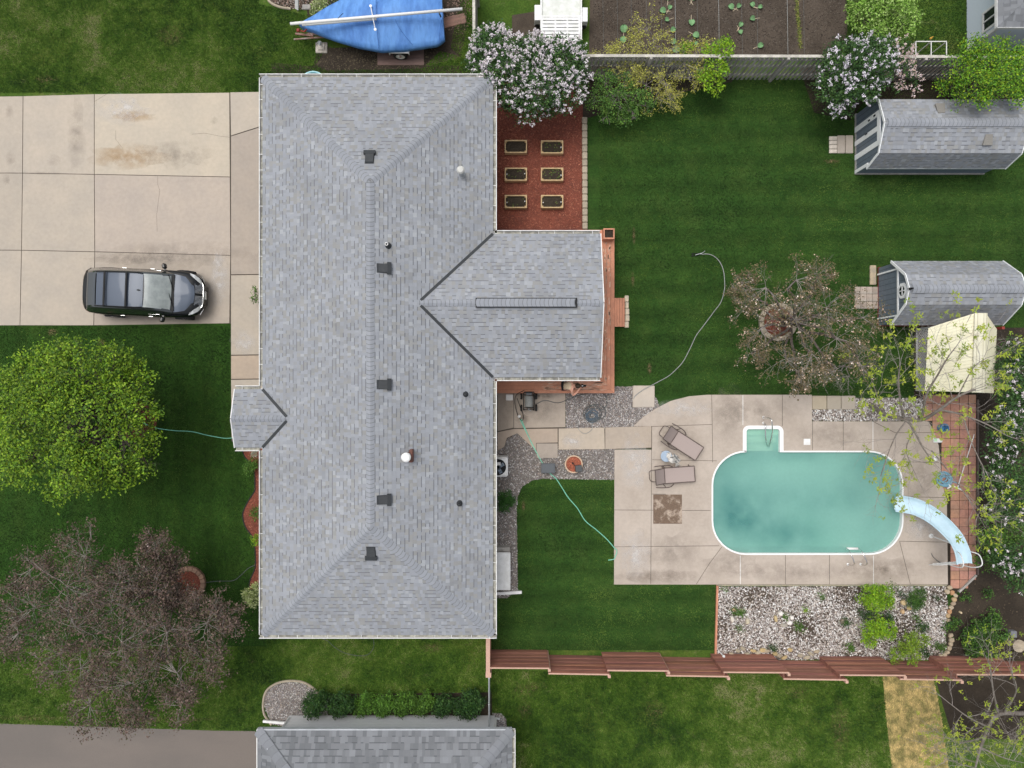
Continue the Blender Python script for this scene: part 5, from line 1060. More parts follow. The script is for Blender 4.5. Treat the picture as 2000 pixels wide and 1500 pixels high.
# pool-side tree with star-shaped leaf clusters
def startree(name, label, base, th, tr, limbs, twigs, bark='bark', seed=1, clus=8, gsize=.10, dens=1.0, LF=.2):
    random.seed(seed); bp = P(*base); t = thing(name, label, 'tree', bp); segs = []; tw = []; tips = []
    for path, r0, r1 in limbs:
        pts = crom([P(*q) for q in path], 4); m = len(pts) - 1
        for i in range(m): segs.append((pts[i], pts[i + 1], (r0 + (r1 - r0) * i / m) * .75, (r0 + (r1 - r0) * (i + 1) / m) * .75))
        for i in range(max(2, m // 3), m):
            if random.random() < dens:
                d = (pts[i + 1] - pts[i]).normalized() + rv(.75); d.z *= .5; sprout(tw, tips, pts[i], d, random.uniform(.6, 1.2), .010, 3, 2, .6, .6, .3, .66)
        sprout(tw, tips, pts[-1], pts[-1] - pts[-2], .9, .011, 2, 3, .6, .6, .25, .66)
    b = MB(); segtubes(b, segs, k=8); b.build('trunk', M[bark], t, True); b = MB(); segtubes(b, tw, k=4); b.build('branches', M['twig'], t)
    T_ = np.array([x[0] for x in tips]); T_ = T_[RNG.uniform(0, 1, len(T_)) < LF]; n = len(T_); mb = MB(); m = clus
    a = RNG.uniform(0, 2 * np.pi, (n, m)); el = RNG.uniform(-.1, .5, (n, m)); d = np.stack([np.cos(a) * np.cos(el), np.sin(a) * np.cos(el), np.sin(el)], -1); s = gsize * RNG.uniform(.7, 1.2, (n, 1, 1)); e = np.stack([-np.sin(a), np.cos(a), a * 0], -1)
    C = T_[:, None] + RNG.normal(0, .03, (n, m, 3)); V = np.stack([C, C + d * s * .5 + e * s * .17, C + d * s, C + d * s * .5 - e * s * .17], 2); mb.bulk(V.reshape(-1, 3), 4, np.repeat(rand_pal([(.25, .32, .03), (.31, .36, .04), (.19, .27, .025)], n), m, 0)); mb.build('crown', M['leaf'], t); return t
startree('young_tree', 'tall open tree with star shaped yellow green leaf tufts over the pool corner', (1703, 790, 0), 1, .2,
    [([(1703, 792, 0), (1712, 800, .8), (1735, 812, 1.6), (1765, 817, 2.0), (1800, 820, 2.4), (1835, 800, 3.2), (1870, 775, 3.8), (1905, 760, 4.2)], .14, .04), ([(1735, 812, 1.6), (1770, 822, 2.3), (1785, 840, 2.6), (1800, 870, 3.0), (1820, 900, 3.4)], .08, .025), ([(1765, 817, 2.0), (1758, 780, 2.8), (1755, 740, 3.4), (1758, 715, 3.8)], .06, .02),
     ([(1800, 820, 2.4), (1810, 770, 3.2), (1830, 735, 3.8), (1850, 700, 4.3), (1865, 680, 4.5)], .06, .02), ([(1835, 800, 3.2), (1880, 810, 3.8), (1930, 830, 4.3), (1965, 850, 4.6)], .05, .02), ([(1770, 822, 2.3), (1750, 850, 2.8), (1735, 885, 3.2), (1720, 930, 3.5)], .04, .015), ([(1820, 880, 3.2), (1860, 930, 3.8), (1900, 985, 4.2), (1920, 1000, 4.4)], .03, .012), ([(1720, 805, 1.3), (1712, 770, 2.2), (1700, 735, 2.8)], .04, .015), ([(1870, 775, 3.8), (1900, 720, 4.3), (1925, 700, 4.5)], .03, .012), ([(1880, 810, 3.8), (1900, 870, 4.1), (1925, 920, 4.4)], .03, .012), ([(1785, 840, 2.6), (1770, 880, 3.1), (1790, 930, 3.4)], .03, .012)], None, seed=5, gsize=.12, dens=.62, LF=.17)
startree('young_tree', 'tall open tree with star shaped leaf tufts over the dark soil, bottom right', (1905, 1440, 0), 1, .2,
    [([(2010, 1392, 0), (1990, 1393, 1.0), (1950, 1395, 1.6), (1930, 1420, 2.0), (1915, 1460, 2.6), (1905, 1500, 3.0)], .13, .04), ([(1950, 1395, 1.6), (1940, 1350, 2.6), (1935, 1310, 3.2), (1930, 1285, 3.5)], .05, .015), ([(1930, 1420, 2.0), (1890, 1400, 2.8), (1850, 1370, 3.3)], .05, .015), ([(1960, 1393, 1.5), (1985, 1350, 2.6), (1975, 1310, 3.2)], .05, .015), ([(1920, 1440, 2.3), (1880, 1450, 3.0), (1850, 1440, 3.3)], .04, .012), ([(1915, 1460, 2.6), (1960, 1480, 3.2), (2000, 1490, 3.6)], .04, .012), ([(1905, 1500, 3.0), (1870, 1490, 3.3), (1850, 1475, 3.5)], .03, .012), ([(1980, 1393, 1.2), (2000, 1430, 2.4), (1980, 1450, 3.0)], .04, .012)], None, seed=9, gsize=.095, dens=.8, LF=.15)

def shrub(name, label, base, lobes, leaf, petals=None, cat='shrub', group=None, tw_n=5, bark='darkbark', tr=.05, th=.4, leafname='foliage', up=.6):
    if leaf['n'] < 400 and petals is None: leaf = dict(leaf, n=leaf['n'] * 2.2)
    return tree(name, label, cat, base, th, tr, lobes, leaf, bark, bark, depth=1, tw_n=tw_n, petals=petals, leafname=leafname, group=group, up=up)
LL = dict(n=210, size=.085, pal=G_LILAC, spread=.09, per=14, squash=.8); LP = dict(n=120, per=22, size=.042, len=.14, w=.042, pal=P_LIL)
LPW = dict(LP, n=60, pal=P_WHT)
shrub('lilac_bush', 'lilac bush in pale bloom leaning over the top right corner of the house roof', (965, 185), [(960, 95, 2.5, .75), (985, 140, 2.6, .8), (940, 120, 2.4, .55), (1015, 110, 2.5, .7), (975, 70, 2.3, .42), (935, 150, 2.0, .4), (950, 85, 2.2, .5)], LL, LP, tw_n=3)
shrub('lilac_bush', 'lilac bush in pale bloom just below the white trailer', (1070, 180), [(1055, 115, 2.5, .7), (1040, 140, 2.5, .7), (1075, 150, 2.5, .6), (1100, 130, 2.6, .8), (1120, 100, 2.2, .45), (1045, 90, 2.2, .45), (1125, 145, 2.3, .5), (1090, 90, 2.1, .4)], LL, LP, tw_n=3)
shrub('lilac_bush', 'lilac bush in pale bloom hanging over the red mulch bed', (1045, 215), [(1010, 175, 2.3, .85), (1060, 175, 2.4, .9), (1105, 180, 2.1, .75), (1030, 215, 1.9, .5), (1080, 215, 1.8, .4), (995, 200, 1.8, .4)], LL, dict(LP, n=90), tw_n=3)
shrub('lilac_bush', 'lilac bush with white bloom above the long upper shed', (1660, 190), [(1650, 125, 2.3, .85), (1700, 130, 2.4, .85), (1630, 175, 2.0, .75), (1680, 170, 2.2, .75), (1720, 100, 2.2, .55), (1640, 205, 1.7, .5), (1620, 140, 1.9, .5), (1690, 95, 2.0, .5)], LL, dict(LPW, n=62), tw_n=3)
shrub('lilac_bush', 'lilac bush with fading pinkish tan blossom beside the trellis frame', (1752, 160), [(1757, 110, 2.2, .5), (1755, 145, 2.1, .5), (1775, 165, 1.8, .42), (1765, 95, 1.9, .36), (1740, 160, 1.9, .4)], dict(LL, n=40), dict(LP, n=75, pal=[(.55, .40, .33), (.66, .52, .45), (.60, .47, .50), (.74, .62, .62)]), tw_n=3)
HL = [((1975, 700), [(1975, 690, 2.0, .6), (1960, 730, 2.0, .55), (1995, 720, 2.2, .6), (1985, 760, 2.1, .5)], 30, 'between the cream shelter and the right edge, topmost of the hedge'),
      ((1975, 840), [(1985, 800, 2.2, .65), (1960, 830, 2.2, .6), (1990, 860, 2.3, .65), (1950, 880, 2.0, .5), (1970, 780, 2.0, .5)], 42, 'behind the brick walk, second from the top of the hedge'),
      ((1965, 950), [(1970, 920, 2.1, .65), (1940, 930, 1.9, .5), (1990, 960, 2.1, .6), (1950, 980, 1.9, .55), (1975, 1000, 2.0, .5)], 22, 'level with the blue hose coil, third from the top of the hedge'),
      ((1975, 1090), [(1985, 1085, 2.1, .55), (1960, 1095, 1.9, .5), (1950, 1090, 1.8, .4), (1990, 1130, 2.0, .5), (1975, 1110, 1.9, .45)], 44, 'with white bloom near the foot of the slide, lowest of the hedge')]
for b_, lb, npn, w_ in HL: shrub('lilac_bush', 'lilac bush ' + w_, b_, lb, LL, dict(LP, n=npn), tw_n=3, group='lilac hedge along the right edge')
shrub('green_shrub', 'dense dark green shrub beside the brick walk between two lilacs', (1940, 1035), [(1935, 1030, 1.4, .55), (1960, 1050, 1.5, .6), (1930, 1065, 1.2, .45), (1985, 1040, 1.6, .5), (1925, 1095, 1.0, .4)], dict(n=70, size=.08, pal=G_MID, spread=.08, per=14, squash=.7))
shrub('low_shrub', 'mounded green shrub with grey gaps between the lilacs and the back lawn', (1205, 185), [(1180, 160, 1.3, .5), (1215, 165, 1.3, .5), (1165, 195, 1.2, .45), (1200, 195, 1.3, .5), (1245, 185, 1.2, .45), (1235, 215, 1.0, .4), (1185, 225, .9, .4), (1260, 205, 1.0, .35), (1215, 230, .8, .3)], dict(n=62, size=.07, pal=[(.07, .16, .03), (.10, .21, .035), (.05, .12, .025), (.13, .23, .04)], spread=.08, per=16, squash=.6), tw_n=6, bark='twig')
random.seed(21)
lob = [(1268, 55, 1.6, .35), (1272, 85, 1.6, .4), (1240, 118, 1.5, .45), (1210, 108, 1.3, .35), (1185, 112, 1.1, .3), (1252, 75, 1.4, .3), (1300, 165, 1.4, .45), (1285, 190, 1.0, .38), (1312, 192, .9, .35), (1262, 165, 1.2, .35), (1335, 120, 1.6, .45), (1362, 100, 1.5, .35), (1345, 150, 1.3, .4), (1320, 90, 1.5, .35), (1225, 140, 1.3, .4), (1368, 125, 1.5, .35)]
tree('forsythia_bush', 'twiggy shrub with small yellow leaves reaching over the board fence', 'shrub', (1277, 140), .4, .05, lob, dict(size=.055, pal=G_YEL, spread=.06, per=5), 'twig', 'twig', depth=2, tw_n=7, tw_r=.009, leaves_at='tips', cull=.3, twiglen=1.05, spread=.45, leafname='foliage', limb_r=.4)
shrub('green_shrub', 'bright green shrub across the board fence next to the yellow twiggy shrub', (1395, 150), [(1410, 100, 1.8, .38), (1400, 135, 1.7, .42), (1395, 165, 1.4, .4), (1375, 150, 1.5, .3), (1340, 95, 1.6, .25), (1415, 85, 1.7, .25), (1380, 105, 1.7, .25)], dict(n=95, size=.085, pal=G_BRIGHT, spread=.07, per=14, squash=.8))
shrub('leafy_shrub', 'rounded light green shrub behind the board fence at the top edge', (1715, 70), [(1690, 30, 1.7, .7), (1740, 25, 1.8, .75), (1770, 45, 1.6, .55), (1715, 60, 1.6, .55), (1680, 5, 1.7, .5), (1760, 5, 1.7, .5), (1750, 70, 1.4, .4), (1715, 0, 1.9, .6)], dict(n=80, size=.085, pal=[(.17, .32, .045), (.24, .40, .07), (.12, .24, .03), (.32, .45, .14)], spread=.08, per=14, squash=.7))
shrub('small_shrub', 'small dark green shrub behind the fence at the garden corner', (1632, 100), [(1632, 92, .8, .28), (1650, 85, .9, .28), (1620, 100, .6, .2)], dict(n=90, size=.07, pal=G_DARK, spread=.07, per=14, squash=.7))
lob = [(1880, 130, 2.7, .6), (1920, 120, 2.9, .7), (1960, 130, 2.7, .65), (1905, 165, 3.0, .6), (1950, 165, 3.0, .6), (1990, 120, 2.5, .6), (1985, 175, 2.7, .5), (1860, 165, 2.3, .35), (1900, 95, 2.6, .45), (1840, 175, 2.0, .28), (1875, 190, 2.7, .25), (1920, 197, 2.9, .28), (1990, 190, 2.8, .3), (1950, 95, 2.6, .4)]
tree('maple_tree', 'young bright green tree between the upper shed and the blue house', 'tree', (1855, 190), 1.5, .08, lob, dict(n=150, size=.08, pal=[(.11, .26, .014), (.16, .32, .016), (.07, .18, .016), (.26, .38, .02), (.05, .13, .015)], spread=.11, per=18, squash=.65), 'darkbark', depth=1, tw_n=5)
# rock garden plants
shrub('spirea_bush', 'bright lime green round shrub in the white rock, upper of the pair', (1690, 1165), [(1692, 1160, .55, .44), (1724, 1158, .5, .42), (1708, 1174, .5, .44), (1732, 1176, .4, .30)], dict(n=170, size=.06, pal=G_BRIGHT, spread=.05, per=16, squash=.75), group='lime green shrubs in the white rock', tr=.02, th=.1)
shrub('spirea_bush', 'bright lime green round shrub in the white rock, lower of the pair', (1700, 1225), [(1702, 1226, .55, .44), (1730, 1230, .55, .40), (1698, 1248, .4, .30), (1714, 1222, .5, .40)], dict(n=170, size=.06, pal=G_BRIGHT, spread=.05, per=16, squash=.75), group='lime green shrubs in the white rock', tr=.02, th=.1)
shrub('spirea_bush', 'loose yellow green shrub overlapping the redwood fence', (1770, 1250), [(1775, 1255, .6, .44), (1795, 1248, .55, .38), (1752, 1272, .5, .34), (1780, 1280, .6, .36), (1745, 1290, .4, .22)], dict(n=120, size=.06, pal=[(.17, .28, .02), (.12, .22, .02), (.22, .32, .03)], spread=.06, per=15, squash=.7), tr=.02, th=.1)
shrub('dwarf_pine', 'small dark green spiky plant right of the lime green shrubs', (1790, 1165), [(1792, 1166, .35, .36), (1785, 1178, .3, .28)], dict(n=260, size=.09, asp=.2, pal=G_DARK + G_MID, spread=.06, per=16, squash=.7), tr=.02, th=.1)
shrub('dark_juniper', 'dark low juniper between the two lime green shrubs', (1700, 1200), [(1700, 1200, .25, .35), (1730, 1205, .25, .3), (1678, 1195, .2, .15)], dict(n=150, size=.07, asp=.3, pal=G_DARK, spread=.06, per=14, squash=.6), tr=.02, th=.1)
wsp = [(1442, 1195, .22, 'inside the stone ring at the left of the rock garden', G_MID), (1533, 1203, .12, 'in the ring of white stones', G_MID), (1574, 1192, .10, 'small tuft right of the ring of white stones', G_BRIGHT), (1604, 1164, .12, 'thin tuft near the top middle of the rock garden', G_MID), (1562, 1225, .18, 'sprawling below the ring of white stones', G_MID), (1650, 1215, .18, 'beside the grey stone left of the lime shrubs', G_DARK),
       (1510, 1265, .15, 'near the fence left of the row of stones', G_DARK), (1660, 1265, .18, 'in the rock at the foot of the fence', G_MID), (1828, 1165, .10, 'near the flagstone border top right', G_DARK), (1835, 1262, .2, 'in the lower right corner of the white rock', G_MID), (1802, 1225, .2, 'tall dark one right of the loose yellow green shrub', G_DARK), (1746, 1142, .08, 'at the edge of the pool deck', G_MID), (1762, 1162, .14, 'left of the spiky dark plant', G_DARK), (1446, 1228, .1, 'small one below the left stone ring', G_MID), (1415, 1150, .08, 'at the top left corner of the rock garden', G_MID), (1790, 1208, .12, 'small green one at the middle right of the rock', G_MID), (1808, 1275, .18, 'dark clump touching the fence', G_DARK)]
for px, py, r, w_, pal in wsp:
    shrub('weed_plant', 'low green plant ' + w_, (px, py), [(px - 3, py - 2, .1, r), (px + 4, py + 3, .12, r * .8)], dict(n=300 if r > .1 else 600, size=.05, pal=pal, spread=.06, per=8, squash=.5), tr=0, tw_n=0, cat='plant', group='low plants in the white rock garden')
for px, py, r, w_ in [(1860, 1215, .25, 'growing through the flagstone border'), (1905, 1225, .42, 'large clump in the soil bed by the border'), (1935, 1210, .42, 'large clump in the middle of the soil bed'), (1925, 1245, .45, 'large clump low in the soil bed'), (1890, 1245, .35, 'clump near the border low in the bed'), (1885, 1165, .18, 'small one at the top of the soil bed'), (1925, 1160, .2, 'small one right of the top of the soil bed'), (1900, 1270, .35, 'clump against the fence'), (1955, 1240, .3, 'clump beside the round stone'), (1930, 1275, .3, 'clump by the fence right of the others'), (1850, 1225, .15, 'small leafy one on the rock side of the border')]:
    shrub('perennial_plant', 'leafy green perennial ' + w_, (px, py), [(px, py, .18, r), (px + 6, py + 4, .2, r * .7)], dict(n=130, size=.075, pal=G_MID + G_DARK, spread=.07, per=10, squash=.5), tr=0, tw_n=0, cat='plant', group='perennials in the right soil bed')
# small plants around the house
shrub('round_bush', 'round dark green bush in the gravel against the right house wall', (985, 975), [(988, 972, .55, .3), (985, 985, .5, .3), (995, 978, .4, .25)], dict(n=260, size=.055, pal=[(.03, .10, .015), (.045, .13, .02), (.02, .07, .012)], spread=.05, per=14, squash=.8), tr=.02, th=.1)
shrub('small_shrub', 'green shrub peeking out under the gutter beside the front walk', (505, 572), [(499, 568, .6, .15), (499, 582, .6, .16), (496, 585, .4, .1)], dict(n=400, size=.06, pal=G_MID, spread=.05, per=8, squash=.8), tr=.01, th=.1)
for px, py, r, w_, pal in [(488, 910, .26, 'leafy green plant in the front mulch just below the porch', G_MID), (497, 905, .2, 'second leafy plant under the gutter below the porch', G_MID), (502, 1000, .22, 'leafy green plant in the widest part of the front mulch', G_MID), (500, 1052, .18, 'pale green plant under the gutter low in the front mulch', G_BRIGHT)]:
    shrub('front_plant', w_, (px, py), [(px, py, .35, r), (px - 3, py + 8, .3, r * .7)], dict(n=260, size=.06, pal=pal, spread=.06, per=8, squash=.6), tr=0, tw_n=0, cat='plant', group='plants in the front mulch bed')
shrub('variegated_shrub', 'pale variegated yellow green shrub at the end of the front mulch bed', (492, 1165), [(488, 1160, .7, .25), (495, 1172, .7, .28), (483, 1166, .6, .18), (500, 1150, .7, .25)], dict(n=240, size=.065, pal=[(.36, .42, .16), (.44, .48, .24), (.26, .34, .10)], spread=.05, per=10, squash=.8), tr=.02, th=.2)
shrub('spiky_grass', 'pale spiky grass plant beside the porch corner gutter', (500, 885), [(497, 884, .4, .14)], dict(n=500, size=.16, asp=.08, pal=[(.35, .42, .33), (.25, .33, .22)], spread=.05, per=8, squash=.6), tr=0, tw_n=0, cat='plant')
# hedge of the neighbour house
for px, r, pal, w_, h_ in [(618, .50, G_DARK, 'darkest round one at the left end by the gravel', .75), (668, .48, G_DARK, 'second dark round one from the left', .75), (712, .42, [(.07, .17, .02), (.10, .21, .025), (.05, .12, .015)], 'first of the lighter leafy ones from the left', .5), (752, .42, [(.07, .17, .02), (.10, .21, .025), (.05, .12, .015)], 'second of the lighter leafy ones from the left', .5),
        (790, .42, [(.07, .16, .02), (.10, .20, .025), (.05, .12, .015)], 'third of the lighter leafy ones from the left', .5), (828, .42, [(.07, .16, .02), (.10, .20, .025), (.05, .12, .015)], 'last of the lighter leafy ones before the dark pair', .5), (868, .44, G_DARK, 'dark one right of the lighter leafy ones', .65), (917, .56, G_DARK, 'largest dark one at the right end by the chain link fence', .75)]:
    shrub('hedge_shrub', 'hedge shrub, ' + w_, (px, 1383), [(px, 1372, h_ * .6, r * 1.0), (px - 8, 1382, h_ * .6, r * .75), (px + 9, 1368, h_ * .6, r * .8)], dict(n=150, size=.075, pal=pal, spread=.06, per=14, squash=.85), tr=.02, th=.1, tw_n=2, group='hedge along the neighbour wall')
shrub('hosta_plant', 'pale striped hosta plant in the mulch beside the covered boat', (624, 12), [(624, 12, .35, .28), (618, 22, .25, .2)], dict(n=240, size=.16, asp=.25, pal=[(.30, .36, .12), (.18, .26, .06), (.38, .42, .22)], spread=.06, per=8, squash=.6), tr=0, tw_n=0, cat='plant')
# garden rows: strings, big leaved plants
for i, x in enumerate([1178, 1206, 1233, 1263, 1292, 1319, 1362, 1404, 1449, 1479, 1538, 1570]):
    v = MB(); v.tube([P(x - 1.5, -60, .05), P(x, 30, .045), P(x + 1, 106, .05)], .007 if i in (5, 7, 10) else .005, 4, (1.3, 1.3, 1.3) if i in (5, 7, 10) else (.6, .6, .58)); props(v.build('garden_string', M['hosegrey'], loc=P(x, 50, .05)), 'thin string marking a row in the vegetable plot', 'garden string', 'strings in the vegetable plot')
def bigleaf(mb, p, ang, size, col, stalk=None):
    d = Vector((math.cos(ang), math.sin(ang), 0)); s = Vector((-d.y, d.x, 0)); up = Vector((0, 0, 1)); rows = []; n = 9
    for i in range(n + 1):
        t = i / n; w_ = size * .52 * (math.sin(math.pi * min(1, t * .9 + .12)) ** .6) * (1 - .15 * (i % 2)) * (1 if t < .97 else .1)
        c = p + d * size * t + up * (.03 + .05 * math.sin(t * 3)); rows.append([c + s * w_ + up * .03, c + s * w_ * .5, c - up * .02, c - s * w_ * .5, c - s * w_ + up * .03])
    k = random.uniform(.85, 1.15); c2 = (col[0] * k, col[1] * k, col[2] * k); mb.grid(rows, c2)
gp = [(1304, 5, [(90, .30)]), (1304, 22, [(180, .3), (60, .2)]), (1310, 37, [(200, .22)]), (1306, 62, [(20, .24)]), (1306, 80, [(-20, .28)]), (1310, 98, [(0, .34)]), (1350, 4, [(60, .26), (120, .26)]), (1350, 35, [(-90, .30)]), (1350, 65, [(-30, .3)]), (1352, 82, [(-40, .2)]), (1218, 68, [(90, .36)]), (1218, 88, [(100, .3)]),
      (1436, 18, [(160, .28), (40, .22)]), (1442, 56, [(60, .22), (-70, .22)]), (1476, 15, [(150, .24), (0, .2)]), (1478, 36, [(190, .26)]), (1476, 93, [(20, .26)])]
for i, (px, py, lv) in enumerate(gp):
    p = P(px, py, .02); t = thing('broadleaf_plant', '', 'plant', p, 0, 'broad leaved plants in the vegetable plot'); mb = MB()
    t['label'] = 'broad leaved vegetable plant, ' + ('%s column from the left, ' % {1304: 'second', 1306: 'second', 1310: 'second', 1350: 'third', 1352: 'third', 1218: 'first', 1436: 'fourth', 1442: 'fourth', 1476: 'last', 1478: 'last'}[px]) + ('at the top edge' if py < 12 else 'in the upper part' if py < 30 else 'a third of the way down' if py < 45 else 'half way down' if py < 66 else 'two thirds down' if py < 84 else 'nearest the fence')
    for an, s in lv: mb = MB(); bigleaf(mb, p + Vector((math.cos(R(an)), math.sin(R(an)), 0)) * .08, R(an), s * .85, (.155, .30, .135)); mb.build('leaf', M['leaf'], t)
    for an, s in lv: sb = MB(); sb.tube([p - Vector((math.cos(R(an)), math.sin(R(an)), 0)) * .12, p + Vector((math.cos(R(an)), math.sin(R(an)), .03)) * .14], .010, 5, (.6, .5, .35)); sb.build('stalk', M['leaf'], t)
v = MB(); pts = crom([P(x, y, .03) for x, y in [(1556, -5), (1558, 30), (1561, 60), (1563, 90)]], 6)
C = np.array([p for p in pts]); LC = np.repeat(C, 40, 0) + RNG.normal(0, .04, (len(C) * 40, 3)) * [1, 2.5, .4]; leafquads(v, LC, .05, [(.24, .23, .06), (.15, .2, .04)], .6); props(v.build('seedling_row', M['leaf']), 'thin yellowish row of seedlings in the vegetable plot', 'plant')

# ---- stones
def stone(name, label, cat, px, py, rx, ry, h_, m_, group=None, rz=0, col=(1, 1, 1), seed=0):
    rnd = random.Random(seed + int(px * 7 + py)); n = 9; s = CAM_H / F; rows = []; pr = [rnd.uniform(.8, 1.15) for _ in range(n)]
    for (k, z) in ((.92, 0), (1.0, .35), (.93, .8), (.7, 1.0), (.0, 1.03)):
        rows.append([Vector((rx * s * k * pr[i] * math.cos(6.283 * i / n), ry * s * k * pr[i] * math.sin(6.283 * i / n), z * h_)) for i in range(n)])
    v = MB(); v.grid(rows, col, True); o = v.build(name, m_, loc=(0, 0, 0)); p = P(px, py, .0); o.location = (p.x, p.y, .012); o.rotation_euler = (0, 0, rz); return props(o, label, cat, group)
bd = [(1853, 1147), (1849, 1155), (1858, 1157), (1864, 1162), (1862, 1170), (1860, 1178), (1856, 1186), (1853, 1194), (1850, 1202), (1851, 1211), (1855, 1240), (1857, 1249), (1855, 1257), (1852, 1265), (1849, 1273), (1843, 1278), (1836, 1281)]
for i, (x, y) in enumerate(bd): stone('border_stone', 'tan flat stone in the curving border between white rock and soil bed', 'stone', x, y, random.uniform(4, 5.5), random.uniform(3.6, 5.5), .09, M['rock'], 'stones of the curving border', random.uniform(0, 3), random.choice([(1, 1, 1), (1.15, 1.0, .8), (.85, .8, .8), (1.1, 1.1, 1.1), (1.1, .75, .55)]))
for i, x in enumerate([1441, 1450, 1460, 1470, 1480, 1489, 1512, 1521, 1531, 1542, 1562, 1575, 1583, 1594, 1428, 1496]):
    stone('fence_stone', 'tan or grey stone in the row along the redwood fence', 'stone', x, 1270 + (i % 3) * 3.5 - (8 if i % 4 == 1 else 0) + (10 if x > 1500 else 0) * .6, random.uniform(4, 7.5), random.uniform(3, 4.5), .10, M['rock'], 'stones along the fence', random.uniform(-.5, .5), random.choice([(1.2, 1.1, .8), (1, 1, 1), (1.1, 1.15, 1.2), (.9, .95, 1)]))
for x, y, rx, ry, lab, c in [(1524, 1197, 6, 4.5, 'white boulder at the top of the small stone ring', (1.8, 2.1, 2.8)), (1545, 1205, 4, 4.5, 'white boulder at the right of the small stone ring', (1.8, 2.1, 2.8)), (1541, 1215, 6, 4, 'white boulder at the lower right of the small stone ring', (1.8, 2.1, 2.8)), (1529, 1220, 8.5, 4, 'flat grey stone at the bottom of the small stone ring', (.9, 1.0, 1.2)), (1514, 1207, 3.5, 7, 'yellow tan stone at the left of the small stone ring', (1.2, 1.15, .9)),
        (1429, 1208, 4, 7, 'pale stone at the left of the plant ring', (1.5, 1.7, 2.1)), (1459, 1212, 4.5, 7, 'pale stone at the right of the plant ring', (1.2, 1.3, 1.4)), (1433, 1190, 4, 4, 'pinkish stone at the top left of the plant ring', (1.2, 1, .9)), (1447, 1191, 3.5, 3.5, 'small round stone at the top of the plant ring', (1.3, 1.4, 1.4)), (1645, 1212, 6.5, 6, 'brown grey stone lying beside the dark plant', (.6, .6, .65)), (1763, 1176, 5.5, 6, 'tan stone left of the spiky dark plant', (1.3, 1.2, .95)), (1774, 1187, 4.5, 4, 'small tan stone below the spiky dark plant', (1.25, 1.15, .8)), (1761, 1193, 4, 5, 'tan stone below left of the spiky dark plant', (1.2, 1.0, .8)), (1874, 1195, 2.5, 2.5, 'small cream stone alone on the soil bed', (1.5, 1.5, 1.4)), (1884, 33, 3, 8, 'brown object by the blue house wall', (.6, .5, .4))][:14]:
    stone('rock', lab, 'rock', x, y, rx, ry, .12, M['rock'], None, 0, c)
def ring(px, py, r_px, label, n=18, m_='block', mulch=True, base_h=.15, w_=.17, col=(1, 1, 1)):
    t = thing('tree_ring', label, 'tree ring', P(px, py)); c = P(px, py); s = CAM_H / F; r_ = r_px * s; v = MB()
    for i in range(n):
        a0, a1 = 6.283 * i / n + .015, 6.283 * (i + 1) / n - .015; k = random.uniform(.85, 1.15); am = (a0 + a1) / 2
        v.prism([(c.x + rr * math.cos(a), c.y + rr * math.sin(a)) for rr, a in ((r_, a0), (r_, am), (r_, a1), (r_ - w_, a1), (r_ - w_, am), (r_ - w_, a0))], 0, base_h, (k * col[0], k * col[1], k * col[2]))
    v.build('blocks', M[m_], t); v = MB(); pts = [(c.x + (r_ - w_ - .01) * math.cos(6.283 * i / 28), c.y + (r_ - w_ - .01) * math.sin(6.283 * i / 28)) for i in range(28)]; v.prism(pts, 0, base_h * .6); v.build('mulch', M['mulch'], t)
    v = MB(); x, y = scatter(pts, 900); chips(v, x, y, base_h * .6, .06, .3, MP, .25); v.build('bark_chips', M['mulch_chip'], t); return t
ring(370, 1138, 33, 'brick ring with red mulch at the foot of the reddish crabapple', 20, 'brickpaver', col=(.75, .85, .8)); ring(1518, 629, 37, 'stone ring with mulch round the blossoming tree on the back lawn', 18)
v = MB(); x, y = scatter([Q(265 + 40 * math.cos(a / 3), 822 + 34 * math.sin(a / 3)) for a in range(19)], 1500); chips(v, x, y, .01, .07, .3, MP, .25); props(v.build('tree_mulch', M['mulch_chip']), 'red bark mulch under the big yellow green tree', 'mulch', kind='stuff')
bed('tree_mulch_bed', [(265 + 42 * math.cos(a / 3), 822 + 36 * math.sin(a / 3)) for a in range(19)], .012, M['mulch'])
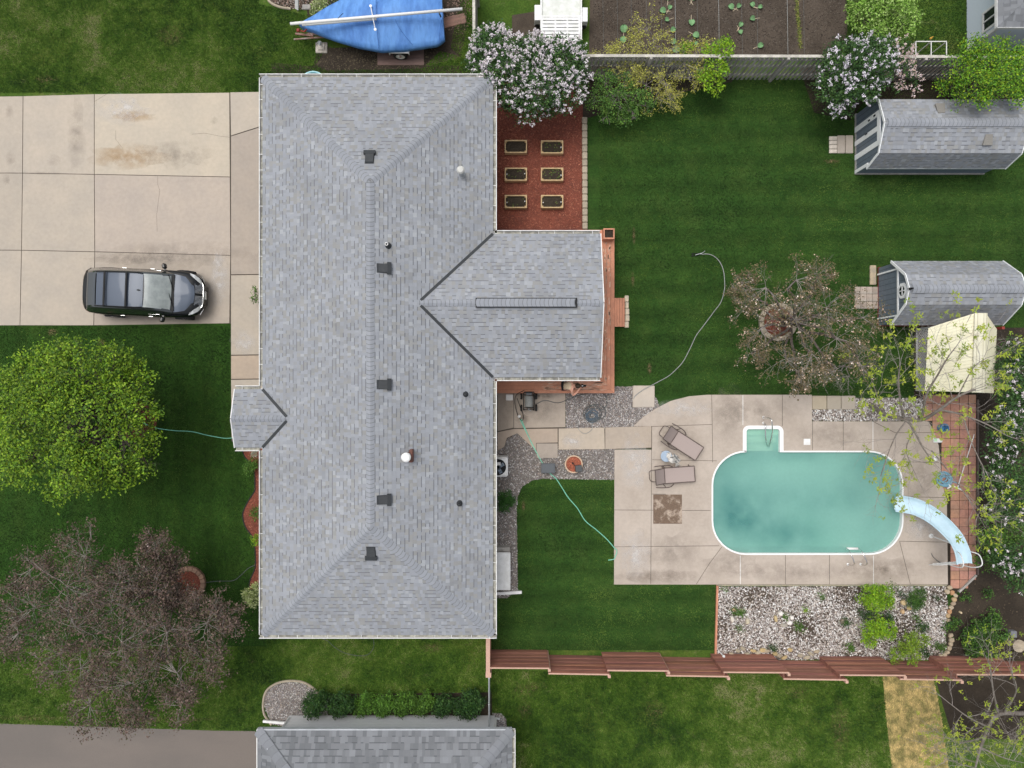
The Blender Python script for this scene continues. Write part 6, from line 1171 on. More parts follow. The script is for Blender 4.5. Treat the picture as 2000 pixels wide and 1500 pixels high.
# ------------------------------------------------------------------ the parked car
def make_car():
    t = thing('parked_car', 'black crossover car with roof rails parked on the concrete driveway', 'car')
    def w_at(x):
        xs = [-2.28, -2.2, -2.0, -1.5, .8, 1.4, 1.8, 2.05, 2.2, 2.27]; ws = [.62, .80, .90, .95, .955, .94, .88, .76, .58, .40]
        return float(np.interp(x, xs, ws))
    def zbelt(x): return float(np.interp(x, [-2.28, -2.0, -1, 0, 1.1, 1.5, 1.9, 2.1, 2.27], [1.02, 1.14, 1.12, 1.06, 1.02, .98, .90, .82, .66]))
    xs = [-2.28, -2.24, -2.15, -2.0, -1.8, -1.5, -1.2, -.8, -.4, 0, .4, .8, 1.1, 1.3, 1.5, 1.7, 1.9, 2.0, 2.1, 2.18, 2.24, 2.27]; rows = []
    for x in xs:
        w_ = w_at(x); zb = zbelt(x); zt = zb; r = []
        prof = [(.86, .28), (.96, .36), (1.0, .55), (.99, .75), (.975, zb - .10), (.93, zb - .02), (.86, zb + .01), (.6, zb + .035), (.3, zb + .045), (0, zb + .05)]
        if x > 2.0: prof = [(p[0], min(p[1], zb + .02)) if p[1] > .6 else p for p in prof]
        for k, z in prof: r.append(Vector((x, -w_ * k, z)))
        for k, z in prof[-2::-1]: r.append(Vector((x, w_ * k, z)))
        rows.append(r)
    v = MB(); v.grid(rows); v.add(rows[0], [list(range(len(rows[0])))]); v.add(rows[-1], [list(range(len(rows[-1])))[::-1]])
    body = v.build('body', M['carpaint'], t, True)
    # greenhouse: dark side glass from the belt to the roof
    gx = [-2.08, -1.9, -1.5, -1.0, -.4, .2, .6, .95, 1.22]; gzt = [1.12, 1.40, 1.60, 1.655, 1.675, 1.655, 1.55, 1.30, 1.05]; gwt = [.74, .70, .69, .70, .705, .70, .70, .72, .76]; gwb = [.82, .86, .88, .90, .90, .90, .89, .86, .80]
    rows = []
    for x, z, wt, wb in zip(gx, gzt, gwt, gwb):
        zb = zbelt(x) + .0; rows.append([Vector((x, -wb, zb)), Vector((x, -(wt + (wb - wt) * .35), zb + (z - zb) * .7)), Vector((x, -wt, z - .015)), Vector((x, -wt * .5, z)), Vector((x, 0, z + .01)), Vector((x, wt * .5, z)), Vector((x, wt, z - .015)), Vector((x, (wt + (wb - wt) * .35), zb + (z - zb) * .7)), Vector((x, wb, zb))])
    v = MB(); v.grid(rows); v.build('side_glass', M['carglass'], t, True)
    def patch(name, xr, k, m_, lift=.012, par=None, n=7):
        rr = []
        for i in range(9):
            x = xr[0] + (xr[1] - xr[0]) * i / 8; z = float(np.interp(x, gx, gzt)); wt = float(np.interp(x, gx, gwt)) * k
            rr.append([Vector((x - (.05 * (abs(j) / n) ** 2 if name == 'windshield' else 0), wt * j / n, z + .01 * (1 - abs(j) / n) + lift - .012 * (abs(j) / n) ** 3)) for j in range(-n, n + 1)])
        v = MB(); v.grid(rr); return v.build(name, m_, par or t, True)
    patch('roof_panel', (-1.42, .36), .93, M['skylitpaint'], .02); patch('windshield', (.42, 1.20), .93, M['windshield'], .04); patch('rear_window', (-2.02, -1.46), .92, M['roofglass'], .03)
    v = MB()
    for y in (-.42, -.14, .14, .42): v.bx(-1.3, .15, y - .012, y + .012, 1.665, 1.70)
    # hood with a centre crease, the mirrored sky painted in as a greyer blue
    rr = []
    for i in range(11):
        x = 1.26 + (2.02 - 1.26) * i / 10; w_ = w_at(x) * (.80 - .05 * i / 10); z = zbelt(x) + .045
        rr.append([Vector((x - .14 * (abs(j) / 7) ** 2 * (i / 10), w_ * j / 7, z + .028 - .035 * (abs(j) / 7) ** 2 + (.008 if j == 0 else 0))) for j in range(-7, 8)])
    v = MB(); v.grid(rr); v.build('hood', M['skylitpaint'], t, True)
    v = MB(); v.box((1.24, 0, 1.075), (.10, 1.45, .03)); o = v.build('cowl', M['black'], t)
    for s in (-.42, .22): v = MB(); v.tube([(1.26, s - .1, 1.10), (1.10, s + .5, 1.185)], .014, 5); v.build('wiper', M['black'], t)
    for s in (-1, 1):
        v = MB(); v.tube([(-1.45, s * .66, 1.63), (-1.3, s * .67, 1.72), (.1, s * .68, 1.74), (.35, s * .66, 1.66)], .022, 8); v.build('roof_rail', M['chrome'] if False else M['black'], t, True)
    for x in (-1.05, -.22): v = MB(); v.box((x, 0, 1.765), (.075, 1.36, .03), bev=.012); v.build('cross_bar', M['black'], t)
    v = MB(); v.box((.22, 0, 1.71), (.12, .045, .05), bev=.02); v.build('antenna', M['black'], t)
    for s in (-1, 1):
        v = MB(); v.box((.86, s * 1.06, 1.08), (.16, .22, .14), s * .25, bev=.05); v.bx(.84, .92, s * .9, s * .99, 1.02, 1.06); v.build('mirror', M['carpaint'], t)
        hl = MB(); hl.grid([[Vector((1.80, s * .84, zbelt(1.8) + .0)), Vector((1.86, s * .74, zbelt(1.86) + .065))], [Vector((1.98, s * .78, .885)), Vector((2.0, s * .62, .935))], [Vector((2.12, s * .67, .80)), Vector((2.13, s * .50, .86))], [Vector((2.19, s * .56, .74)), Vector((2.19, s * .44, .80))]]); hl.build('headlight', M['headl'], t)
        ch = MB(); ch.tube([(-1.9, s * .83, 1.165), (-1.0, s * .875, 1.15), (0, s * .88, 1.105), (.75, s * .87, 1.08)], .007, 6); ch.build('window_trim', M['chrome'], t)
        for x in (-.75, .35): hd = MB(); hd.box((x, s * .95, .93), (.18, .03, .03), bev=.01); hd.build('door_handle', M['chrome'], t)
        tl = MB(); tl.grid([[Vector((-2.27, s * .60, .95)), Vector((-2.20, s * .80, .95)), Vector((-2.0, s * .91, .98))], [Vector((-2.25, s * .58, 1.05)), Vector((-2.16, s * .77, 1.07)), Vector((-1.98, s * .88, 1.10))]]); tl.build('tail_light', M['redd'], t)
        for x in (-1.38, 1.42):
            prf = [(.24, -.11), (.35, -.11), (.37, -.07), (.37, .07), (.35, .11), (.24, .11)]; n = 24
            v = MB(); v.grid([[Vector((x + r * math.cos(6.283 * i / n), s * .87 + y, .37 + r * math.sin(6.283 * i / n))) for r, y in prf] for i in range(n + 1)]); w_ = v.build('wheel', M['rubber'], t, True)
            v = MB(); yy = s * .87 + s * .09
            for i in range(9):
                a = 6.283 * i / 9; v.bar((x, yy, .37), (x + .24 * math.cos(a), yy, .37 + .24 * math.sin(a)), .03, .05, up=(0, 1, 0))
            v.grid([[Vector((x + r * math.cos(6.283 * i / n), yy + y, .37 + r * math.sin(6.283 * i / n))) for r, y in ((.22, 0), (.25, .01 * s), (.25, -.05 * s))] for i in range(n + 1)]); v.build('rim', M['chrome'], w_)
    for s in (-1, 1):
        g = MB()
        for i in range(9):
            y = s * (.07 + i * .05); x = 2.19 - .02 * (i / 9) ** 2 - .05 * (i / 9) ** 2; g.bar((x - .16, y * .98, .925 - .004 * i), (x + .07, y, .73), .016, .02)
        g.build('grille_bars', M['chrome'], t)
    g = MB(); g.grid([[Vector((2.02 - .12 * (abs(j) / 6) ** 2, .58 * j / 6, .915)) for j in range(-6, 7)], [Vector((2.17 - .10 * (abs(j) / 6) ** 2, .55 * j / 6, .82)) for j in range(-6, 7)], [Vector((2.265 - .10 * (abs(j) / 6) ** 2, .52 * j / 6, .66)) for j in range(-6, 7)]]); g.build('grille', M['black'], t, True)
    b = MB(); b.tube(crom([(2.12, -.62, .74), (2.25, -.4, .72), (2.29, -.1, .76), (2.29, .1, .76), (2.25, .4, .72), (2.12, .62, .74)], 4), .018, 6); b.build('chrome_wing', M['chrome'], t)
    b = MB(); b.box((2.30, 0, .56), (.02, .32, .14), bev=.005); b.build('number_plate', M['galv'], t)
    for s in (-1, 1): b = MB(); b.tube([(2.24, s * .3, .5), (2.2, s * .55, .5), (2.08, s * .78, .52)], .015, 5); b.build('bumper_trim', M['chrome'], t)
    return t
car = make_car(); car.location = (-13.93, 3.46, .032); car.rotation_euler = (0, 0, R(-2.2)); car.scale = (.965, .945, .97)

# ------------------------------------------------------------------ covered sailing dinghy on its trailer
def boat():
    p0, p1 = P(590, 48, .9), P(866, 30, 1.0); t = thing('sailboat', 'sailing dinghy under a blue cover with its white mast laid along the top', 'boat', (p0 + p1) / 2)
    stn = [(588, 50, 46, 0.75, .70), (610, 58, 34, .9, .8), (650, 75, 10, 1.05, .85), (700, 90, -16, 1.2, .85), (745, 98, -34, 1.28, .85), (790, 96, -42, 1.25, .82), (830, 90, -40, 1.15, .8), (855, 86, -34, 1.08, .78), (868, 76, -22, 1.0, .8)]
    rows = []; n = 14
    for (px, yb, yt, hc, he) in stn:
        A = P(px, yb, he); B = P(px - 6, yt, he); r = []
        r.append(A.lerp(B, .06) - Vector((0, 0, .42))); r.append(A - Vector((0, 0, .22)) - (B - A).normalized() * .01)
        for j in range(n + 1):
            u = j / n; q = A.lerp(B, u); k = 1 - abs(2 * u - 1) ** 1.25; q.z = he + (hc - he) * k + .012 * math.sin(j * 2.3 + px * .07) + .01 * math.sin(px * .21 + j); r.append(q)
        r.append(B - Vector((0, 0, .22))); rows.append(r)
    m_ = []; 
    for i in range(len(rows) - 1):
        for k in range(4):
            tt = k / 4; m_.append([rows[i][j].lerp(rows[i + 1][j], tt) + Vector((0, 0, .012 * math.sin(i * 7 + k * 2.1 + j * 1.7))) for j in range(len(rows[0]))])
    m_.append(rows[-1]); v = MB(); v.grid(m_); v.add(rows[-1], [list(range(len(rows[-1])))[::-1]]); v.add(rows[0], [list(range(len(rows[0])))]); cv = v.build('cover', M['tarp'], t, True)
    v = MB()
    for L_ in ([(772, 38, 1.28), (780, 55, 1.24), (795, 75, 1.1), (806, 88, .95)], [(735, -2, 1.3), (735, 30, 1.32), (737, 60, 1.2), (740, 95, .9)], [(866, 28, 1.06), (860, 55, 1.02), (858, 80, .9)]):
        v = MB(); v.tube(crom([P(*q) + Vector((0, 0, .015)) for q in L_], 5), .012, 5, (.55, .6, .7)); v.build('seam', M['tarp'], cv)
    v = MB()
    for c_, rr in (((795, 10, 1.24), .42), ((800, 58, 1.17), .42)):
        pass
    v = MB(); v.tube([P(567, 46.5, 1.42), P(903, 17.5, 1.52)], .055, 10); ms = v.build('mast', M['alu'], t, True)
    v = MB(); v.tube([P(590, 47, 1.36), P(735, 35.5, 1.38)], .075, 10); v.build('boom', M['alu'], t, True)
    for a in ((724, 12, 1.32), (733, 58, 1.30)): v = MB(); v.tube([P(*a), P(728, 33, 1.48)], .018, 6); v.lathe([(.05, 0), (.05, .03)], P(*a), 10); v.build('spreader', M['alu'], ms)
    v = MB(); v.tube([P(664, 44, 1.35), P(660, 36, 1.5), P(670, 26, 1.3)], .012, 5); v.tube([P(858, 25, 1.55), P(861, 33, 1.1)], .03, 5, (8, 8, 8)); v.build('lashing', M['black'], t)
    # hull under the cover
    rows = []
    for (px, yb, yt, hc, he) in stn:
        A = P(px, yb, he); B = P(px - 6, yt, he); A.z = B.z = .55; c = (A + B) / 2; c.z = .42; rows.append([A.lerp(B, .06), A.lerp(B, .25) - Vector((0, 0, .10)), c, A.lerp(B, .75) - Vector((0, 0, .10)), A.lerp(B, .94)])
    v = MB(); v.grid(rows); v.build('hull', M['white'], t, True)
    tr = thing('boat_trailer', 'rusty boat trailer with white wheels under the covered dinghy', 'trailer', P(760, 60))
    v = MB()
    for s in (-1, 1): v.bar(P(600, 66 if s > 0 else 58, .45), P(840, 78 if s > 0 else 0, .42), .06, .07)
    v.bar(P(782, 112, .35), P(776, -40, .35), .07, .07); v.bar(P(577, 66, .42), P(612, 70, .45), .07, .06); v.bar(P(574, 77, .42), P(640, 72, .40), .05, .05); v.build('frame', mat('trailer_frame', (.30, .25, .22), .7, (.2, .1, .07), 5), tr)
    v = MB(); v.lathe([(.06, 0), (.08, .03), (.05, .09), (.01, .1)], P(583, 60, .45), 10); v.tube([P(588, 60, .5), P(594, 62, .62), P(600, 56, .6)], .03, 6); v.build('winch', M['redd'], tr)
    v = MB(); v.tube([P(624, 84, .02), P(624, 84, .5)], .035, 8); v.lathe([(.09, 0), (.09, .02)], P(624, 84, .10), 10); v.build('jockey_stand', M['galv'], tr)
    for py in (107, -38):
        v = MB(); c = P(782, py, .28); n = 24
        v.grid([[Vector((c.x + r * math.cos(6.283 * i / n), c.y + y, .28 + r * math.sin(6.283 * i / n))) for r, y in ((.16, -.08), (.26, -.08), (.28, 0), (.26, .08), (.16, .08))] for i in range(n + 1)]); w_ = v.build('wheel', M['rubber'], tr, True)
        v = MB(); v.grid([[Vector((c.x + r * math.cos(6.283 * i / n), c.y + y, .28 + r * math.sin(6.283 * i / n))) for r, y in ((.01, -.07), (.06, -.09), (.13, -.06), (.17, -.085), (.17, .08))] for i in range(n + 1)]); v.build('rim', M['white'], w_)
        c = P(779, py - 9 if py > 0 else py + 9, .58); v = MB(); v.box((c.x, c.y, .58), (.72, .24, .04), bev=.015); v.box((c.x - .37, c.y, .50), (.03, .24, .16)); v.box((c.x + .37, c.y, .50), (.03, .24, .16)); v.build('fender', M['trailer'], tr)
boat()
slab('wheel_board', 'brown sheet of plywood on the soil under the boat trailer wheel', 'board', (737, 95, 828, 127), .03, M['redwood'], None, (.55, .8, .95))
o = slab('wheel_board', 'brown tilted board behind the stern of the covered boat', 'board', (862, 30, 910, 50), .04, M['redwood'], None, (.75, .95, 1.0)); o.rotation_euler = (0, 0, R(14))
slab('paving_slab', 'grey block under the boat trailer stand', 'paving slab', (616, 82, 639, 103), .06, M['greywood'], None, (1.2, 1.15, 1.1)); slab('paving_slab', 'smaller grey block stacked under the boat trailer stand', 'paving slab', (620, 82, 634, 97), .11, M['greywood'], None, (1.3, 1.25, 1.2), z0=.062)
v = MB(); v.tube(crom([P(x, y, .04) for x, y in [(515, -30), (522, -5), (530, 6), (548, 14), (568, 17)]], 5), .05, 6); props(v.build('bed_curb', M['block']), 'curved concrete curb of the planting bed at the top edge', 'curb')
v = MB(); v.tube(crom([P(x, y, .03) for x, y in [(636, -20), (642, -2), (652, 7), (672, 6)]], 5), .03, 6); props(v.build('bed_edging', M['rubber']), 'dark curved edging beside the boat at the top edge', 'edging')
bed('top_mulch_bed', [(505, -60), (530, 6), (548, 14), (572, 17), (600, 15), (612, 22), (640, 28), (700, 5), (700, -60)], .014, M['soil'])
v = MB(); x, y = scatter(PX([(505, -60), (530, 6), (548, 14), (572, 17), (612, 22), (640, 28), (700, 5), (700, -60)]), 2500); chips(v, x, y, .014, .06, .5, [(.30, .2, .16), (.4, .34, .3), (.2, .14, .11)], .3); x, y = scatter(PX([(905, -40), (925, -40), (925, 70), (860, 60), (870, 10)]), 500); chips(v, x, y, .014, .06, .5, [(.30, .2, .16), (.2, .14, .11)], .3); props(v.build('bark_mulch', M['stone']), 'brown bark mulch in the bed above the covered boat', 'mulch', kind='stuff')
slab('paving_slab', 'small grey brown slab in the mulch above the boat bow', 'paving slab', (590, 8, 606, 18), .06, M['greywood'])
v = MB(); v.bar(P(579, -25, .9), P(580, 18, .1), .14, .05); props(v.build('white_board', M['white']), 'white post lying at the top edge above the boat bow', 'post')
v = MB(); c = P(608, 141, .5); v.lathe([(.52, 0), (.55, .2), (.55, .28), (.5, .28), (.5, .15)], (c.x, c.y - .40, .0), 28); props(v.build('wading_pool', mat('aqua_plastic', (.25, .50, .55), .4)), 'pale aqua plastic tub peeking out above the house eave', 'tub')

# ------------------------------------------------------------------ white trailer
tr = thing('utility_trailer', 'white utility trailer with a slatted tail and square fenders', 'trailer', P(1094, 40))
zt = .75; a = P(1057, -120, zt); b = P(1135, 31, zt); v = MB(); v.bx(a.x, b.x, b.y, a.y, zt - .5, zt - .1, (.85, .86, .83)); v.bx(a.x + .04, b.x - .04, b.y, a.y, zt - .1, zt - .06, (.88, .9, .86)); v.build('bed', M['trailer'], tr)
v = MB()
for x in (a.x, b.x): v.bx(x - .03, x + .03, b.y - .9, a.y, zt - .1, zt + .02)
v.build('side_rail', M['trailer'], tr)
v = MB(); c0 = P(1057, 31, zt); c1 = P(1132, 80, .72); W3 = 3; nsl = 7; xa, xb = a.x + .03, b.x - .07; ya_ = c0.y; yb2 = c1.y
for i in range(nsl):
    y = ya_ - (ya_ - yb2) * (i + .75) / nsl; v.bx(xa, xb, y - .055, y + .048, zt - .02, zt)
for x in (xa, xa + (xb - xa) * .36, xa + (xb - xa) * .68, xb): v.bx(x - .03, x + .03, yb2, ya_, zt - .03, zt + .012)
v.bx(xa - .03, xb + .03, ya_ - .05, ya_ + .02, zt - .03, zt + .014); v.bx(xa - .03, xb + .03, yb2 - .02, yb2 + .04, zt - .03, zt + .014); v.build('slatted_tail', M['trailer'], tr)
v = MB(); v.bx(xa + .01, xb - .01, yb2 + .04, ya_ - .05, zt - .1, zt - .05, (.62, .63, .65)); v.build('underboard', M['trailer'], tr)
for (u0, u1, y0_, y1_) in ((1044, 1056, 9, 39), (1137, 1148, 14, 42)):
    v = MB(); p = P(u0, y0_, .72); q = P(u1, y1_, .72); v.box(((p.x + q.x) / 2, (p.y + q.y) / 2, .69), (q.x - p.x, p.y - q.y, .05), bev=.015); v.box(((p.x + q.x) / 2, q.y + .02, .48), (q.x - p.x, .04, .40), bev=.01); v.box(((p.x + q.x) / 2, p.y - .02, .48), (q.x - p.x, .04, .40), bev=.01); fd = v.build('fender', M['trailer'], tr)
    v = MB(); c = ((p.x + q.x) / 2, (p.y + q.y) / 2); n = 22; v.grid([[Vector((c[0] + y, c[1] + r * math.cos(6.283 * i / n), .3 + r * math.sin(6.283 * i / n))) for r, y in ((.05, -.09), (.30, -.09), (.31, 0), (.30, .09), (.05, .09))] for i in range(n + 1)]); v.build('wheel', M['rubber'], tr, True)

# ------------------------------------------------------------------ pool furniture
def lounger():
    t = thing('sun_lounger', '', 'sun lounger'); t.location = (0, 0, 0)
    # x runs from the head (-.78) to the foot (+.82)
    v = MB(); sl = [(-.33, .34), (0, .335), (.4, .335), (.80, .34)]; v.grid([[Vector((x, y, z - .02 * (1 - (y / .28) ** 2))) for y in (-.28, -.14, 0, .14, .28)] for x, z in sl]); v.build('seat_sling', M['sling'], t)
    v = MB(); bk = [(-.36, .37), (-.55, .50), (-.74, .66)]; v.grid([[Vector((x, y, z - .015 * (1 - (y / .27) ** 2))) for y in (-.27, -.1, .1, .27)] for x, z in bk], (.82, .82, .82)); v.build('back_sling', M['sling'], t)
    for s in (-1, 1):
        v = MB(); v.tube([(-.36, s * .30, .34), (.82, s * .30, .34)], .018, 6); v.tube([(-.36, s * .29, .36), (-.76, s * .29, .68)], .016, 6); v.build('side_rail', M['bronze'], t)
        for x in (-.30, .62): v = MB(); v.tube([(x, s * .31, .34), (x + (.06 if x > 0 else -.06), s * .32, 0.0)], .016, 6); v.build('leg', M['bronze'], t)
        v = MB(); v.tube(crom([(-.74, s * .40, .50), (-.5, s * .42, .53), (-.2, s * .41, .53), (-.02, s * .33, .36)], 4), .02, 6); v.build('armrest', M['bronze'], t)
        v = MB(); v.tube([(-.36, s * .41, .52), (-.42, s * .32, .34)], .014, 6); v.build('arm_support', M['bronze'], t)
    v = MB(); v.tube(crom([(-.50, -.24, .30), (-.84, -.2, .12), (-.88, 0, .08), (-.84, .2, .12), (-.50, .24, .30)], 4), .014, 6); v.tube([(-.76, -.29, .68), (-.76, .29, .68)], .016, 6); v.tube([(.82, -.30, .34), (.82, .30, .34)], .016, 6); v.tube([(-.34, -.3, .35), (-.34, .3, .35)], .014, 6); v.build('cross_frame', M['bronze'], t)
    return t
l1 = lounger(); l1['label'] = 'taupe sling lounger turned diagonally above the small blue table'; l1['group'] = 'sun loungers on the pool deck'
c = P(1331, 864, .35); l2 = copy_tree(l1); l1.location = (c.x, c.y, .05); l1.rotation_euler = (0, 0, R(-33))
l2['label'] = 'taupe sling lounger lying nearly level below the small blue table'; c = P(1315, 928, .35); l2.location = (c.x, c.y, .05); l2.rotation_euler = (0, 0, R(4))
tb = thing('side_table', 'small round blue grey table between the two loungers', 'side table', P(1300, 893)); c = P(1301, 891, .45)
v = MB(); v.lathe([(.20, .42), (.215, .43), (.215, .45), (.20, .455)], (c.x, c.y, .04), 26); v.build('tabletop', M['lightblue'], tb); 
for i in range(3): v = MB(); a = i * 2.09; v.tube([(c.x + .12 * math.cos(a), c.y + .12 * math.sin(a), .46), (c.x + .18 * math.cos(a), c.y + .18 * math.sin(a), .05)], .012, 6); v.build('leg', M['lightblue'], tb)
# crumpled cloth hanging off the table
rnd = random.Random(4); rows = []
for i in range(11):
    u = i / 10; r = []
    for j in range(9):
        w_ = j / 8 - .5; px = 1303 + 24 * u + 3 * math.sin(j * 1.9 + i); py = 889 + 15 * u + w_ * (14 + 8 * u) + 2.0 * math.sin(i * 1.7 + j); z = .515 - max(0, u - .4) * .72 + .03 * math.sin(i * 2.3 + j * 1.9); r.append(P(px, py, max(.07, z)))
    rows.append(r)
v = MB(); v.grid(rows); props(v.build('towel', M['cloth'], smooth=True), 'crumpled white towel hanging off the small blue table', 'towel')
v = MB(); v.tube(crom([P(1316, 886, .5), P(1320, 893, .35), P(1326, 900, .15)], 4), .02, 5, (.4, .45, .5)); v.tube(crom([P(1305, 896, .5), P(1314, 898, .4), P(1322, 903, .2)], 4), .018, 5, (.35, .4, .45)); props(v.build('cord', M['cloth']), 'grey cord tangled in the towel on the small table', 'cord')
slab('mat', 'worn brown outdoor mat with pale bare patches on the pool deck', 'mat', (1276, 966, 1332, 1023), .058, M['rug'], None, z0=.0495, bev=.004)

# slide
sd_ = thing('pool_slide', 'curved pale blue pool slide with white handrails at the right end of the pool', 'slide', P(1860, 1050))
path = crom([P(1880, 1100, 1.95), P(1878, 1083, 1.93), P(1873, 1068, 1.8), P(1862, 1048, 1.55), P(1841, 1025, 1.25), P(1815, 1004, .95), P(1785, 989, .70), P(1748, 982, .50)], 6)
rows = []; under = []; m = len(path)
for i, p in enumerate(path):
    d = path[min(i + 1, m - 1)] - path[max(i - 1, 0)]; dd = Vector((d.x, d.y, 0)).normalized(); s = Vector((-dd.y, dd.x, 0)); hw = .245 + .05 * (i / m); up = Vector((0, 0, 1))
    sec = [(-1.12, .10), (-1.05, .15), (-.95, .12), (-.82, .03), (-.5, 0), (0, -.01), (.5, 0), (.82, .03), (.95, .12), (1.05, .15), (1.12, .10)]
    rows.append([p + s * hw * k + up * z for k, z in sec]); 
v = MB(); v.grid(rows); v.grid([[q - Vector((0, 0, .02)) for q in r] for r in rows]); v.build('chute', M['slide'], sd_, True)
top_ = P(1881, 1099, 1.9); ft = Vector((top_.x + .05, top_.y - .55, .04)); lad = MB(); 
for s in (-.2, .2): lad.tube([(top_.x + s, top_.y - .02, 1.86), (ft.x + s, ft.y, .04)], .022, 8)
ladder = lad.build('ladder', M['white'], sd_)
for k in range(6): z = .3 + k * .27; f = z / 1.86; v = MB(); y = ft.y + (top_.y - ft.y) * f; x = ft.x + (top_.x - ft.x) * f; v.bx(x - .2, x + .2, y - .04, y + .04, z - .012, z + .012); v.build('tread', M['white'], ladder)
for s, w_ in ((1, .36), (-1, .30)):
    v = MB(); v.tube(crom([(top_.x + s * .24, top_.y + .42, 1.95), (top_.x + s * w_, top_.y + .36, 2.25), (top_.x + s * w_, top_.y + .05, 2.4), (top_.x + s * .25, top_.y - .12, 2.1), (top_.x + s * .21, top_.y - .2, 1.4)], 5), .02, 7); v.build('handrail', M['white'], sd_, True)
for (px, py, z) in ((1846, 1025, 1.2), (1872, 1066, 1.75)):
    q = P(px, py, z); v = MB(); v.tube([(q.x, q.y, z), (q.x, q.y, .04)], .03, 8); v.lathe([(.09, 0), (.09, .02)], (q.x, q.y, .045), 12); v.build('leg', M['white'], sd_)
v = MB(); v.tube(crom([P(x, y, .06) for x, y in [(1819, 1081), (1823, 1088), (1832, 1096), (1843, 1101), (1870, 1102)]], 4), .014, 6); props(v.build('water_hose', M['hosedark']), 'dark short hose lying at the foot of the slide ladder', 'hose')
# hoses and pool gear on the paver walk
def coil(name, label, px, py, r_px, m_, n=5, z=.06, seed=2, rad=.018, tails=()):
    rnd = random.Random(seed); pts = []; t = 0
    for i in range(n * 10):
        a = i * .63; rr = r_px * (.75 + .3 * math.sin(i * .37 + seed)) ; pts.append(P(px + rr * math.cos(a) + 2 * math.sin(i * .21), py + rr * .9 * math.sin(a) + 2 * math.cos(i * .17), z + .03 * abs(math.sin(i * .9)) + i * .0006))
    pts += [P(x_, y_, .05) for x_, y_ in tails]; v = MB(); v.tube(crom(pts, 4), rad, 6); return props(v.build(name, m_, smooth=True), label, 'hose')
coil('vacuum_hose', 'tangled blue pool hose coiled on the brick walk', 1844, 936, 15, M['hoseblue'], 7, .06, 3, .026, [(1860, 940), (1872, 945), (1870, 955)])
coil('grey_hose', 'loose grey hose tangled on the gravel beside the deck', 1162, 808, 20, M['hosedark'], 3, .05, 5, .014, [(1185, 790), (1180, 770), (1150, 768), (1120, 776), (1090, 787), (1065, 782), (1046, 790)])
coil('blue_rope', 'tangled heap of dark slate blue cord on the gravel beside the deck', 1156, 812, 13, M['slatecord'], 7, .05, 8, .010)
bk = thing('bucket', 'blue plastic bucket with gear on the brick walk under the open tree', 'bucket', P(1843, 836)); c = P(1844, 836, .3); v = MB(); v.lathe([(.13, 0), (.16, .3), (.175, .31), (.15, .31), (.13, .05), (0.01, .05)], (c.x, c.y, .04), 20); v.build('body', M['blue'], bk); v = MB(); v.tube(crom([(c.x - .16, c.y, .33), (c.x - .1, c.y + .1, .40), (c.x + .1, c.y + .1, .40), (c.x + .16, c.y, .33)], 4), .008, 5); v.build('handle', M['galv'], bk)
v = MB(); v.box((0, 0, .04), (.34, .17, .08), bev=.03); v.box((-.1, .02, .07), (.12, .12, .05), bev=.02, col=(.6, .95, .6)); o = v.build('chemical_bag', M['white'], loc=(0, 0, 0)); c = P(1829, 860); o.location = (c.x, c.y, .05); props(o, 'white and green bag lying on the brick walk edge', 'bag')
v = MB(); v.box((0, 0, .05), (.14, .24, .10), bev=.03); o = v.build('plastic_jug', M['white'], loc=(0, 0, 0)); c = P(1824, 894); o.location = (c.x, c.y, .05); props(o, 'small white jug lying on the brick walk edge', 'jug')
pb_ = thing('pool_brush', 'long white pole with a brush head lying on the brick walk', 'pool brush', P(1890, 890)); v = MB(); v.tube([P(1903, 848, .5), P(1870, 953, .07)], .016, 7); v.build('pole', M['white'], pb_); v = MB(); v.bar(P(1862, 950, .07), P(1879, 957, .07), .05, .05); v.build('brush_head', M['white'], pb_)
v = MB(); v.bar(P(1850, 954, .12), P(1858, 949, .14), .05, .04); v.bar(P(1853, 946, .13), P(1860, 955, .13), .03, .03); props(v.build('pool_vacuum', M['white']), 'white pool vacuum head beside the blue hose coil', 'pool vacuum')
bb_ = thing('birdbath', 'round grey stone birdbath in the soil bed near the right edge', 'birdbath', P(1985, 1255)); c = P(1989, 1261, .35); v = MB(); v.lathe([(.16, 0), (.12, .08), (.12, .25), (.20, .33), (.24, .36), (.24, .39), (.20, .38), (.10, .34), (0.01, .33)], (c.x, c.y, .01), 22); v.build('bowl', M['block'], bb_)
slab('stone_block', 'dark grey block left above the round birdbath', 'stone block', (1975, 1233, 1987, 1246), .2, M['greywood'], None, (.5, .55, .65))

# ------------------------------------------------------------------ things beside the house
ac = thing('air_conditioner', 'white air conditioner with a round black fan against the right wall', 'air conditioner', P(978, 912)); x1 = P(992, 0, .8).x; y0_, y1_ = P(0, 932, .8).y, P(0, 893, .8).y; cx_, cy_ = x1 - .38, (y0_ + y1_) / 2
v = MB(); v.box((cx_, cy_, .41), (.76, y1_ - y0_, .76), bev=.06); v.build('casing', M['white'], ac); v = MB(); v.lathe([(.31, 0), (.31, .006)], (cx_, cy_, .79), 26); g = v.build('fan_grille', M['black'], ac)
v = MB(); 
for i in range(4): a = i * 1.571 + .5; v.bar((cx_, cy_, .80), (cx_ + .26 * math.cos(a), cy_ + .26 * math.sin(a), .80), .13, .004)
v.build('fan_blade', mat('fan_blue', (.16, .20, .25), .4), ac); v = MB()
for r_ in (.1, .2, .3): v.tube([(cx_ + r_ * math.cos(i / 4), cy_ + r_ * math.sin(i / 4), .812) for i in range(26)], .006, 4)
v.build('guard', M['black'], ac); v = MB(); v.box((cx_ + .02, cy_ + .13, .815), (.16, .12, .02)); v.build('fan_hub', M['white'], ac)
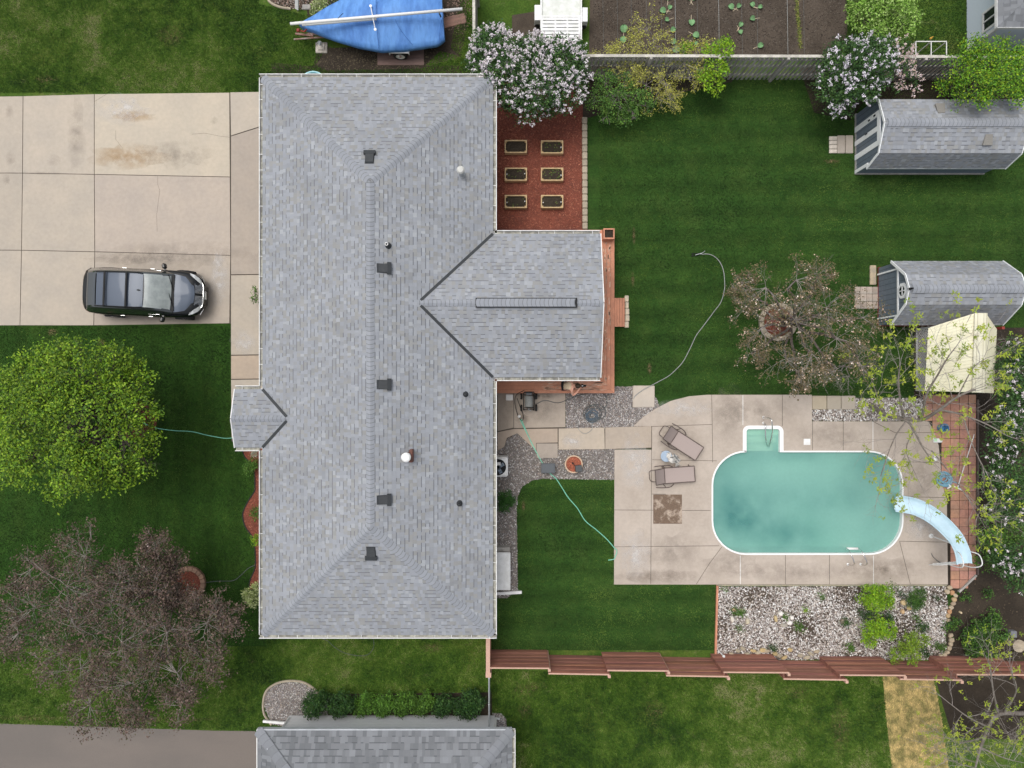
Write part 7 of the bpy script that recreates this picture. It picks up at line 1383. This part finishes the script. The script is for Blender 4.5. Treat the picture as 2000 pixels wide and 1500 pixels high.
sb = thing('storage_bench', 'long white storage box with rounded corners against the right wall', 'storage box', P(980, 1112)); x1 = P(997, 0, .55).x; y0_, y1_ = P(0, 1153, .55).y, P(0, 1079, .55).y
v = MB(); v.box((x1 - .33, (y0_ + y1_) / 2, .26), (.62, y1_ - y0_ - .04, .48)); v.build('body', M['sling'], sb); v = MB(); v.box((x1 - .33, (y0_ + y1_) / 2, .53), (.66, y1_ - y0_, .06), bev=.03); lid = v.build('lid', M['white'], sb)
v = MB(); v.bx(x1 - .66, x1 - .03, y1_ + .005, y1_ + .16, 0, .42); v.build('end_box', M['greywood'], sb)
v = MB(); v.bar(P(966, 1159.5, .10), P(1019, 1156.5, .06), .11, .08); props(v.build('drain_spout', M['white']), 'long white downspout extension lying across the gravel onto the lawn', 'downspout')
bx_ = thing('plastic_bin', 'flat black plastic bin on the gravel with the green hose passing under it', 'bin', P(1070, 915)); c = P(1070.5, 914.5, .3); v = MB(); v.box((c.x, c.y, .15), (.48, .32, .28), taper=1.06); v.build('body', M['black'], bx_); v = MB(); v.box((c.x, c.y, .30), (.54, .38, .03), bev=.01); v.box((c.x, c.y, .318), (.46, .30, .012), bev=.004, col=(1, 1, 1)); v.build('lid', mat('bin_lid', (.085, .095, .105), .5), bx_)
rp = thing('round_planter', 'round terracotta planter filled with red mulch on the gravel', 'planter', P(1120, 907)); c = P(1120.5, 906.5, .3); v = MB(); v.lathe([(.27, 0), (.32, .30), (.345, .31), (.345, .33), (.30, .33), (.29, .26), (.0, .26)], (c.x, c.y, .01), 28); v.build('pot', M['terracotta'], rp); v = MB(); v.lathe([(.295, .26), (.295, .285), (.0, .30)], (c.x, c.y, .01), 28); v.build('mulch', M['mulch_chip'], rp); v = MB(); x, y = scatter([(c.x + .28 * math.cos(i / 4), c.y + .28 * math.sin(i / 4)) for i in range(25)], 900); chips(v, x, y, .30, .05, .35, [(1.6, 1.6, 1.4), (1, 1, 1), (2.2, 2.4, 2.2)], .3); v.build('bark_chips', M['mulch_chip'], rp)
sp_ = thing('solar_fountain', 'small square black solar panel leaning on the round planter', 'solar panel', P(1129, 916)); v = MB(); c = P(1130, 915, .36); v.box((c.x, c.y, .38), (.24, .24, .02), .1); v.build('panel', M['carglass'], sp_); v = MB(); v.box((c.x, c.y, .365), (.26, .26, .015), .1); v.build('frame', M['black'], sp_); v = MB(); v.tube([(c.x - .22, c.y + .2, .36), (c.x - .14, c.y + .1, .37), (c.x, c.y, .36)], .012, 5); v.lathe([(.04, 0), (.03, .05)], (c.x - .22, c.y + .2, .33), 10); v.build('pump', M['black'], sp_)
# hose reel cart
hr_ = thing('hose_reel', 'black wheeled hose reel cart with grey hose beside the deck', 'hose reel', P(1032, 784)); c = P(1033, 784, .45); X, Y = c.x, c.y
v = MB(); n = 20; v.grid([[Vector((X + r * math.cos(6.283 * i / n), Y + y, .45 + r * math.sin(6.283 * i / n))) for y in (-.21, .21)] for i in range(n + 1) for r in (.13,)]); drum = v.build('drum', M['black'], hr_, True)
v = MB(); pts = [Vector((X + (.15 + .004 * math.sin(i * .05)) * math.cos(i * .5), Y - .2 + .4 * (i / 170), .45 + .15 * math.sin(i * .5))) for i in range(171)]; v.tube(pts, .014, 5); v.build('wound_hose', M['hosegrey'], drum)
for y in (-.24, .24): v = MB(); v.grid([[Vector((X + r * math.cos(6.283 * i / n), Y + y + dy, .45 + r * math.sin(6.283 * i / n))) for r, dy in ((.03, 0), (.2, 0), (.215, .01), (.2, .02), (.03, .02))] for i in range(n + 1)]); v.build('flange', M['black'], hr_)
for sx in (-1, 1):
    v = MB(); v.tube(crom([(X + sx * .18, Y - .34, .05), (X + sx * .2, Y - .28, .45), (X + sx * .2, Y + .28, .6), (X + sx * .18, Y + .36, .95)], 5), .018, 7); v.build('frame_tube', M['black'], hr_)
    for y in (-.26, .2):
        v = MB(); v.grid([[Vector((X + sx * .29 + dx, Y + y + r * math.cos(6.283 * i / n), .13 + r * math.sin(6.283 * i / n))) for r, dx in ((.02, -.03), (.12, -.035), (.13, 0), (.12, .035), (.02, .03))] for i in range(n + 1)]); v.build('wheel', M['rubber'], hr_)
v = MB(); v.tube([(X - .18, Y + .36, .95), (X + .18, Y + .36, .95)], .022, 8); v.tube([(X - .2, Y - .3, .3), (X + .2, Y - .3, .3)], .016, 6); v.build('handle', M['black'], hr_); v = MB(); v.box((X, Y + .30, .72), (.24, .12, .06), bev=.02, col=(9, 9, 9)); v.tube([(X, Y - .25, .45), (X, Y - .33, .45), (X + .08, Y - .36, .5)], .014, 6, (25, 25, 25)); v.build('crank', M['black'], hr_)
def hose(label, pts, m_, rad=.013, z=.03, cat='hose', name='garden_hose'):
    v = MB(); v.tube(crom([P(q[0], q[1], q[2] if len(q) > 2 else z) for q in pts], 6), rad, 6); return props(v.build(name, m_, smooth=True), label, cat)
hose('long green hose from the hose reel across the gravel and lawn to the pool deck', [(1016, 820, .05), (1025, 838, .05), (1036, 860), (1047, 882), (1060, 905), (1075, 925), (1086, 935), (1098, 953), (1110, 972), (1128, 993), (1143, 1017), (1165, 1035), (1185, 1053), (1199, 1069, .07), (1205, 1076, .07), (1202, 1086, .07), (1199, 1092, .06), (1188, 1094)], M['hosegreen'], .019)
hose('second strand of green hose between the hose reel and the black bin', [(1018, 818, .05), (1028, 842, .05), (1040, 870), (1053, 893), (1062, 908)], M['hosegreen'], .014)
hose('green hose across the front lawn from the porch to the big tree', [(458, 855), (440, 856), (420, 853), (400, 849), (380, 844), (362, 842), (340, 841), (310, 837), (290, 831), (262, 815)], M['hosegreen'], .016)
hose('thin black hose loop hanging from the hose reel', [(1024, 762, .6), (1008, 772, .4), (1006, 790, .3), (1012, 812, .1), (1020, 822, .05), (1022, 812, .08), (1016, 795, .3), (1010, 778, .4)], M['black'], .012)
v = MB(); v.lathe([(.05, 0), (.06, .05), (.03, .08), (.01, .09)], P(1014, 813, .05), 12); props(v.build('hose_nozzle', M['white']), 'small white fitting at the end of the black hose loop', 'hose fitting')
hose('thin grey hose curving over the back lawn from the gravel to the sprinkler', [(1237, 780, .04), (1240, 774, .08), (1252, 764, .08), (1270, 754, .08), (1285, 746), (1305, 735), (1320, 722), (1335, 705), (1350, 676), (1360, 655), (1375, 635), (1395, 608), (1408, 590), (1415, 565), (1415, 545), (1412, 525), (1404, 509), (1392, 499), (1380, 496), (1370, 497)], M['hosegrey'], .016)
hose('thin grey cable across the gravel to the deck corner loop', [(1129, 822), (1130, 838, .05), (1142, 847, .05), (1155, 840, .05), (1157, 830), (1160, 810), (1162, 785)], M['hosegrey'], .010)
hose('thin grey hose from the crabapple ring to the front mulch bed', [(400, 1138), (425, 1135), (455, 1134), (470, 1124), (485, 1110), (500, 1103)], M['hosedark'], .012)
hose('thin dark hose loop on the grass below the lower house eave', [(622, 1243), (640, 1252), (655, 1265), (675, 1276), (705, 1281), (722, 1276), (730, 1262), (729, 1245)], M['hosedark'], .011)
sk = thing('sprinkler', 'small dark lawn sprinkler at the end of the grey hose on the back lawn', 'sprinkler', P(1362, 497)); v = MB()
for y in (-.05, .05): v.tube([P(1350, 498, .05) + Vector((0, y, 0)), P(1368, 496, .05) + Vector((0, y * .6, 0))], .014, 6)
v.bar(P(1352, 499.5, .04), P(1354, 496, .04), .03, .03); v.build('base', M['black'], sk); v = MB(); v.tube([P(1358, 498, .1), P(1372, 494, .12), P(1377, 490, .1)], .012, 6); v.lathe([(.03, 0), (.02, .1)], P(1368, 496, .04), 10); v.build('spray_arm', M['galv'], sk)
v = MB(); c = P(467, 866, .4)
for k in range(3): v.box((c.x - .06 + .04 * k, c.y - .12 * k, .25 - .03 * k), (.12, .14, .4), .3, bev=.03)
props(v.build('door_hose_box', M['black']), 'small dark hose box at the corner of the porch', 'hose box')
v = MB(); c = P(1412, 1277, .9); v.tube([P(1404, 1272, 1.0), P(1412, 1280, 1.3)], .02, 6); v.lathe([(.05, 0), (.05, .06), (.02, .1)], P(1413, 1281, 1.3), 10); props(v.build('fence_lamp', M['white']), 'small white bracket lamp on the redwood fence behind the rock garden', 'lamp')

# ------------------------------------------------------------------ person on the deck
def person():
    hx, hy = P(1128, 753.5, 2.0).x, P(1128, 753.5, 2.0).y; dz_ = dz + .006
    t = thing('person', 'person in a pale top leaning forward on the deck with a dark camera', 'person', (hx - .22, hy - .0, dz_))
    def skin(name, verts, edges, rad, m_, par, root=0, lv=2):
        me = bpy.data.meshes.new(name); me.from_pydata([tuple(Vector(v_) - origin(par)) for v_ in verts], edges, []); me.materials.append(m_); o = bpy.data.objects.new(name, me); COL.objects.link(o); o.parent = par
        md = o.modifiers.new('skin', 'SKIN'); md.use_smooth_shade = True
        for i, r_ in enumerate(rad): me.skin_vertices[0].data[i].radius = (r_, r_) if not hasattr(r_, '__len__') else r_
        me.skin_vertices[0].data[root].use_root = True; sub = o.modifiers.new('sub', 'SUBSURF'); sub.levels = lv; sub.render_levels = lv; return o
    px_, py_ = hx - .42, hy + .00       # pelvis
    V = [(px_, py_, dz_ + .92), (px_ + .05, py_, dz_ + 1.08), (px_ + .14, py_, dz_ + 1.26), (px_ + .22, py_, dz_ + 1.40), (px_ + .28, py_, dz_ + 1.47), (px_ + .34, py_, dz_ + 1.54), (px_ + .38, py_, dz_ + 1.60)]
    E = [(0, 1), (1, 2), (2, 3), (3, 4), (4, 5), (5, 6)]; Rr = [.14, .125, .145, .13, .06, .06, .09]
    def chain(start, pts):
        i = start
        for p, r in pts: V.append(p); Rr.append(r); E.append((i, len(V) - 1)); i = len(V) - 1
        return i
    # right arm (towards the lawn below): shoulder, elbow thrown out, hand up at the camera
    sh = dz_ + 1.40
    chain(3, [((px_ + .22, py_ - .19, sh), .062), ((px_ + .26, py_ - .28, sh - .14), .046), ((px_ + .29, py_ - .35, sh - .25), .040), ((px_ + .40, py_ - .27, sh - .12), .034), ((px_ + .50, py_ - .12, sh - .01), .026), ((px_ + .545, py_ - .07, sh + .03), .032)])
    chain(3, [((px_ + .22, py_ + .19, sh), .062), ((px_ + .27, py_ + .33, sh - .12), .046), ((px_ + .31, py_ + .38, sh - .22), .040), ((px_ + .40, py_ + .25, sh - .12), .034), ((px_ + .50, py_ + .11, sh - .01), .026), ((px_ + .545, py_ + .07, sh + .03), .032)])
    for s in (-1, 1): chain(0, [((px_ + .0, py_ + s * .10, dz_ + .84), .095), ((px_ + .06, py_ + s * .11, dz_ + .48), .06), ((px_ + .02, py_ + s * .11, dz_ + .30), .058), ((px_ - .02, py_ + s * .11, dz_ + .08), .036), ((px_ + .06, py_ + s * .12, dz_ + .035), .036), ((px_ + .17, py_ + s * .13, dz_ + .025), .028)])
    body = skin('body', V, E, Rr, M['skin'], t)
    # head with face
    hc = Vector((px_ + .42, py_, dz_ + 1.67)); v = MB(); n = 20; rows = []
    for i in range(13):
        th = math.pi * i / 12; r = []
        for k in range(n):
            ph_ = 6.283 * k / n; x = math.sin(th) * math.cos(ph_); y = math.sin(th) * math.sin(ph_); z = math.cos(th); q = Vector((x * .098, y * .076, z * .118))
            if z < -.2: q.x = q.x * .9 + .012; q.y *= 1 - .25 * (-z - .2)
            if x > .9 and abs(z) < .35: q.x += .004
            r.append(q)
        rows.append(r)
    Mh = Matrix.Translation(hc) @ Matrix.Rotation(R(35), 4, 'Y'); v.grid([[Mh @ q for q in r] for r in rows], closed=True)
    v.add([Mh @ Vector(q) for q in [(.095, -.013, -.03), (.095, .013, -.03), (.094, 0, .015), (.122, 0, -.028)]], [[0, 1, 3], [1, 2, 3], [2, 0, 3]]); head = v.build('head', M['skin'], t, True)
    for s in (-1, 1):
        v = MB(); v.box((0, 0, 0), (.012, .022, .012), 0, (1, 1, 1), Mh @ Matrix.Translation((.088, s * .032, .015)), bev=.004); v.build('eye', M['black'], head); v = MB(); v.box((0, 0, 0), (.035, .014, .055), 0, (1, 1, 1), Mh @ Matrix.Translation((-.005, s * .078, -.005)), bev=.006); v.build('ear', M['skin'], head)
    v = MB(); v.box((0, 0, 0), (.008, .042, .010), 0, (.7, .4, .4), Mh @ Matrix.Translation((.094, 0, -.065)), bev=.003); v.build('mouth', M['skin'], head)
    v = MB(); rows = []
    for i in range(8):
        th = .02 + 1.72 * i / 7; r = []
        for k in range(26):
            ph_ = 6.283 * k / 26; f = 1.0 if math.cos(ph_) < .55 else max(0, 1 - (math.cos(ph_) - .55) * 1.0); tt = th * (f if th > .9 else 1); w_ = 1.10 + .03 * math.sin(k * 5.1 + i * 2.2); r.append(Mh @ Vector((math.sin(tt) * math.cos(ph_) * .098 * w_ - .006, math.sin(tt) * math.sin(ph_) * .080 * w_, math.cos(tt) * .118 * w_)))
        rows.append(r)
    v.grid(rows, closed=True); v.build('hair', M['hair'], t, True)
    # clothes
    skin('top', [(px_ + .01, py_, dz_ + .98), (px_ + .05, py_, dz_ + 1.08), (px_ + .14, py_, dz_ + 1.26), (px_ + .215, py_, dz_ + 1.385), (px_ + .25, py_, dz_ + 1.42), (px_ + .215, py_ - .13, dz_ + 1.40), (px_ + .215, py_ + .13, dz_ + 1.40)], [(0, 1), (1, 2), (2, 3), (3, 4), (3, 5), (3, 6)], [.155, .145, .16, .15, .10, .09, .09], M['top'], t)
    sh_ = skin('shorts', [(px_, py_, dz_ + .96), (px_, py_, dz_ + .88), (px_ + .0, py_ - .10, dz_ + .80), (px_ + .04, py_ - .11, dz_ + .60), (px_ + .0, py_ + .10, dz_ + .80), (px_ + .04, py_ + .11, dz_ + .60)], [(0, 1), (1, 2), (2, 3), (1, 4), (4, 5)], [.165, .165, .12, .10, .12, .10], M['shorts'], t)
    v = MB(); v.tube(crom([(px_ - .10, py_ - .17, dz_ + 1.10), (px_ - .10, py_ - .05, dz_ + 1.16), (px_ - .09, py_ + .1, dz_ + 1.15), (px_ - .06, py_ + .2, dz_ + 1.1)], 4), .035, 7); v.build('belt_bag', M['shorts'], t)
    # fingers
    for s in (-1, 1):
        w_ = Vector((px_ + .545, py_ + s * .07, sh + .03)); v = MB()
        for k, (ln, oz) in enumerate(((.060, .024), (.068, .009), (.063, -.007), (.050, -.022))):
            b0 = w_ + Vector((.02, 0, oz)); v.tube([b0, b0 + Vector((ln * .5, -s * .006, .004)), b0 + Vector((ln * .8, -s * .028, .0)), b0 + Vector((ln * .75, -s * .045, 0))], [.009, .0085, .008, .006], 7)
        b0 = w_ + Vector((-.005, -s * .012, .026)); v.tube([b0, b0 + Vector((.03, -s * .02, .012)), b0 + Vector((.055, -s * .03, .008))], [.011, .010, .007], 7); v.build('fingers', M['skin'], t, True)
    cm = thing('camera', 'dark camera held up in both hands by the person on the deck', 'camera', (px_ + .60, py_, sh + .05)); cx0, cz0 = px_ + .60, sh + .05
    v = MB(); v.box((cx0, py_, cz0), (.07, .135, .09), bev=.012); v.build('body', M['black'], cm); n = 18
    v = MB(); v.grid([[Vector((cx0 + x, py_ + r * math.cos(6.283 * i / n), cz0 + r * math.sin(6.283 * i / n))) for x, r in ((.03, .036), (.10, .038), (.13, .042), (.13, .034), (.11, .02), (.11, .001))] for i in range(n + 1)]); v.build('lens', M['black'], cm, True); v = MB(); v.box((cx0 - .002, py_, cz0 + .055), (.05, .045, .03), bev=.008); v.build('viewfinder', M['galv'], cm)
person()
